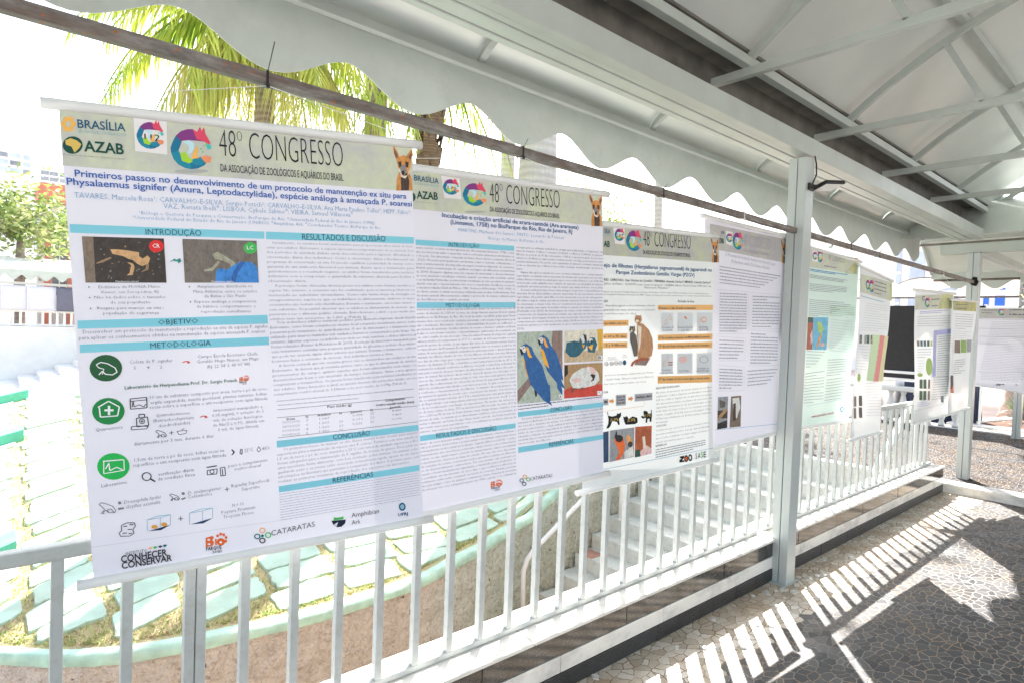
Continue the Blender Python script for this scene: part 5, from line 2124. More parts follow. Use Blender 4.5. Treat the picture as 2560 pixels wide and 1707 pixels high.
('q',[(2242,7601),(3115,7650),(3173,8381),(2293,8325)],'dkgreen',1),
('q',[(3519,6773),(4037,6797),(4102,7523),(3580,7495)],'bark',1),
('q',[(3596,7677),(4118,7706),(4185,8446),(3658,8412)],'bark',1),
]),
('body_text',[
('d',(4927,6724),(9689,6817),(4714,8433),(9113,8589),10,56,'midgrey'),
('d',(700,8458),(4348,8584),(716,8740),(4375,8877),3,56,'lilac'),
]),
('print',[
('q',[(7439,8306),(8174,8350),(8242,8874),(7503,8825)],'greyink',1),
('l',[(207,9041),(13982,8954)],17.0,'midgrey',3),
]),
 ]),
 dict(corners=[(-1.58, 6.764, 1.833), (-1.53, 7.351, 1.845), (-1.53, 7.2, 0.806), (-1.58, 6.789, 0.769)],umin=-0.1,items=[
('header_print',[
('q',[(-627,87),(9742,43),(9737,937),(-400,930)],'bandgold2',1),
]),
('body_text',[
('d',(592,453),(5597,399),(696,794),(5761,754),2,115,'greyink'),
('d',(544,1245),(8618,1321),(916,2503),(8631,2615),7,61,'midgrey'),
('d',(379,2717),(8784,2909),(534,3274),(8396,3503),4,55,'faint'),
]),
('photo_strip',[
('q',[(1722,3554),(3954,3590),(4374,4715),(2064,4656)],'bark',1),
('q',[(4132,3546),(6456,3582),(6965,4730),(4557,4669)],'lime2',1),
('q',[(6637,3537),(9059,3574),(9665,4745),(7153,4683)],'greyph',1),
]),
('body_text',[
('d',(2410,5352),(6467,5348),(1428,6489),(6259,6551),7,76,'midgrey'),
]),
('photo_strip',[
('q',[(-322,6549),(1601,6631),(2039,8190),(33,8078)],'black',1),
('p',[(-50,7719),(1836,7466),(1998,8043),(169,8085)],'orange2',2),
]),
 ]),
 dict(corners=[(-2.371, 11.25, 1.952), (-1.616, 11.25, 1.954), (-1.595, 11.25, 0.728), (-2.349, 11.25, 0.826)],umin=0,items=[
('header_print',[
('q',[(71,-65),(10031,-56),(10049,1212),(5,1262)],'band3',1),
]),
('congress_logo',[
('L',(4331,424),(556,-4),(19,450),2),
]),
('body_text',[
('d',(5489,246),(10045,261),(5514,842),(10069,831),2,238,'bandink'),
('d',(1164,263),(3672,288),(1180,625),(3687,638),2,127,'greyink'),
]),
('wolf_picture',[
('q',[(66,-175),(673,-101),(588,722),(-22,636)],'wolfor',2),
]),
('print',[
('l',[(783,1358),(9909,1342)],29.25,'greyink',3),
('l',[(836,2597),(9955,2422)],29.25,'greyink',3),
('l',[(880,3636),(9993,3327)],29.25,'greyink',3),
('l',[(920,4566),(10027,4137)],29.0,'greyink',3),
('l',[(1077,8246),(10163,7343)],29.0,'greyink',3),
]),
('body_text',[
('d',(2842,1708),(9002,1684),(1253,7897),(10164,7375),30,71,'faint'),
('d',(1395,8427),(10174,7613),(1311,9259),(10208,8406),5,72,'faint'),
('d',(3846,9542),(5142,9428),(3852,9682),(5148,9566),2,140,'ink'),
('d',(6793,9228),(7689,9167),(6798,9328),(7693,9266),1,134,'greyink'),
]),
 ]),
]
# ================================================================== posters
PAL = dict(band=(204, 207, 188), band2=(189, 190, 175), band3=(190, 187, 185), bandgold=(199, 199, 145), bandgold2=(187, 183, 114), sheetw=(232, 229, 240), white=(238, 238, 240), white2=(222, 220, 216), card=(236, 232, 232), black=(18, 18, 22), ink=(42, 42, 54), barink=(28, 70, 92),
           navy=(22, 34, 62), navy2=(28, 62, 98), navyteal=(24, 92, 128), skyteal=(110, 176, 198), darkgreen=(18, 78, 66), gold=(222, 190, 98), amber=(246, 186, 92), amber2=(226, 160, 60),
           bandshade=(176, 178, 176), bar=(134, 208, 226), title=(42, 96, 178), title2=(32, 86, 142), title3=(76, 140, 196), author=(134, 172, 206), body=(118, 120, 136), body2=(152, 154, 168), body3=(88, 88, 102),
           faint=(190, 190, 202), midgrey=(146, 148, 160), palegrey=(164, 164, 178), greyink=(122, 122, 126), bandink=(118, 116, 122), grey=(132, 132, 134), lilac=(166, 166, 214), lilacbox=(182, 184, 228), red=(226, 48, 48), red2=(176, 40, 82), arrow=(52, 140, 136),
           deepteal=(24, 116, 154), teal=(26, 138, 166), teal2=(18, 112, 118), purple=(134, 56, 132), purple2=(78, 60, 110), rose=(226, 74, 104), paleblue=(196, 228, 240), paleteal=(150, 196, 214), lime=(170, 214, 60), lime2=(130, 170, 70),
           orange=(240, 150, 104), orange2=(232, 104, 38), orange3=(238, 164, 92), peach=(244, 182, 130), aqua=(64, 196, 190), green=(104, 196, 110), green2=(28, 136, 70), green3=(20, 96, 70), green4=(150, 186, 150), dkgreen=(36, 92, 54), brgreen=(34, 182, 84), lcgreen=(74, 186, 92),
           wolfor=(206, 138, 68), wolfdk=(62, 44, 38), wolfear=(120, 84, 74), cream=(234, 218, 198), frogbg=(48, 36, 28), frogbg2=(112, 104, 98), bark=(122, 104, 88), frogtan=(206, 160, 110), frogtan2=(158, 124, 92), frogpale=(160, 156, 136), glove=(44, 128, 206), glove2=(24, 92, 168),
           macbg=(176, 186, 172), branch=(142, 118, 110), macblue=(22, 92, 156), macyel=(244, 172, 48), macteal=(18, 92, 112), wallcr=(222, 214, 196), sand=(200, 176, 142), ochre=(222, 172, 56), tanbg=(176, 138, 92), redcloth=(206, 62, 44), bowl=(132, 66, 48), pinkw=(232, 190, 186),
           orbox=(242, 186, 116), icbox=(214, 218, 222), greybox=(176, 176, 180), greyph=(150, 152, 156), orangeph=(190, 96, 52), rust=(172, 84, 48), cougar=(188, 136, 94), darkcat=(92, 84, 78), blueline=(84, 148, 190), mapblue=(104, 184, 216), mapgreen=(176, 206, 112),
           tblgreen=(214, 232, 190), tblred=(238, 150, 146), tblyel=(236, 226, 176), mint=(206, 228, 218))


def ink(c):
    k = 'ink_' + c
    if k not in M:
        t = NT(k)
        t.color(lin(PAL[c]))
        t.rough(.55)
        t.b.inputs['Specular IOR Level'].default_value = .3
        M[k] = t.m
    return M[k]


def picture_ink(c):
    """ink of a printed photograph: the colour broken up by fine tonal detail"""
    if c not in PAL:
        return ink(c)
    k = 'photo_' + c
    if k not in M:
        t = NT(k)
        base = lin(PAL[c])
        co = t.coords((1, 1, .55), (0, .6, .4))
        f = t.math('ADD', t.math('MULTIPLY', t.noise(co, 60, 5, .7), .55), t.math('MULTIPLY', t.noise(co, 190, 4, .75), .5))
        t.color(t.ramp(f, [(.34, tuple(x * .5 for x in base)), (.5, base), (.70, tuple(min(1, x * 1.3 + .02) for x in base))]))
        t.rough(.5)
        M[k] = t.m
    return M[k]


def band_mat(name, a, b):
    t = NT(name)
    co = t.coords()
    c = t.ramp(t.noise(co, 9, 5, .7), [(.36, lin(a)), (.52, lin(tuple((x + y) / 2 for x, y in zip(a, b)))), (.66, lin(b))])
    c = t.mix(.35, c, t.ramp(t.noise(co, 55, 4), [(.3, (.8, .8, .8)), (.7, (1, 1, 1))]), 'MULTIPLY')
    t.color(c)
    t.rough(.5)
    M['ink_' + name] = t.m


band_mat('band', (196, 196, 192), (212, 218, 184))
band_mat('band2', (182, 180, 184), (196, 200, 166))
band_mat('band3', (184, 178, 186), (196, 196, 184))
band_mat('bandgold', (184, 186, 140), (214, 212, 150))
band_mat('bandgold2', (168, 166, 116), (206, 200, 112))
band_mat('frogbg', (34, 24, 18), (72, 56, 42))
band_mat('greyph', (128, 130, 136), (176, 176, 178))
band_mat('macbg', (158, 170, 158), (196, 204, 188))


def sheet_mat(name, col, transl, rough, coat):
    t = NT(name)
    t.color(lin(col))
    t.rough(rough)
    t.b.inputs['Coat Weight'].default_value = coat
    t.b.inputs['Coat Roughness'].default_value = .12
    tr = t.n('ShaderNodeBsdfTranslucent')
    tr.inputs[0].default_value = (*lin(col), 1)
    mx = t.n('ShaderNodeMixShader')
    mx.inputs[0].default_value = transl
    t.l(t.b.outputs[0], mx.inputs[1])
    t.l(tr.outputs[0], mx.inputs[2])
    t.l(mx.outputs[0], t.out.inputs[0])
    M[name] = t.m


sheet_mat('vinyl_sheet', (233, 230, 241), .035, .45, 0)
sheet_mat('glossy_sheet', (230, 232, 232), .08, .35, .5)
sheet_mat('mint_sheet', (208, 230, 220), .08, .35, .5)

# ---- lettering: text curves turned into meshes in one go
TXT = {}


def collect():
    want = {}
    for P in POSTERS:
        for part, its in P['items']:
            for it in its:
                if it[0] == 't':
                    want[(it[1], it[7] if len(it) > 7 and False else (it[8] if len(it) > 8 else ''), it[6] > 120)] = 1
                elif it[0] == 'g':
                    for l in it[1]:
                        l = l.strip('>|')
                        if l:
                            want[(l, '', False)] = 1
    want[('H', '', False)] = 1
    return want


def make_text():
    objs = []
    for key in collect():
        txt, st, big = key
        cu = bpy.data.curves.new('lettering', 'FONT')
        cu.body = txt
        cu.size = 1
        cu.resolution_u = 3 if big else 1
        cu.fill_mode = 'FRONT'
        cu.offset = {'b': .010, 'bb': .022, 'n': -.019, 'n2': .004}.get(st, -.007)
        if st == 'i':
            cu.shear = .25
        o = bpy.data.objects.new('lettering', cu)
        COL.objects.link(o)
        objs.append((key, o))
    dg = bpy.context.evaluated_depsgraph_get()
    dg.update()
    for key, o in objs:
        me = bpy.data.meshes.new_from_object(o.evaluated_get(dg))
        vs = [(v.co.x, v.co.y) for v in me.vertices]
        fs = [tuple(p.vertices) for p in me.polygons]
        TXT[key] = (vs, fs, min((v[0] for v in vs), default=0), max((v[0] for v in vs), default=1))
        bpy.data.meshes.remove(me)
    for key, o in objs:
        cu = o.data
        bpy.data.objects.remove(o)
        bpy.data.curves.remove(cu)


make_text()
CAP = max(v[1] for v in TXT[('H', '', False)][0])

LOGO = [('deepteal', 0, [(-.75, -.6), (-.9, -.3), (-1, 0), (-.97, .25), (-.62, .12), (-.52, -.15), (-.46, -.36)]),
        ('teal', 0, [(-.97, .25), (-.85, .55), (-.62, .8), (-.3, .96), (0, 1), (-.05, .62), (-.3, .5), (-.5, .3), (-.62, .12)]),
        ('deepteal', 0, [(0, 1), (.32, .95), (.62, .79), (.85, .54), (.6, .6), (.35, .68), (.1, .66), (-.05, .62)]),
        ('teal', 1, [(-.05, .62), (.2, .42), (.45, .36), (.7, .5), (.85, .54), (.5, .78), (.2, .8)]),
        ('purple', 1, [(-.75, -.6), (-.5, -.84), (-.2, -.96), (.05, -.98), (.28, -.86), (.42, -1.14), (.5, -.9), (.62, -1.12), (.68, -.8), (.95, -.35), (.86, -.28), (.6, -.4), (.2, -.42), (-.2, -.42), (-.5, -.36)]),
        ('rose', 2, [(.05, -.98), (.28, -.86), (.42, -1.14), (.5, -.9), (.62, -1.12), (.68, -.8), (.95, -.35), (.86, -.28), (.6, -.4), (.25, -.5)]),
        ('paleblue', 1, [(-.45, -.32), (-.1, -.42), (.12, -.3), (.14, -.02), (0, .2), (-.2, .24), (-.1, 0), (-.18, -.2)]),
        ('lime', 1, [(-.55, .25), (-.3, .15), (-.1, .45), (.2, .55), (-.1, .72), (-.45, .62)]),
        ('amber', 2, [(.05, .28), (.2, -.05), (.3, -.15), (.34, .05), (.26, .3), (.4, .42), (.05, .5)]),
        ('orange', 3, [(.45, .38), (.75, .28), (1.0, .36), (.95, .6), (.7, .66)]),
        ('aqua', 2, [(.72, -.2), (.82, -.3), (.95, -.25), (.98, -.05), (.8, -.02)]),
        ('green', 2, [(.55, -.22), (.65, -.26), (.61, -.12)]), ('green', 2, [(.68, -.3), (.78, -.34), (.74, -.2)]),
        ('green', 2, [(.5, .1), (.6, .06), (.56, .2)]), ('green', 2, [(.42, -.05), (.52, -.09), (.48, .05)])]
WOLF = [('wolfor', 0, [(.18, 1), (.2, .75), (.3, .6), (.8, .58), (.95, .75), (1, 1)]),
        ('wolfdk', 1, [(.42, 1), (.4, .72), (.5, .62), (.75, .62), (.82, .8), (.8, 1)]),
        ('wolfor', 1, [(.2, .35), (.3, .26), (.55, .22), (.8, .28), (.92, .36), (.88, .5), (.75, .62), (.6, .7), (.45, .66), (.28, .52)]),
        ('wolfor', 0, [(.0, .0), (.08, .02), (.3, .2), (.34, .3), (.2, .34), (.06, .2)]), ('wolfear', 1, [(.06, .06), (.22, .18), (.26, .28), (.16, .28), (.08, .18)]),
        ('wolfor', 0, [(.98, .08), (.9, .1), (.68, .24), (.7, .32), (.9, .36), (1.0, .22)]), ('wolfear', 1, [(.94, .14), (.78, .25), (.8, .31), (.92, .3)]),
        ('cream', 2, [(.28, .5), (.4, .55), (.5, .68), (.72, .67), (.84, .5), (.78, .64), (.62, .74), (.42, .7)]),
        ('wolfdk', 2, [(.26, .37), (.42, .36), (.44, .46), (.34, .5)]), ('wolfdk', 2, [(.62, .36), (.8, .38), (.76, .5), (.64, .48)]),
        ('grey', 3, [(.42, .44), (.62, .44), (.68, .56), (.6, .66), (.46, .65), (.38, .54)]), ('black', 4, [(.44, .57), (.58, .57), (.58, .64), (.5, .67), (.43, .63)])]


class Surf:
    """curved sheet of a hanging poster: (u, v, lift) -> world point"""
    def __init__(s, c, seed, amp):
        s.c = [Vector(p) for p in c]
        s.n = (s.c[1] - s.c[0]).cross(s.c[3] - s.c[0]).normalized()
        if s.n.dot(Vector((1, -.4, 0))) < 0:
            s.n = -s.n
        r = random.Random(seed)
        s.amp = amp
        s.ph = [r.uniform(0, 6.28) for _ in range(6)]
        s.W = (s.c[1] - s.c[0]).length
        s.H = (s.c[3] - s.c[0]).length

    def __call__(s, u, v, lift=0.0):
        a, b, c, d = s.c
        p = (a * (1 - u) + b * u) * (1 - v) + (d * (1 - u) + c * u) * v
        env = math.sin(math.pi * min(1, max(0, v)))
        w = math.sin(u * 7 + s.ph[0] + v * 1.2) * .6 + math.sin(u * 13 + s.ph[1] - v * 2.1) * .25 + math.sin(v * 5 + s.ph[2]) * .5
        edge = max(0, u - .9) * 9 * math.sin(v * 4 + s.ph[3])
        return p + s.n * (s.amp * env * (w + edge * .8) + lift)


class Part:
    """everything printed as one part; one material slot per colour"""
    def __init__(s):
        s.v, s.f, s.m, s.cols = [], [], [], []

    def ci(s, c):
        if c not in s.cols:
            s.cols.append(c)
        return s.cols.index(c)

    def add(s, pts, faces, c):
        i = len(s.v)
        s.v += pts
        k = s.ci(c)
        for f in faces:
            s.f.append(tuple(i + j for j in f))
            s.m.append(k)


def lay(k):
    return .0009 + .00032 * k


def draw(S, part, it):
    E4 = 1e-4
    k = it[0]

    def text(txt, u0, v0, u1, v1, h, col, st, lift):
        vs, fs, x0, x1 = TXT[(txt, st, h > 120)]
        sc = 1 / max(1e-6, x1 - x0)
        pts = []
        for x, y in vs:
            f = (x - x0) * sc
            pts.append(tuple(S((u0 + (u1 - u0) * f) * E4, (v0 + (v1 - v0) * f - h * y / CAP) * E4, lift)))
        part.add(pts, fs, col)

    def poly(pts, col, l):
        part.add([tuple(S(u * E4, v * E4, lay(l))) for u, v in pts], [tuple(range(len(pts)))], col)

    if k == 't':
        _, txt, u0, v0, u1, v1, h, col = it[:8]
        text(txt, u0, v0, u1, v1, h, col, it[8] if len(it) > 8 else '', lay(6))
    elif k == 'g':
        _, txt, a, b, c, d, h, col = it
        ls = txt
        avg = sum(len(x) for x in ls) / len(ls)
        for i, l in enumerate(ls):
            f = i / max(1, len(ls) - 1)
            A = [a[q] + (c[q] - a[q]) * f for q in (0, 1)]
            B = [b[q] + (d[q] - b[q]) * f for q in (0, 1)]
            if l.startswith('>'):
                A = [A[q] + (B[q] - A[q]) * .04 for q in (0, 1)]
            t = l.strip('>|')
            if l.endswith('|'):
                w = min(1, len(t) / max(20, avg))
                B = [A[q] + (B[q] - A[q]) * w for q in (0, 1)]
            if t:
                text(t, A[0], A[1], B[0], B[1], h, col, '', lay(6))
    elif k == 'd':
        _, a, b, c, d, n, h, col = it
        r = random.Random(a[0] * 7 + a[1])
        for i in range(n):
            f = i / max(1, n - 1)
            A = [a[q] + (c[q] - a[q]) * f for q in (0, 1)]
            B = [b[q] + (d[q] - b[q]) * f for q in (0, 1)]
            L = max(1, B[0] - A[0])
            p = 0.0
            end = L * (r.uniform(.5, 1) if i == n - 1 or r.random() < .12 else 1)
            while p < end - h * .5:
                w = min(end - p, h * r.choice((1.2, 2.2, 3.2, 4.6, 6.0)))
                q = lambda x, up: (A[0] + x, A[1] + (B[1] - A[1]) * x / L - up)
                poly([q(p, h * .12), q(p, h * .72), q(p + w * .3, h * r.uniform(.7, 1)), q(p + w, h * .72), q(p + w, h * .1)], col, 5)
                p += w + h * .55
    elif k == 'q':
        _, p, col, l = it
        (a, b, c, d) = p
        nu = max(1, int(abs(b[0] - a[0]) / 350))
        nv = max(1, int(abs(d[1] - a[1]) / 350))
        pts, fs = [], []
        for j in range(nv + 1):
            for i in range(nu + 1):
                x, y = i / nu, j / nv
                u = (a[0] * (1 - x) + b[0] * x) * (1 - y) + (d[0] * (1 - x) + c[0] * x) * y
                v = (a[1] * (1 - x) + b[1] * x) * (1 - y) + (d[1] * (1 - x) + c[1] * x) * y
                pts.append(tuple(S(u * E4, v * E4, lay(l))))
        for j in range(nv):
            for i in range(nu):
                q = j * (nu + 1) + i
                fs.append((q, q + nu + 1, q + nu + 2, q + 1))
        part.add(pts, fs, col)
    elif k == 'p':
        poly(it[1], it[2], it[3])
    elif k in 'er':
        c, A, B = it[1:4]
        n = 24
        P = [(c[0] + A[0] * math.cos(t) + B[0] * math.sin(t), c[1] + A[1] * math.cos(t) + B[1] * math.sin(t)) for t in [2 * math.pi * i / n for i in range(n)]]
        if k == 'e':
            poly(P, it[4], it[5])
        else:
            w, col, l = it[4:]
            Q = [(c[0] + (p[0] - c[0]) * (1 - w), c[1] + (p[1] - c[1]) * (1 - w)) for p in P]
            for i in range(n):
                j = (i + 1) % n
                poly([P[i], P[j], Q[j], Q[i]], col, l)
    elif k == 'l':
        _, P, w, col, l = it
        asp = S.H / S.W
        for p, q in zip(P, P[1:]):
            dx, dy = (q[0] - p[0]), (q[1] - p[1]) * asp
            L = math.hypot(dx, dy) or 1
            w_ = max(w, 4.5)
            nx, ny = -dy / L * w_ / 2 * asp, dx / L * w_ / 2
            n = max(1, int(abs(dx) / 500))
            for i in range(n):
                f, g = i / n, (i + 1) / n
                a = (p[0] + (q[0] - p[0]) * f, p[1] + (q[1] - p[1]) * f)
                b = (p[0] + (q[0] - p[0]) * g, p[1] + (q[1] - p[1]) * g)
                poly([(a[0] + nx, a[1] + ny), (b[0] + nx, b[1] + ny), (b[0] - nx, b[1] - ny), (a[0] - nx, a[1] - ny)], col, l)
    elif k in 'LW':
        c, A, B, l = it[1:]
        for col, dl, pts in (LOGO if k == 'L' else WOLF):
            poly([(c[0] + A[0] * x + B[0] * y, c[1] + A[1] * x + B[1] * y) for x, y in pts], col, l + dl)


def extent(it):
    k = it[0]
    if k == 't':
        P = [(it[2], it[3]), (it[4], it[5]), (it[2], it[3] - it[6])]
    elif k == 'g':
        P = [*it[2:6], (it[2][0], it[2][1] - it[6])]
    elif k == 'd':
        P = [*it[1:5], (it[1][0], it[1][1] - it[6])]
    elif k in 'qpl':
        P = it[1]
    else:
        c, A, B = it[1:4]
        s0 = 0 if k == 'W' else -1
        P = [(c[0] + A[0] * i + B[0] * j, c[1] + A[1] * i + B[1] * j) for i in (s0, 1) for j in (s0, 1)]
    return [min(p[0] for p in P), min(p[1] for p in P), max(p[0] for p in P), max(p[1] for p in P)]


def clusters(name, its):
    """printed items that lie close together make one part"""
    if name in ('number_card', 'congress_logo', 'wolf_picture'):
        return [its]
    gap = {'body_text': 120, 'section_bar': 20, 'header_text': 40, 'title_text': 60, 'header_print': 400, 'print': 60, 'data_table': 260}.get(name, 110)
    gr = []
    for it in its:
        b = extent(it)
        hit = [g for g in gr if not (b[0] > g[0][2] + gap or b[2] < g[0][0] - gap or b[1] > g[0][3] + gap * .75 or b[3] < g[0][1] - gap * .75)]
        new = [b, [it]]
        for g in hit:
            new[0] = [min(new[0][0], g[0][0]), min(new[0][1], g[0][1]), max(new[0][2], g[0][2]), max(new[0][3], g[0][3])]
            new[1] = g[1] + new[1]
            gr.remove(g)
        gr.append(new)
    return [g[1] for g in gr]


INFO = [('white conference poster numbered 112 about frogs with two frog photographs', 'vinyl_sheet', .003, 'rod'),
        ('white conference poster numbered 140 with blue and yellow macaw photograph', 'vinyl_sheet', .003, 'rod'),
        ('white conference poster numbered 167 with orange bars and black cat silhouettes', 'glossy_sheet', .0045, 'rod'),
        ('faint white conference poster numbered 171 just left of the seamed column', 'vinyl_sheet', .003, 'rod'),
        ('mint green conference poster with blue map just right of the seamed column', 'mint_sheet', .009, 'rod'),
        ('white conference poster with red and yellow table columns hanging askew', 'glossy_sheet', .012, 'rod'),
        ('white conference poster with lilac bracket and green bubbles', 'glossy_sheet', .011, 'rod'),
        ('white conference poster with three green photos in front of the far post', 'glossy_sheet', .013, 'rod'),
        ('white poster of ruled text hanging beyond the landing at the right edge', 'vinyl_sheet', .003, 'rod')]
POSTER_GROUP = 'conference posters hanging along the walkway'
SURF = []
for pi, (P, (lab, smat, amp, rmat)) in enumerate(zip(POSTERS, INFO)):
    S = Surf(P['corners'], 40 + pi, amp)
    SURF.append(S)
    base = (S.c[2] + S.c[3]) / 2
    root = thing('poster', lab, 'poster', base, POSTER_GROUP)
    u0 = P['umin']
    nu, nv = 44, 34
    sh = grid_mb(nu, nv, lambda a, b: S(u0 + (1 - u0) * a, b))
    sh.f = [f[::-1] for f in sh.f]
    sheet = sh.build('sheet', smat, root, smooth=True)
    for name, v, dz in (('top_rod', 0, .0), ('bottom_rod', 1, 0)):
        a, b = S(u0, v), S(1, v)
        d = (b - a).normalized()
        n = 9
        pts = [a - d * .032 + (b - a + d * .064) * (i / n) for i in range(n + 1)]
        MB().tube(pts, .0125 if pi < 4 else .011, 14).build(name, rmat, root, smooth=True)
    parts = []
    byname = {}
    for pn, its in P['items']:
        byname.setdefault(pn, []).extend(its)
    for pn, its in byname.items():
        for group_ in clusters(pn, its):
            pt = Part()
            for it in group_:
                draw(S, pt, it)
            parts.append((pn, pt))
    for pn, pt in parts:
        me = bpy.data.meshes.new(pn)
        me.from_pydata(pt.v, [], pt.f)
        for c in pt.cols:
            pic = ('photo' in pn or 'picture' in pn) and c not in ('white', 'navy', 'red', 'lcgreen')
            me.materials.append(picture_ink(c) if pic else ink(c) if 'ink_' + c not in M else M['ink_' + c])
        me.polygons.foreach_set('material_index', pt.m)
        me.update()
        o = bpy.data.objects.new(pn, me)
        COL.objects.link(o)
        o.parent = root
        o.matrix_parent_inverse = Matrix.Translation(-root.location)
POSTERS = None

# strings from the cable ties to the rod ends
def string_to(y0, S, lab, u0=0.0, left=True, right=True):
    d = (S.c[1] - S.c[0]).normalized()
    mm = MB()
    top = Vector((-1.5825, y0, 2.030))
    if left:
        mm.tube([top, S(u0, 0) - d * .02 + Vector((0, 0, .012))], .0011, 5)
    if right:
        mm.tube([top, S(1, 0) + d * .02 + Vector((0, 0, .012))], .0011, 5)
    tag(mm.build('hanging_string', 'string'), lab, 'string', 'strings holding up the posters')


string_to(.522, SURF[0], 'white string from black tie to both rod ends of poster 112')
string_to(1.388, SURF[1], 'white string holding up the macaw poster numbered 140', -.12)
string_to(2.207, SURF[2], 'thin string holding up poster 167 with cat silhouettes', -.16)
string_to(2.90, SURF[3], 'string holding the faint poster 171 beside the column', -.1)
string_to(4.30, SURF[4], 'string holding up the mint green poster', -.08)
string_to(4.82, SURF[5], 'string holding the askew poster with coloured table', 0)
string_to(6.40, SURF[6], 'string holding the poster with lilac bracket', 0)
# ================================================================== cross gallery beyond the walkway
gal = thing('cross_gallery', 'grey canopy crossing beyond the end of the walkway with scalloped far edge', 'canopy', (0, 9.4, 0))
GY0, GY1, GX0, GX1 = 7.50, 11.45, -3.0, 7.0
for y, z in ((GY0, 2.345), (GY1, 2.43)):
    MB().box((-1.9 if y < 8 else GX0, y, z), (GX1, y + .10, z + .10)).build('cross_beam', 'paint', gal, bevel=.004)
MB().box((-1.64, 7.60, 2.345), (-1.56, GY1, 2.425)).build('side_beam', 'paint', gal, bevel=.004)
for x in (.6, 2.8):
    MB().box((x, 7.60, 2.37), (x + .08, GY1, 2.44)).build('side_beam', 'paint', gal, bevel=.004)
yc, zc, rr = (GY0 + GY1) / 2, .62, 2.75


def gz(y, r=rr):
    return zc + math.sqrt(r * r - (y - yc) ** 2)


for k in range(8):
    xa, xb = GX0 + k * 1.25, GX0 + (k + 1) * 1.25
    mm = grid_mb(2, 24, lambda u, v: (xa + .002 + (xb - xa - .004) * u, GY0 + (GY1 - GY0) * v, gz(GY0 + (GY1 - GY0) * v)))
    mm.build('vault_sheet', 'sheet', gal, smooth=True)
    mm = MB()
    for i in range(20):
        a, b = GY0 + (GY1 - GY0) * i / 20, GY0 + (GY1 - GY0) * (i + 1) / 20
        mm.bar((xa, a, gz(a) - .03), (xa, b, gz(b) - .03), .03, .04, (0, 0, 1))
    mm.build('rib', 'paint', gal)
for y in (8.1, 9.0, 9.9, 10.8):
    z = gz(y) - .06
    MB().box((GX0, y - .02, z - .03), (GX1, y + .02, z + .02)).build('purlin', 'paint', gal)
    MB().box((GX0, y - .10, z - .10), (GX1, y - .07, z - .07)).build('conduit', 'gutter', gal)
MB().box((GX0, GY1 + .11, 2.56), (GX1, GY1 + .50, 2.59)).build('eave', 'paint', gal)
MB().box((GX0, GY1 + .12, 2.40), (GX1, GY1 + .16, 2.44)).build('eave_pipe', 'gutter', gal)
valance_mesh(lambda x, z, t: (x, GY1 + .50 + t, z), GX0, GX1, 2.60, 2.30, 2.435, .50, -2.27, 'valance', 'valance', gal)
column(0, top=2.43, par=gal, z0=0.0, name='column').location = (-.22, 11.36, 0)
column(0, top=2.43, par=gal, z0=0.0, name='column').location = (3.4, 11.36, 0)
o = MB().box((-4.6, 11.375, 2.118), (-.9, 11.40, 2.145)).build('hanging_pipe', 'rusty', bevel=.002)
tag(o, 'far rusty pipe crossing above the black board and last poster', 'pipe')
tag(MB().tube([(-1.80 + .03 * math.sin(i * 2.1), 11.33 + .02 * math.cos(i * 1.7), 2.36 - .028 * i) for i in range(20)], [.012 + .016 * ((i * 7) % 3) for i in range(20)], 7).build('tinsel_garland', 'silver'),
    'silver tinsel garland wound round the far right post', 'garland')
f2 = thing('flood_light', 'dark flood light on the far post at the right edge', 'flood light', (-1.78, 11.3, 2.30))
obox(Vector((-1.70, 11.26, 2.30)), Vector((1, 0, 0)), Vector((0, 1, 0)), Vector((0, -.3, 1)).normalized(), .2, .14, .03).build('housing', 'black_plastic', f2, bevel=.005)
obox(Vector((-1.70, 11.255, 2.28)), Vector((1, 0, 0)), Vector((0, 1, 0)), Vector((0, -.3, 1)).normalized(), .17, .11, .006).build('lens', 'lens', f2)

# ================================================================== black board, tables and garden beyond
bd = thing('black_board', 'tall black display board on white legs behind the hanging posters', 'display board', (-3.2, 12.2, 0))
MB().box((-4.25, 12.19, .90), (-2.42, 12.22, 2.04)).build('panel', 'blackcloth', bd)
MB().box((-4.25, 12.17, .855), (-2.42, 12.21, .895)).build('lower_rail', 'white', bd, bevel=.004)
MB().box((-4.25, 12.19, .775), (-2.42, 12.215, .85)).build('skirt', 'blackcloth', bd)
MB().box((-4.25, 12.17, .735), (-2.42, 12.21, .77)).build('lower_rail', 'white', bd, bevel=.004)
for x in (-4.28, -2.44):
    MB().box((x, 12.19, -.02), (x + .035, 12.225, 2.06)).build('leg', 'white', bd, bevel=.003)


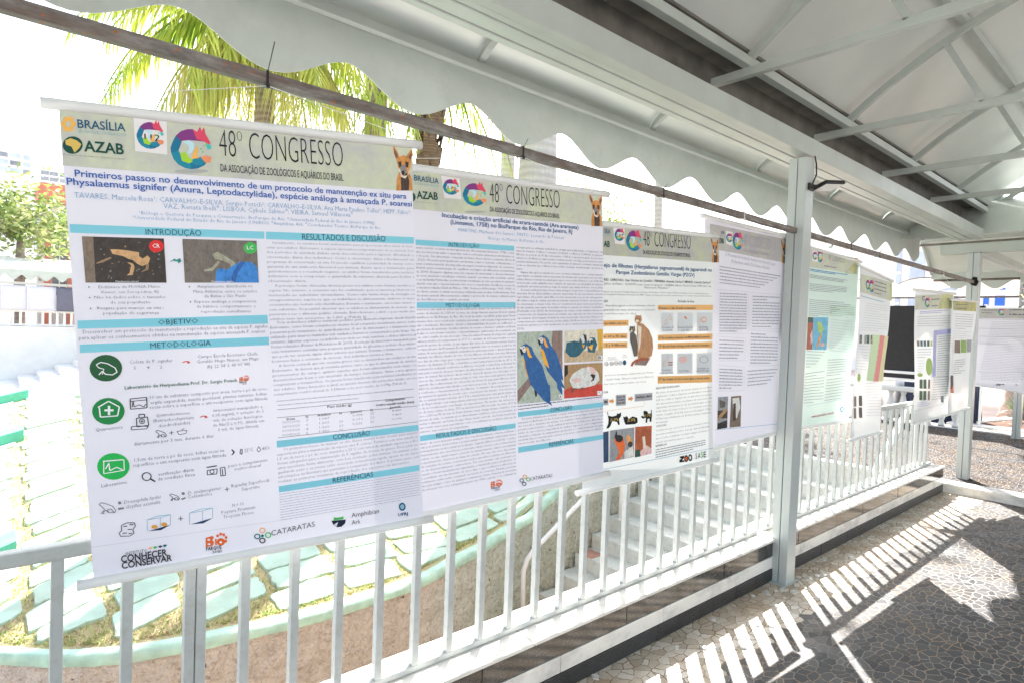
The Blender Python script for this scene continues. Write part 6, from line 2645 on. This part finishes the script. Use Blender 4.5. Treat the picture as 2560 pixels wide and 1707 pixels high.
def drape(name, x0, x1, y0, y1, z0, z1, mat, lab, seed):
    r = random.Random(seed)
    root = thing(name, lab, 'table', ((x0 + x1) / 2, (y0 + y1) / 2, z0))
    per = []
    n = 90
    ph = [r.uniform(0, 6.28) for _ in range(3)]
    for i in range(n):
        t = i / n * 4
        k = int(t)
        f = t - k
        c = [(x0, y0), (x1, y0), (x1, y1), (x0, y1)]
        a, b = c[k], c[(k + 1) % 4]
        per.append((a[0] + (b[0] - a[0]) * f, a[1] + (b[1] - a[1]) * f, k, f))
    mm = MB()
    nz = 7
    cx, cy = (x0 + x1) / 2, (y0 + y1) / 2
    for j in range(nz + 1):
        v = j / nz
        for i, (x, y, k, f) in enumerate(per):
            w = .035 * v * (math.sin(i * .9 + ph[0]) + .6 * math.sin(i * 1.7 + ph[1]))
            nx, ny = ((0, -1), (1, 0), (0, 1), (-1, 0))[k]
            mm.v.append((x + nx * (w + .03 * v), y + ny * (w + .03 * v), z1 - (z1 - z0) * v))
    for j in range(nz):
        for i in range(n):
            a = j * n + i
            b = j * n + (i + 1) % n
            mm.f.append((a, a + n, b + n, b))
            mm.mi.append(0)
    mm.f.append(tuple(range(n)))
    mm.mi.append(0)
    mm.build('tablecloth', mat, root, smooth=True)
    MB().box((x0 + .02, y0 + .02, z1 - .03), (x1 - .02, y1 - .02, z1 - .004)).build('table_top', 'white', root)
    return root


drape('draped_table', -4.35, -3.72, 12.5, 13.1, -.02, .72, 'white', 'table under a white cloth beneath the black board', 3)
drape('draped_table', -3.60, -2.6, 12.5, 13.1, -.02, .70, 'navycloth', 'table under a dark navy cloth beneath the black board', 9)
# white balustrade seen through the railing
bl = thing('balustrade', 'low white balustrade with round balusters beyond the landing', 'balustrade', (-3.3, 11.7, 0))
MB().box((-4.4, 11.62, .58), (-2.55, 11.80, .66)).build('hand_rail', 'white', bl, bevel=.015)
MB().box((-4.4, 11.62, .0), (-2.55, 11.80, .08)).build('plinth', 'white', bl, bevel=.01)
for i in range(10):
    x = -4.3 + i * .185
    MB().tube([(x, 11.71, z) for z in (.08, .12, .16, .24, .34, .44, .52, .55, .58)], [.05, .05, .03, .055, .065, .045, .028, .045, .045], 12).build('baluster', 'white', bl, smooth=True)
# drain grate and planter
dr = thing('drain_grate', 'slotted concrete drain cover along the landing edge', 'drain', (-1, 11.85, 0))
mm = MB()
x = -4.0
while x < 2.0:
    mm.bar((x, 11.68, .055), (x + .10, 11.98, .055), .026, .05, (0, 0, 1))
    x += .075
mm.build('slats', 'concrete', dr)
MB().box((-4.05, 11.63, .0), (2.1, 11.67, .08)).build('edge', 'concrete', dr)
MB().box((-4.05, 11.99, .0), (2.1, 12.03, .08)).build('edge', 'concrete', dr)
MB().box((-4.0, 11.67, -.01), (2.0, 11.99, .012)).build('channel', 'gutter', dr)
pk = thing('planter_kerb', 'pale kerb round the planted bed beyond the landing', 'kerb', (-1, 12.2, 0))
MB().box((-2.85, 12.10, -.02), (3.5, 12.38, .11)).build('kerb_front', 'marble', pk, bevel=.02)
MB().bar((-2.74, 12.3, .045), (-1.9, 16.2, .045), .2, .13).build('kerb_side', 'marble', pk, bevel=.02)
rb = random.Random(6)
mm = grid_mb(46, 36, lambda u, v: (-2.7 + .85 * v + (6.1 - .85 * v) * u, 12.38 + 3.8 * v, .05 + .22 * math.sin(math.pi * v) * math.sin(math.pi * min(1, u * 1.2)) + rb.uniform(0, .03)))
structure(mm.build('planting_soil', 'soil', smooth=True))
mm = MB()
for i in range(1800):
    x, y = rb.uniform(-2.4, 1.5), rb.uniform(12.45, 15)
    a = rb.uniform(0, 6.28)
    L = rb.uniform(.03, .10)
    z = .12 + .16 * math.sin(math.pi * min(1, (y - 12.38) / 3.8)) + rb.uniform(0, .05)
    d = Vector((math.cos(a), math.sin(a), rb.uniform(-.2, .5))) * L
    mm.face(((x, y, z), (x + d.x + .012, y + d.y, z + d.z), (x + d.x, y + d.y + .012, z + d.z + .004)))
tag(mm.build('dry_litter', 'litter'), 'dry brown straw and leaf litter scattered on the planted bed', 'leaf litter', kind='stuff')


def strap_plant(x, y, z, n, h, lab, seed):
    r = random.Random(seed)
    root = thing('strap_leaf_plant', lab, 'plant', (x, y, z), 'strap leaved plants in the bed')
    mm = MB()
    for i in range(n):
        a = r.uniform(0, 6.28)
        L = h * r.uniform(.7, 1.25)
        w = r.uniform(.014, .024)
        d = Vector((math.cos(a), math.sin(a), 0))
        s = d.cross(Vector((0, 0, 1)))
        prev = None
        tilt = r.uniform(.25, .9)
        for k in range(7):
            t = k / 6
            p = Vector((x, y, z)) + d * (L * t * tilt) + Vector((0, 0, L * (t - .75 * tilt * t * t)))
            ww = w * (1 - t ** 2) + .001
            e = (p - s * ww, p + s * ww)
            if prev:
                mm.face((prev[0], prev[1], e[1], e[0]))
            prev = e
    mm.build('leaves', 'bladeplant', root)
    MB().tube([(x, y, z - .05), (x, y, z + .05)], [.05, .03], 8).build('stem', 'bladeplant', root)


strap_plant(-2.13, 13.4, .22, 34, .50, 'strap leaved green plant beside the tree base in the bed', 1)
strap_plant(-1.85, 13.2, .20, 40, .56, 'strap leaved green plant behind the far post', 2)
tr = thing('tree', 'thick reddish brown tree base standing in the planted bed', 'tree', (-2.25, 14.4, .1))
MB().tube([(-2.34, 14.4, .0), (-2.32, 14.4, .3), (-2.28, 14.45, .8), (-2.2, 14.5, 1.6), (-2.1, 14.5, 3.2)], [.27, .225, .20, .19, .18], 14).build('trunk', 'bark', tr, smooth=True)


def crown(root, c, rx, rz, n, size, seed, mat='treeleaf', clumps=26):
    r = random.Random(seed)
    cl = []
    for i in range(clumps):
        while True:
            p = Vector((r.uniform(-1, 1), r.uniform(-1, 1), r.uniform(-1, 1)))
            if .25 < p.length < 1:
                break
        cl.append((Vector((p.x * rx, p.y * rx, p.z * rz)) + Vector(c), r.uniform(.16, .34) * rx))
    mm = MB()
    for i in range(n):
        q, s = r.choice(cl)
        p = q + Vector((r.gauss(0, s), r.gauss(0, s), r.gauss(0, s * .8)))
        a = Vector((r.uniform(-1, 1), r.uniform(-1, 1), r.uniform(-.6, .6))).normalized()
        b = a.cross(Vector((r.uniform(-1, 1), r.uniform(-1, 1), r.uniform(-1, 1)))).normalized()
        L, w = size * r.uniform(.6, 1.3), size * r.uniform(.25, .5)
        mm.face((p - a * L * .5, p + b * w * .5, p + a * L * .5, p - b * w * .5))
    mm.build('crown', mat, root)
    return cl


def broad_tree(x, y, z0, c, rx, rz, n, size, lab, seed, group=None):
    root = thing('tree', lab, 'tree', (x, y, z0), group)
    cl = crown(root, c, rx, rz, n, size, seed)
    MB().tube([(x, y, z0), ((x + c[0]) / 2 + .1, (y + c[1]) / 2, (z0 + c[2]) / 2), (c[0], c[1], c[2])], [.22, .16, .09], 10).build('trunk', 'bark', root, smooth=True)
    mm = MB()
    for q, s in cl[:9]:
        mm.tube([(c[0], c[1], c[2] - rz * .5), tuple((Vector(c) + q) / 2), tuple(q)], [.07, .045, .02], 6)
    mm.build('limbs', 'bark', root, smooth=True)


crown(tr, (-2.0, 14.5, 4.2), 1.5, .9, 2600, .2, 77)
# small flowering shrub and tree far left
broad_tree(-27, .7, .4, (-27, .75, 4.4), 1.75, 1.25, 2900, .27, 'bushy flowering tree in front of the red wall at far left', 12)
broad_tree(-13.5, 15.2, -.5, (-13.5, 15.0, 4.7), 1.6, 1.0, 3000, .2, 'bushy tree beyond the roof edge left of the seamed column', 14)

tt = thing('tree', 'tall slender pale trunk behind poster 167 with its crown above the canopy', 'tree', (-9.1, 12.5, -.3))
MB().tube([(-9.0, 12.45, -.4), (-9.02, 12.45, 2.5), (-9.2, 12.6, 5), (-9.6, 13.0, 8)], [.16, .12, .10, .06], 10).build('trunk', 'trunkpale', tt, smooth=True)
cl_ = crown(tt, (-9.9, 13.3, 8.9), 1.75, 1.7, 4600, .34, 31, clumps=34)
mm = MB()
for q, s_ in cl_[:12]:
    mm.tube([(-9.5, 12.9, 7.4), tuple((Vector((-9.7, 13.0, 8.2)) + q) / 2), tuple(q)], [.06, .04, .015], 6)
mm.build('limbs', 'bark', tt, smooth=True)


# ================================================================== palms
def frond(r, base, ang, L, rise, droop, mleaf, mstem, n=34, ll=.42, hang=.5):
    d = Vector((math.cos(ang), math.sin(ang), 0))
    s = Vector((-d.y, d.x, 0))
    pts = []
    for k in range(13):
        t = k / 12
        pts.append(Vector(base) + d * (L * (t - .18 * t * t)) + Vector((0, 0, rise * t - droop * t * t)))
    mstem.tube(pts, [.028 * (1 - .85 * k / 12) for k in range(13)], 5)
    for i in range(n):
        t = .12 + .88 * i / n
        k = min(11, int(t * 12))
        f = t * 12 - k
        p = pts[k] * (1 - f) + pts[k + 1] * f
        tang = (pts[k + 1] - pts[k]).normalized()
        for sg in (-1, 1):
            l = ll * (1 - .55 * abs(t - .45)) * r.uniform(.75, 1.15)
            dirn = (s * sg * r.uniform(.35, .8) + tang * r.uniform(.3, .7) + Vector((0, 0, -hang * r.uniform(.5, 1.5)))).normalized()
            w = .020 * r.uniform(.7, 1.2)
            side = tang * w
            m_ = p + dirn * l * .55 + Vector((0, 0, -.02))
            e = p + dirn * l + Vector((0, 0, -.10 * hang * l * 4))
            mleaf.face((p - side * .5, p + side * .5, m_ + side, m_ - side))
            mleaf.face((m_ - side, m_ + side, e))


def palm(x, y, z0, ztop, rad, lab, seed, nf=18, L=2.1, tm='trunk', skirt=0, az=None, droop=1.9, boots=False, group='palms behind the posters'):
    r = random.Random(seed)
    root = thing('palm_tree', lab, 'palm', (x, y, z0), group)
    n = 16
    lean = r.uniform(-.15, .15)
    MB().tube([(x + lean * (k / n) ** 2 * .4, y, z0 + (ztop - z0) * k / n) for k in range(n + 1)],
              [rad * (1.35 if k == 0 else 1.0 - .12 * k / n) * (1 + .04 * math.sin(k * 2.3)) for k in range(n + 1)], 16).build('trunk', tm, root, smooth=True)
    if boots:
        mm = MB()
        for i in range(150):
            a, t = r.uniform(0, 6.28), r.random()
            zz = ztop - .12 - 1.25 * t
            rr_ = rad * (1.0 + .5 * (1 - t))
            p = Vector((x + rr_ * math.cos(a), y + rr_ * math.sin(a), zz))
            o_ = Vector((math.cos(a), math.sin(a), 0))
            s_ = Vector((-o_.y, o_.x, 0)) * .045
            mm.face((p - s_ - Vector((0, 0, .12)), p + s_ - Vector((0, 0, .12)), p + s_ * .7 + o_ * .05 + Vector((0, 0, .12)), p - s_ * .7 + o_ * .05 + Vector((0, 0, .12))))
        mm.build('leaf_bases', 'boots', root)
    ml, ms = MB(), MB()
    c = Vector((x + lean * .4, y, ztop))
    for i in range(nf):
        a = (az[i % len(az)] if az else 6.283 * i / nf) + r.uniform(-.25, .25)
        frond(r, c, a, L * r.uniform(.8, 1.1), r.uniform(.2, 1.1), droop * r.uniform(.7, 1.25), ml, ms, hang=r.uniform(.5, 1.1))
    ml.build('fronds', 'palmleaf', root)
    ms.build('frond_stems', 'palmleaf', root, smooth=True)
    if skirt:
        ml, ms = MB(), MB()
        for i in range(skirt):
            a = r.uniform(0, 6.283)
            frond(r, c - Vector((0, 0, .1)), a, L * r.uniform(.35, .7), r.uniform(-.1, .2), droop * r.uniform(.75, 1.05), ml, ms, n=26, ll=.5, hang=1.3)
        ml.build('dead_fronds', 'deadleaf', root)
        ms.build('dead_frond_stems', 'deadleaf', root, smooth=True)
    return root


palm(-7.0, 2.28, -.4, 4.75, .12, 'full palm with drooping yellow green fronds above poster 112', 5, nf=28, L=2.0, skirt=27, droop=1.65)
palm(-7.6, 3.95, -.4, 9.2, .16, 'smooth palm trunk left of the shaggy trunk above poster 112', 6, nf=15, L=2.0, tm='trunk', droop=2.2)
palm(-7.3, 4.63, -.3, 4.95, .136, 'shaggy brown palm trunk rising behind the corner of poster 140', 7, nf=10, L=1.5, tm='boots', droop=2.3, boots=True)
palm(-10.5, 8.75, -.2, 11.0, .17, 'slim ringed palm trunk right of the shaggy trunk', 8, nf=14, L=2.3, tm='trunkpale', droop=1.8)
palm(-6.9, 6.35, .0, 9.8, .30, 'thick pale ringed palm trunk above the macaw poster', 9, nf=14, L=2.4, tm='trunkpale', droop=1.8)

# ================================================================== far side of the courtyard (left of the frame)
fw_ = thing('courtyard_wall', 'white rendered wall under the distant railing across the courtyard', 'wall', (-24.3, 0, -1.7))
box((-24.8, -22, -1.75), (-24.2, 24, .80)).build('wall_body', 'whitewall', fw_)
box((-24.85, -22, .80), (-24.15, 24, .86)).build('wall_coping', 'whitewall', fw_, bevel=.01)
fs = thing('courtyard_stairs', 'white stepped parapet rising along the distant courtyard wall', 'stairs', (-22.5, 0, -1.7))
for k in range(14):
    y0 = -2.6 + .46 * k
    box((-24.19, y0, -1.75), (-21.6, y0 + .458, -1.75 + .05 + .155 * k)).build('step', 'whitewall', fs)
fr = thing('distant_railing', 'distant white railing on top of the courtyard wall', 'railing', (-24.4, 0, .86))
box((-24.44, -8, 1.30), (-24.36, 12, 1.38)).build('top_rail', 'white', fr)
box((-24.44, -8, .88), (-24.36, 12, .94)).build('bottom_rail', 'white', fr)
mm = MB()
for i in range(100):
    y = -6 + i * .185
    mm.box((-24.43, y, .94), (-24.37, y + .065, 1.30))
mm.build('balusters', 'white', fr)
box((-29.9, -22, -1.75), (-24.85, 24, .40)).build('terrace_floor', 'concrete')['kind'] = 'structure'
for i, (y0, y1, mt, lab) in enumerate(((-.9, .215, 'lavcloth', 'pale hanging banner seen from behind at the left frame edge'), (.23, .84, 'lavcloth', 'first pale lavender banner over the distant railing'), (.86, 1.56, 'lavcloth', 'pale lavender banner beside the dark grey banner'), (1.58, 2.5, 'darkcloth', 'dark grey banner over the distant railing beside poster 112'))):
    mm = grid_mb(6, 6, lambda u, v: (-24.15 + .012 * math.sin(u * 9 + i), y0 + (y1 - y0) * u, 2.12 - .76 * v))
    o = mm.build('banner', mt, smooth=True)
    sd = o.modifiers.new('thick', 'SOLIDIFY')
    sd.thickness = .006
    tag(o, lab, 'banner', 'banners across the courtyard')
fc = thing('distant_canopy', 'distant white canopy with scalloped edge above the banners', 'canopy', (-26, 0, .4))
box((-24.5, -14, 2.16), (-24.40, 14, 2.24)).build('pipe', 'white', fc)
valance_mesh(lambda y, z, t: (-24.1 + t, y, z), -14, 14, 2.62, 2.29, 2.45, .40, .1, 'valance', 'valance', fc, .01)
mm = MB()
for i in range(10):
    a0, a1 = i / 10, (i + 1) / 10
    f = lambda a: (-24.1 - 4.2 * a, 2.62 + .62 * math.sin(a * math.pi * .5))
    (xa, za), (xb, zb) = f(a0), f(a1)
    mm.face(((xa, -14, za), (xb, -14, zb), (xb, 14, zb), (xa, 14, za)))
    mm.face(((xa, -14, za - .02), (xa, 14, za - .02), (xb, 14, zb - .02), (xb, -14, zb - .02)))
mm.build('roof_sheet', 'white', fc, smooth=True)
for y in (-9, -4.5, 4.2, 9):
    box((-24.6, y, .40), (-24.5, y + .1, 2.6)).build('column', 'white', fc)
rw = thing('red_building', 'red painted building front with bright red posts behind the flowering tree', 'building', (-31, 2, 0))
box((-34, 1.38, 5.75), (-31, 9, 6.5)).build('fascia', 'redwall', rw)
box((-34, 1.38, .4), (-31.2, 9, 5.74)).build('wall', 'whitewall', rw)
for y in (1.9, 2.7, 4.3):
    f = box((-31.2, y, 2.0), (-31.15, y + .42, 5.3)).build('window', 'greypane', rw)
    box((-31.149, y + .19, 2.0), (-31.12, y + .23, 5.3)).build('mullion', 'white', f)
for y in (1.62, 2.38, 4.0, 6.0):
    box((-31.19, y, .4), (-30.95, y + .2, 5.74)).build('post', 'redwall', rw)
wb = thing('white_building', 'tall white building with bands of small windows at far left', 'building', (-42, 0, 0))
box((-52, -26, -1.7), (-42, 1.75, 10.0)).build('front_wall', 'whitewall', wb)
box((-52, 1.76, -1.7), (-42.6, 14, 9.6)).build('side_wall', 'whitewall', wb)
for k, y in enumerate((-4.5, -3.3, -2.0, -.9, .15, .68, 1.22)):
    for j, z in enumerate((8.60, 8.98, 9.36)):
        f = box((-42.0, y, z), (-41.95, y + (.42 if k < 6 else .28), z + .22)).build('window', 'greypane' if (k + j) % 3 == 0 else 'bluepane', wb)
for k, y in enumerate((2.0, 2.4, 2.85, 3.4)):
    for j, z in enumerate((8.2, 8.52, 8.84)):
        f = box((-42.6, y, z), (-42.55, y + .34, z + .2)).build('window', 'greypane', wb)
# white building across, behind posters 140 to 171
w2 = thing('white_building', 'plain white building behind the numbered 167 poster', 'building', (-20, 16, 0))
box((-27, 13.2, -1.7), (-18.5, 21, 5.7)).build('wall', 'whitewall', w2)
box((-18.5, 17.4, -1.7), (-18.35, 17.5, 5.7)).build('down_pipe', 'white', w2)
for z in (3.3, 4.4):
    box((-18.5, 13.2, z), (-18.42, 21, z + .05)).build('ledge', 'white', w2)
# building with blue shutters at far right
w3 = thing('white_building', 'white building with bright blue shutters at the far right', 'building', (-6, 32, 0))
box((-16.5, 30, -.5), (14, 40, 6.6)).build('wall', 'white', w3)
for x0, x1, z0, z1, mt in ((-9.16, -8.98, .3, 5.6, 'bluepane'), (-8.66, -8.1, 2.6, 5.2, 'bluepane'), (-7.6, -6.9, 2.9, 4.6, 'bluepane'), (-6.04, -5.87, 2.9, 3.60, 'bluedoor'), (-5.67, -5.37, 2.9, 3.76, 'bluedoor')):
    f = box((x0, 29.94, z0), (x1, 29.99, z1)).build('window', mt, w3)
    if mt == 'bluepane':
        for k in range(1, 4):
            zz = z0 + (z1 - z0) * k / 4
            box((x0, 29.915, zz), (x1, 29.939, zz + .10)).build('transom', 'white', f)
ar = thing('arched_canopy', 'white arched canopy roof glimpsed beyond the scalloped edge', 'canopy', (-5, 17, 0))
mm = MB()
for k in range(3):
    x0 = -6.6 + k * 1.35
    for i in range(12):
        a, b = math.pi * i / 12, math.pi * (i + 1) / 12
        xa, xb = x0 + .67 - .66 * math.cos(a), x0 + .67 - .66 * math.cos(b)
        za, zb = 2.62 + .32 * math.sin(a), 2.62 + .32 * math.sin(b)
        mm.face(((xa, 17, za), (xa, 20, za), (xb, 20, zb), (xb, 17, zb)))
        mm.face(((xa, 17, za + .02), (xb, 17, zb + .02), (xb, 20, zb + .02), (xa, 20, za + .02)))
mm.build('roof_sheet', 'sheet', ar, smooth=True)
box((-6.8, 16.95, 2.50), (-2.3, 17.05, 2.62)).build('edge_beam', 'white', ar)
for x in (-6.7, -4.6, -2.45):
    box((x, 16.96, -.02), (x + .08, 17.04, 2.5)).build('post', 'white', ar)
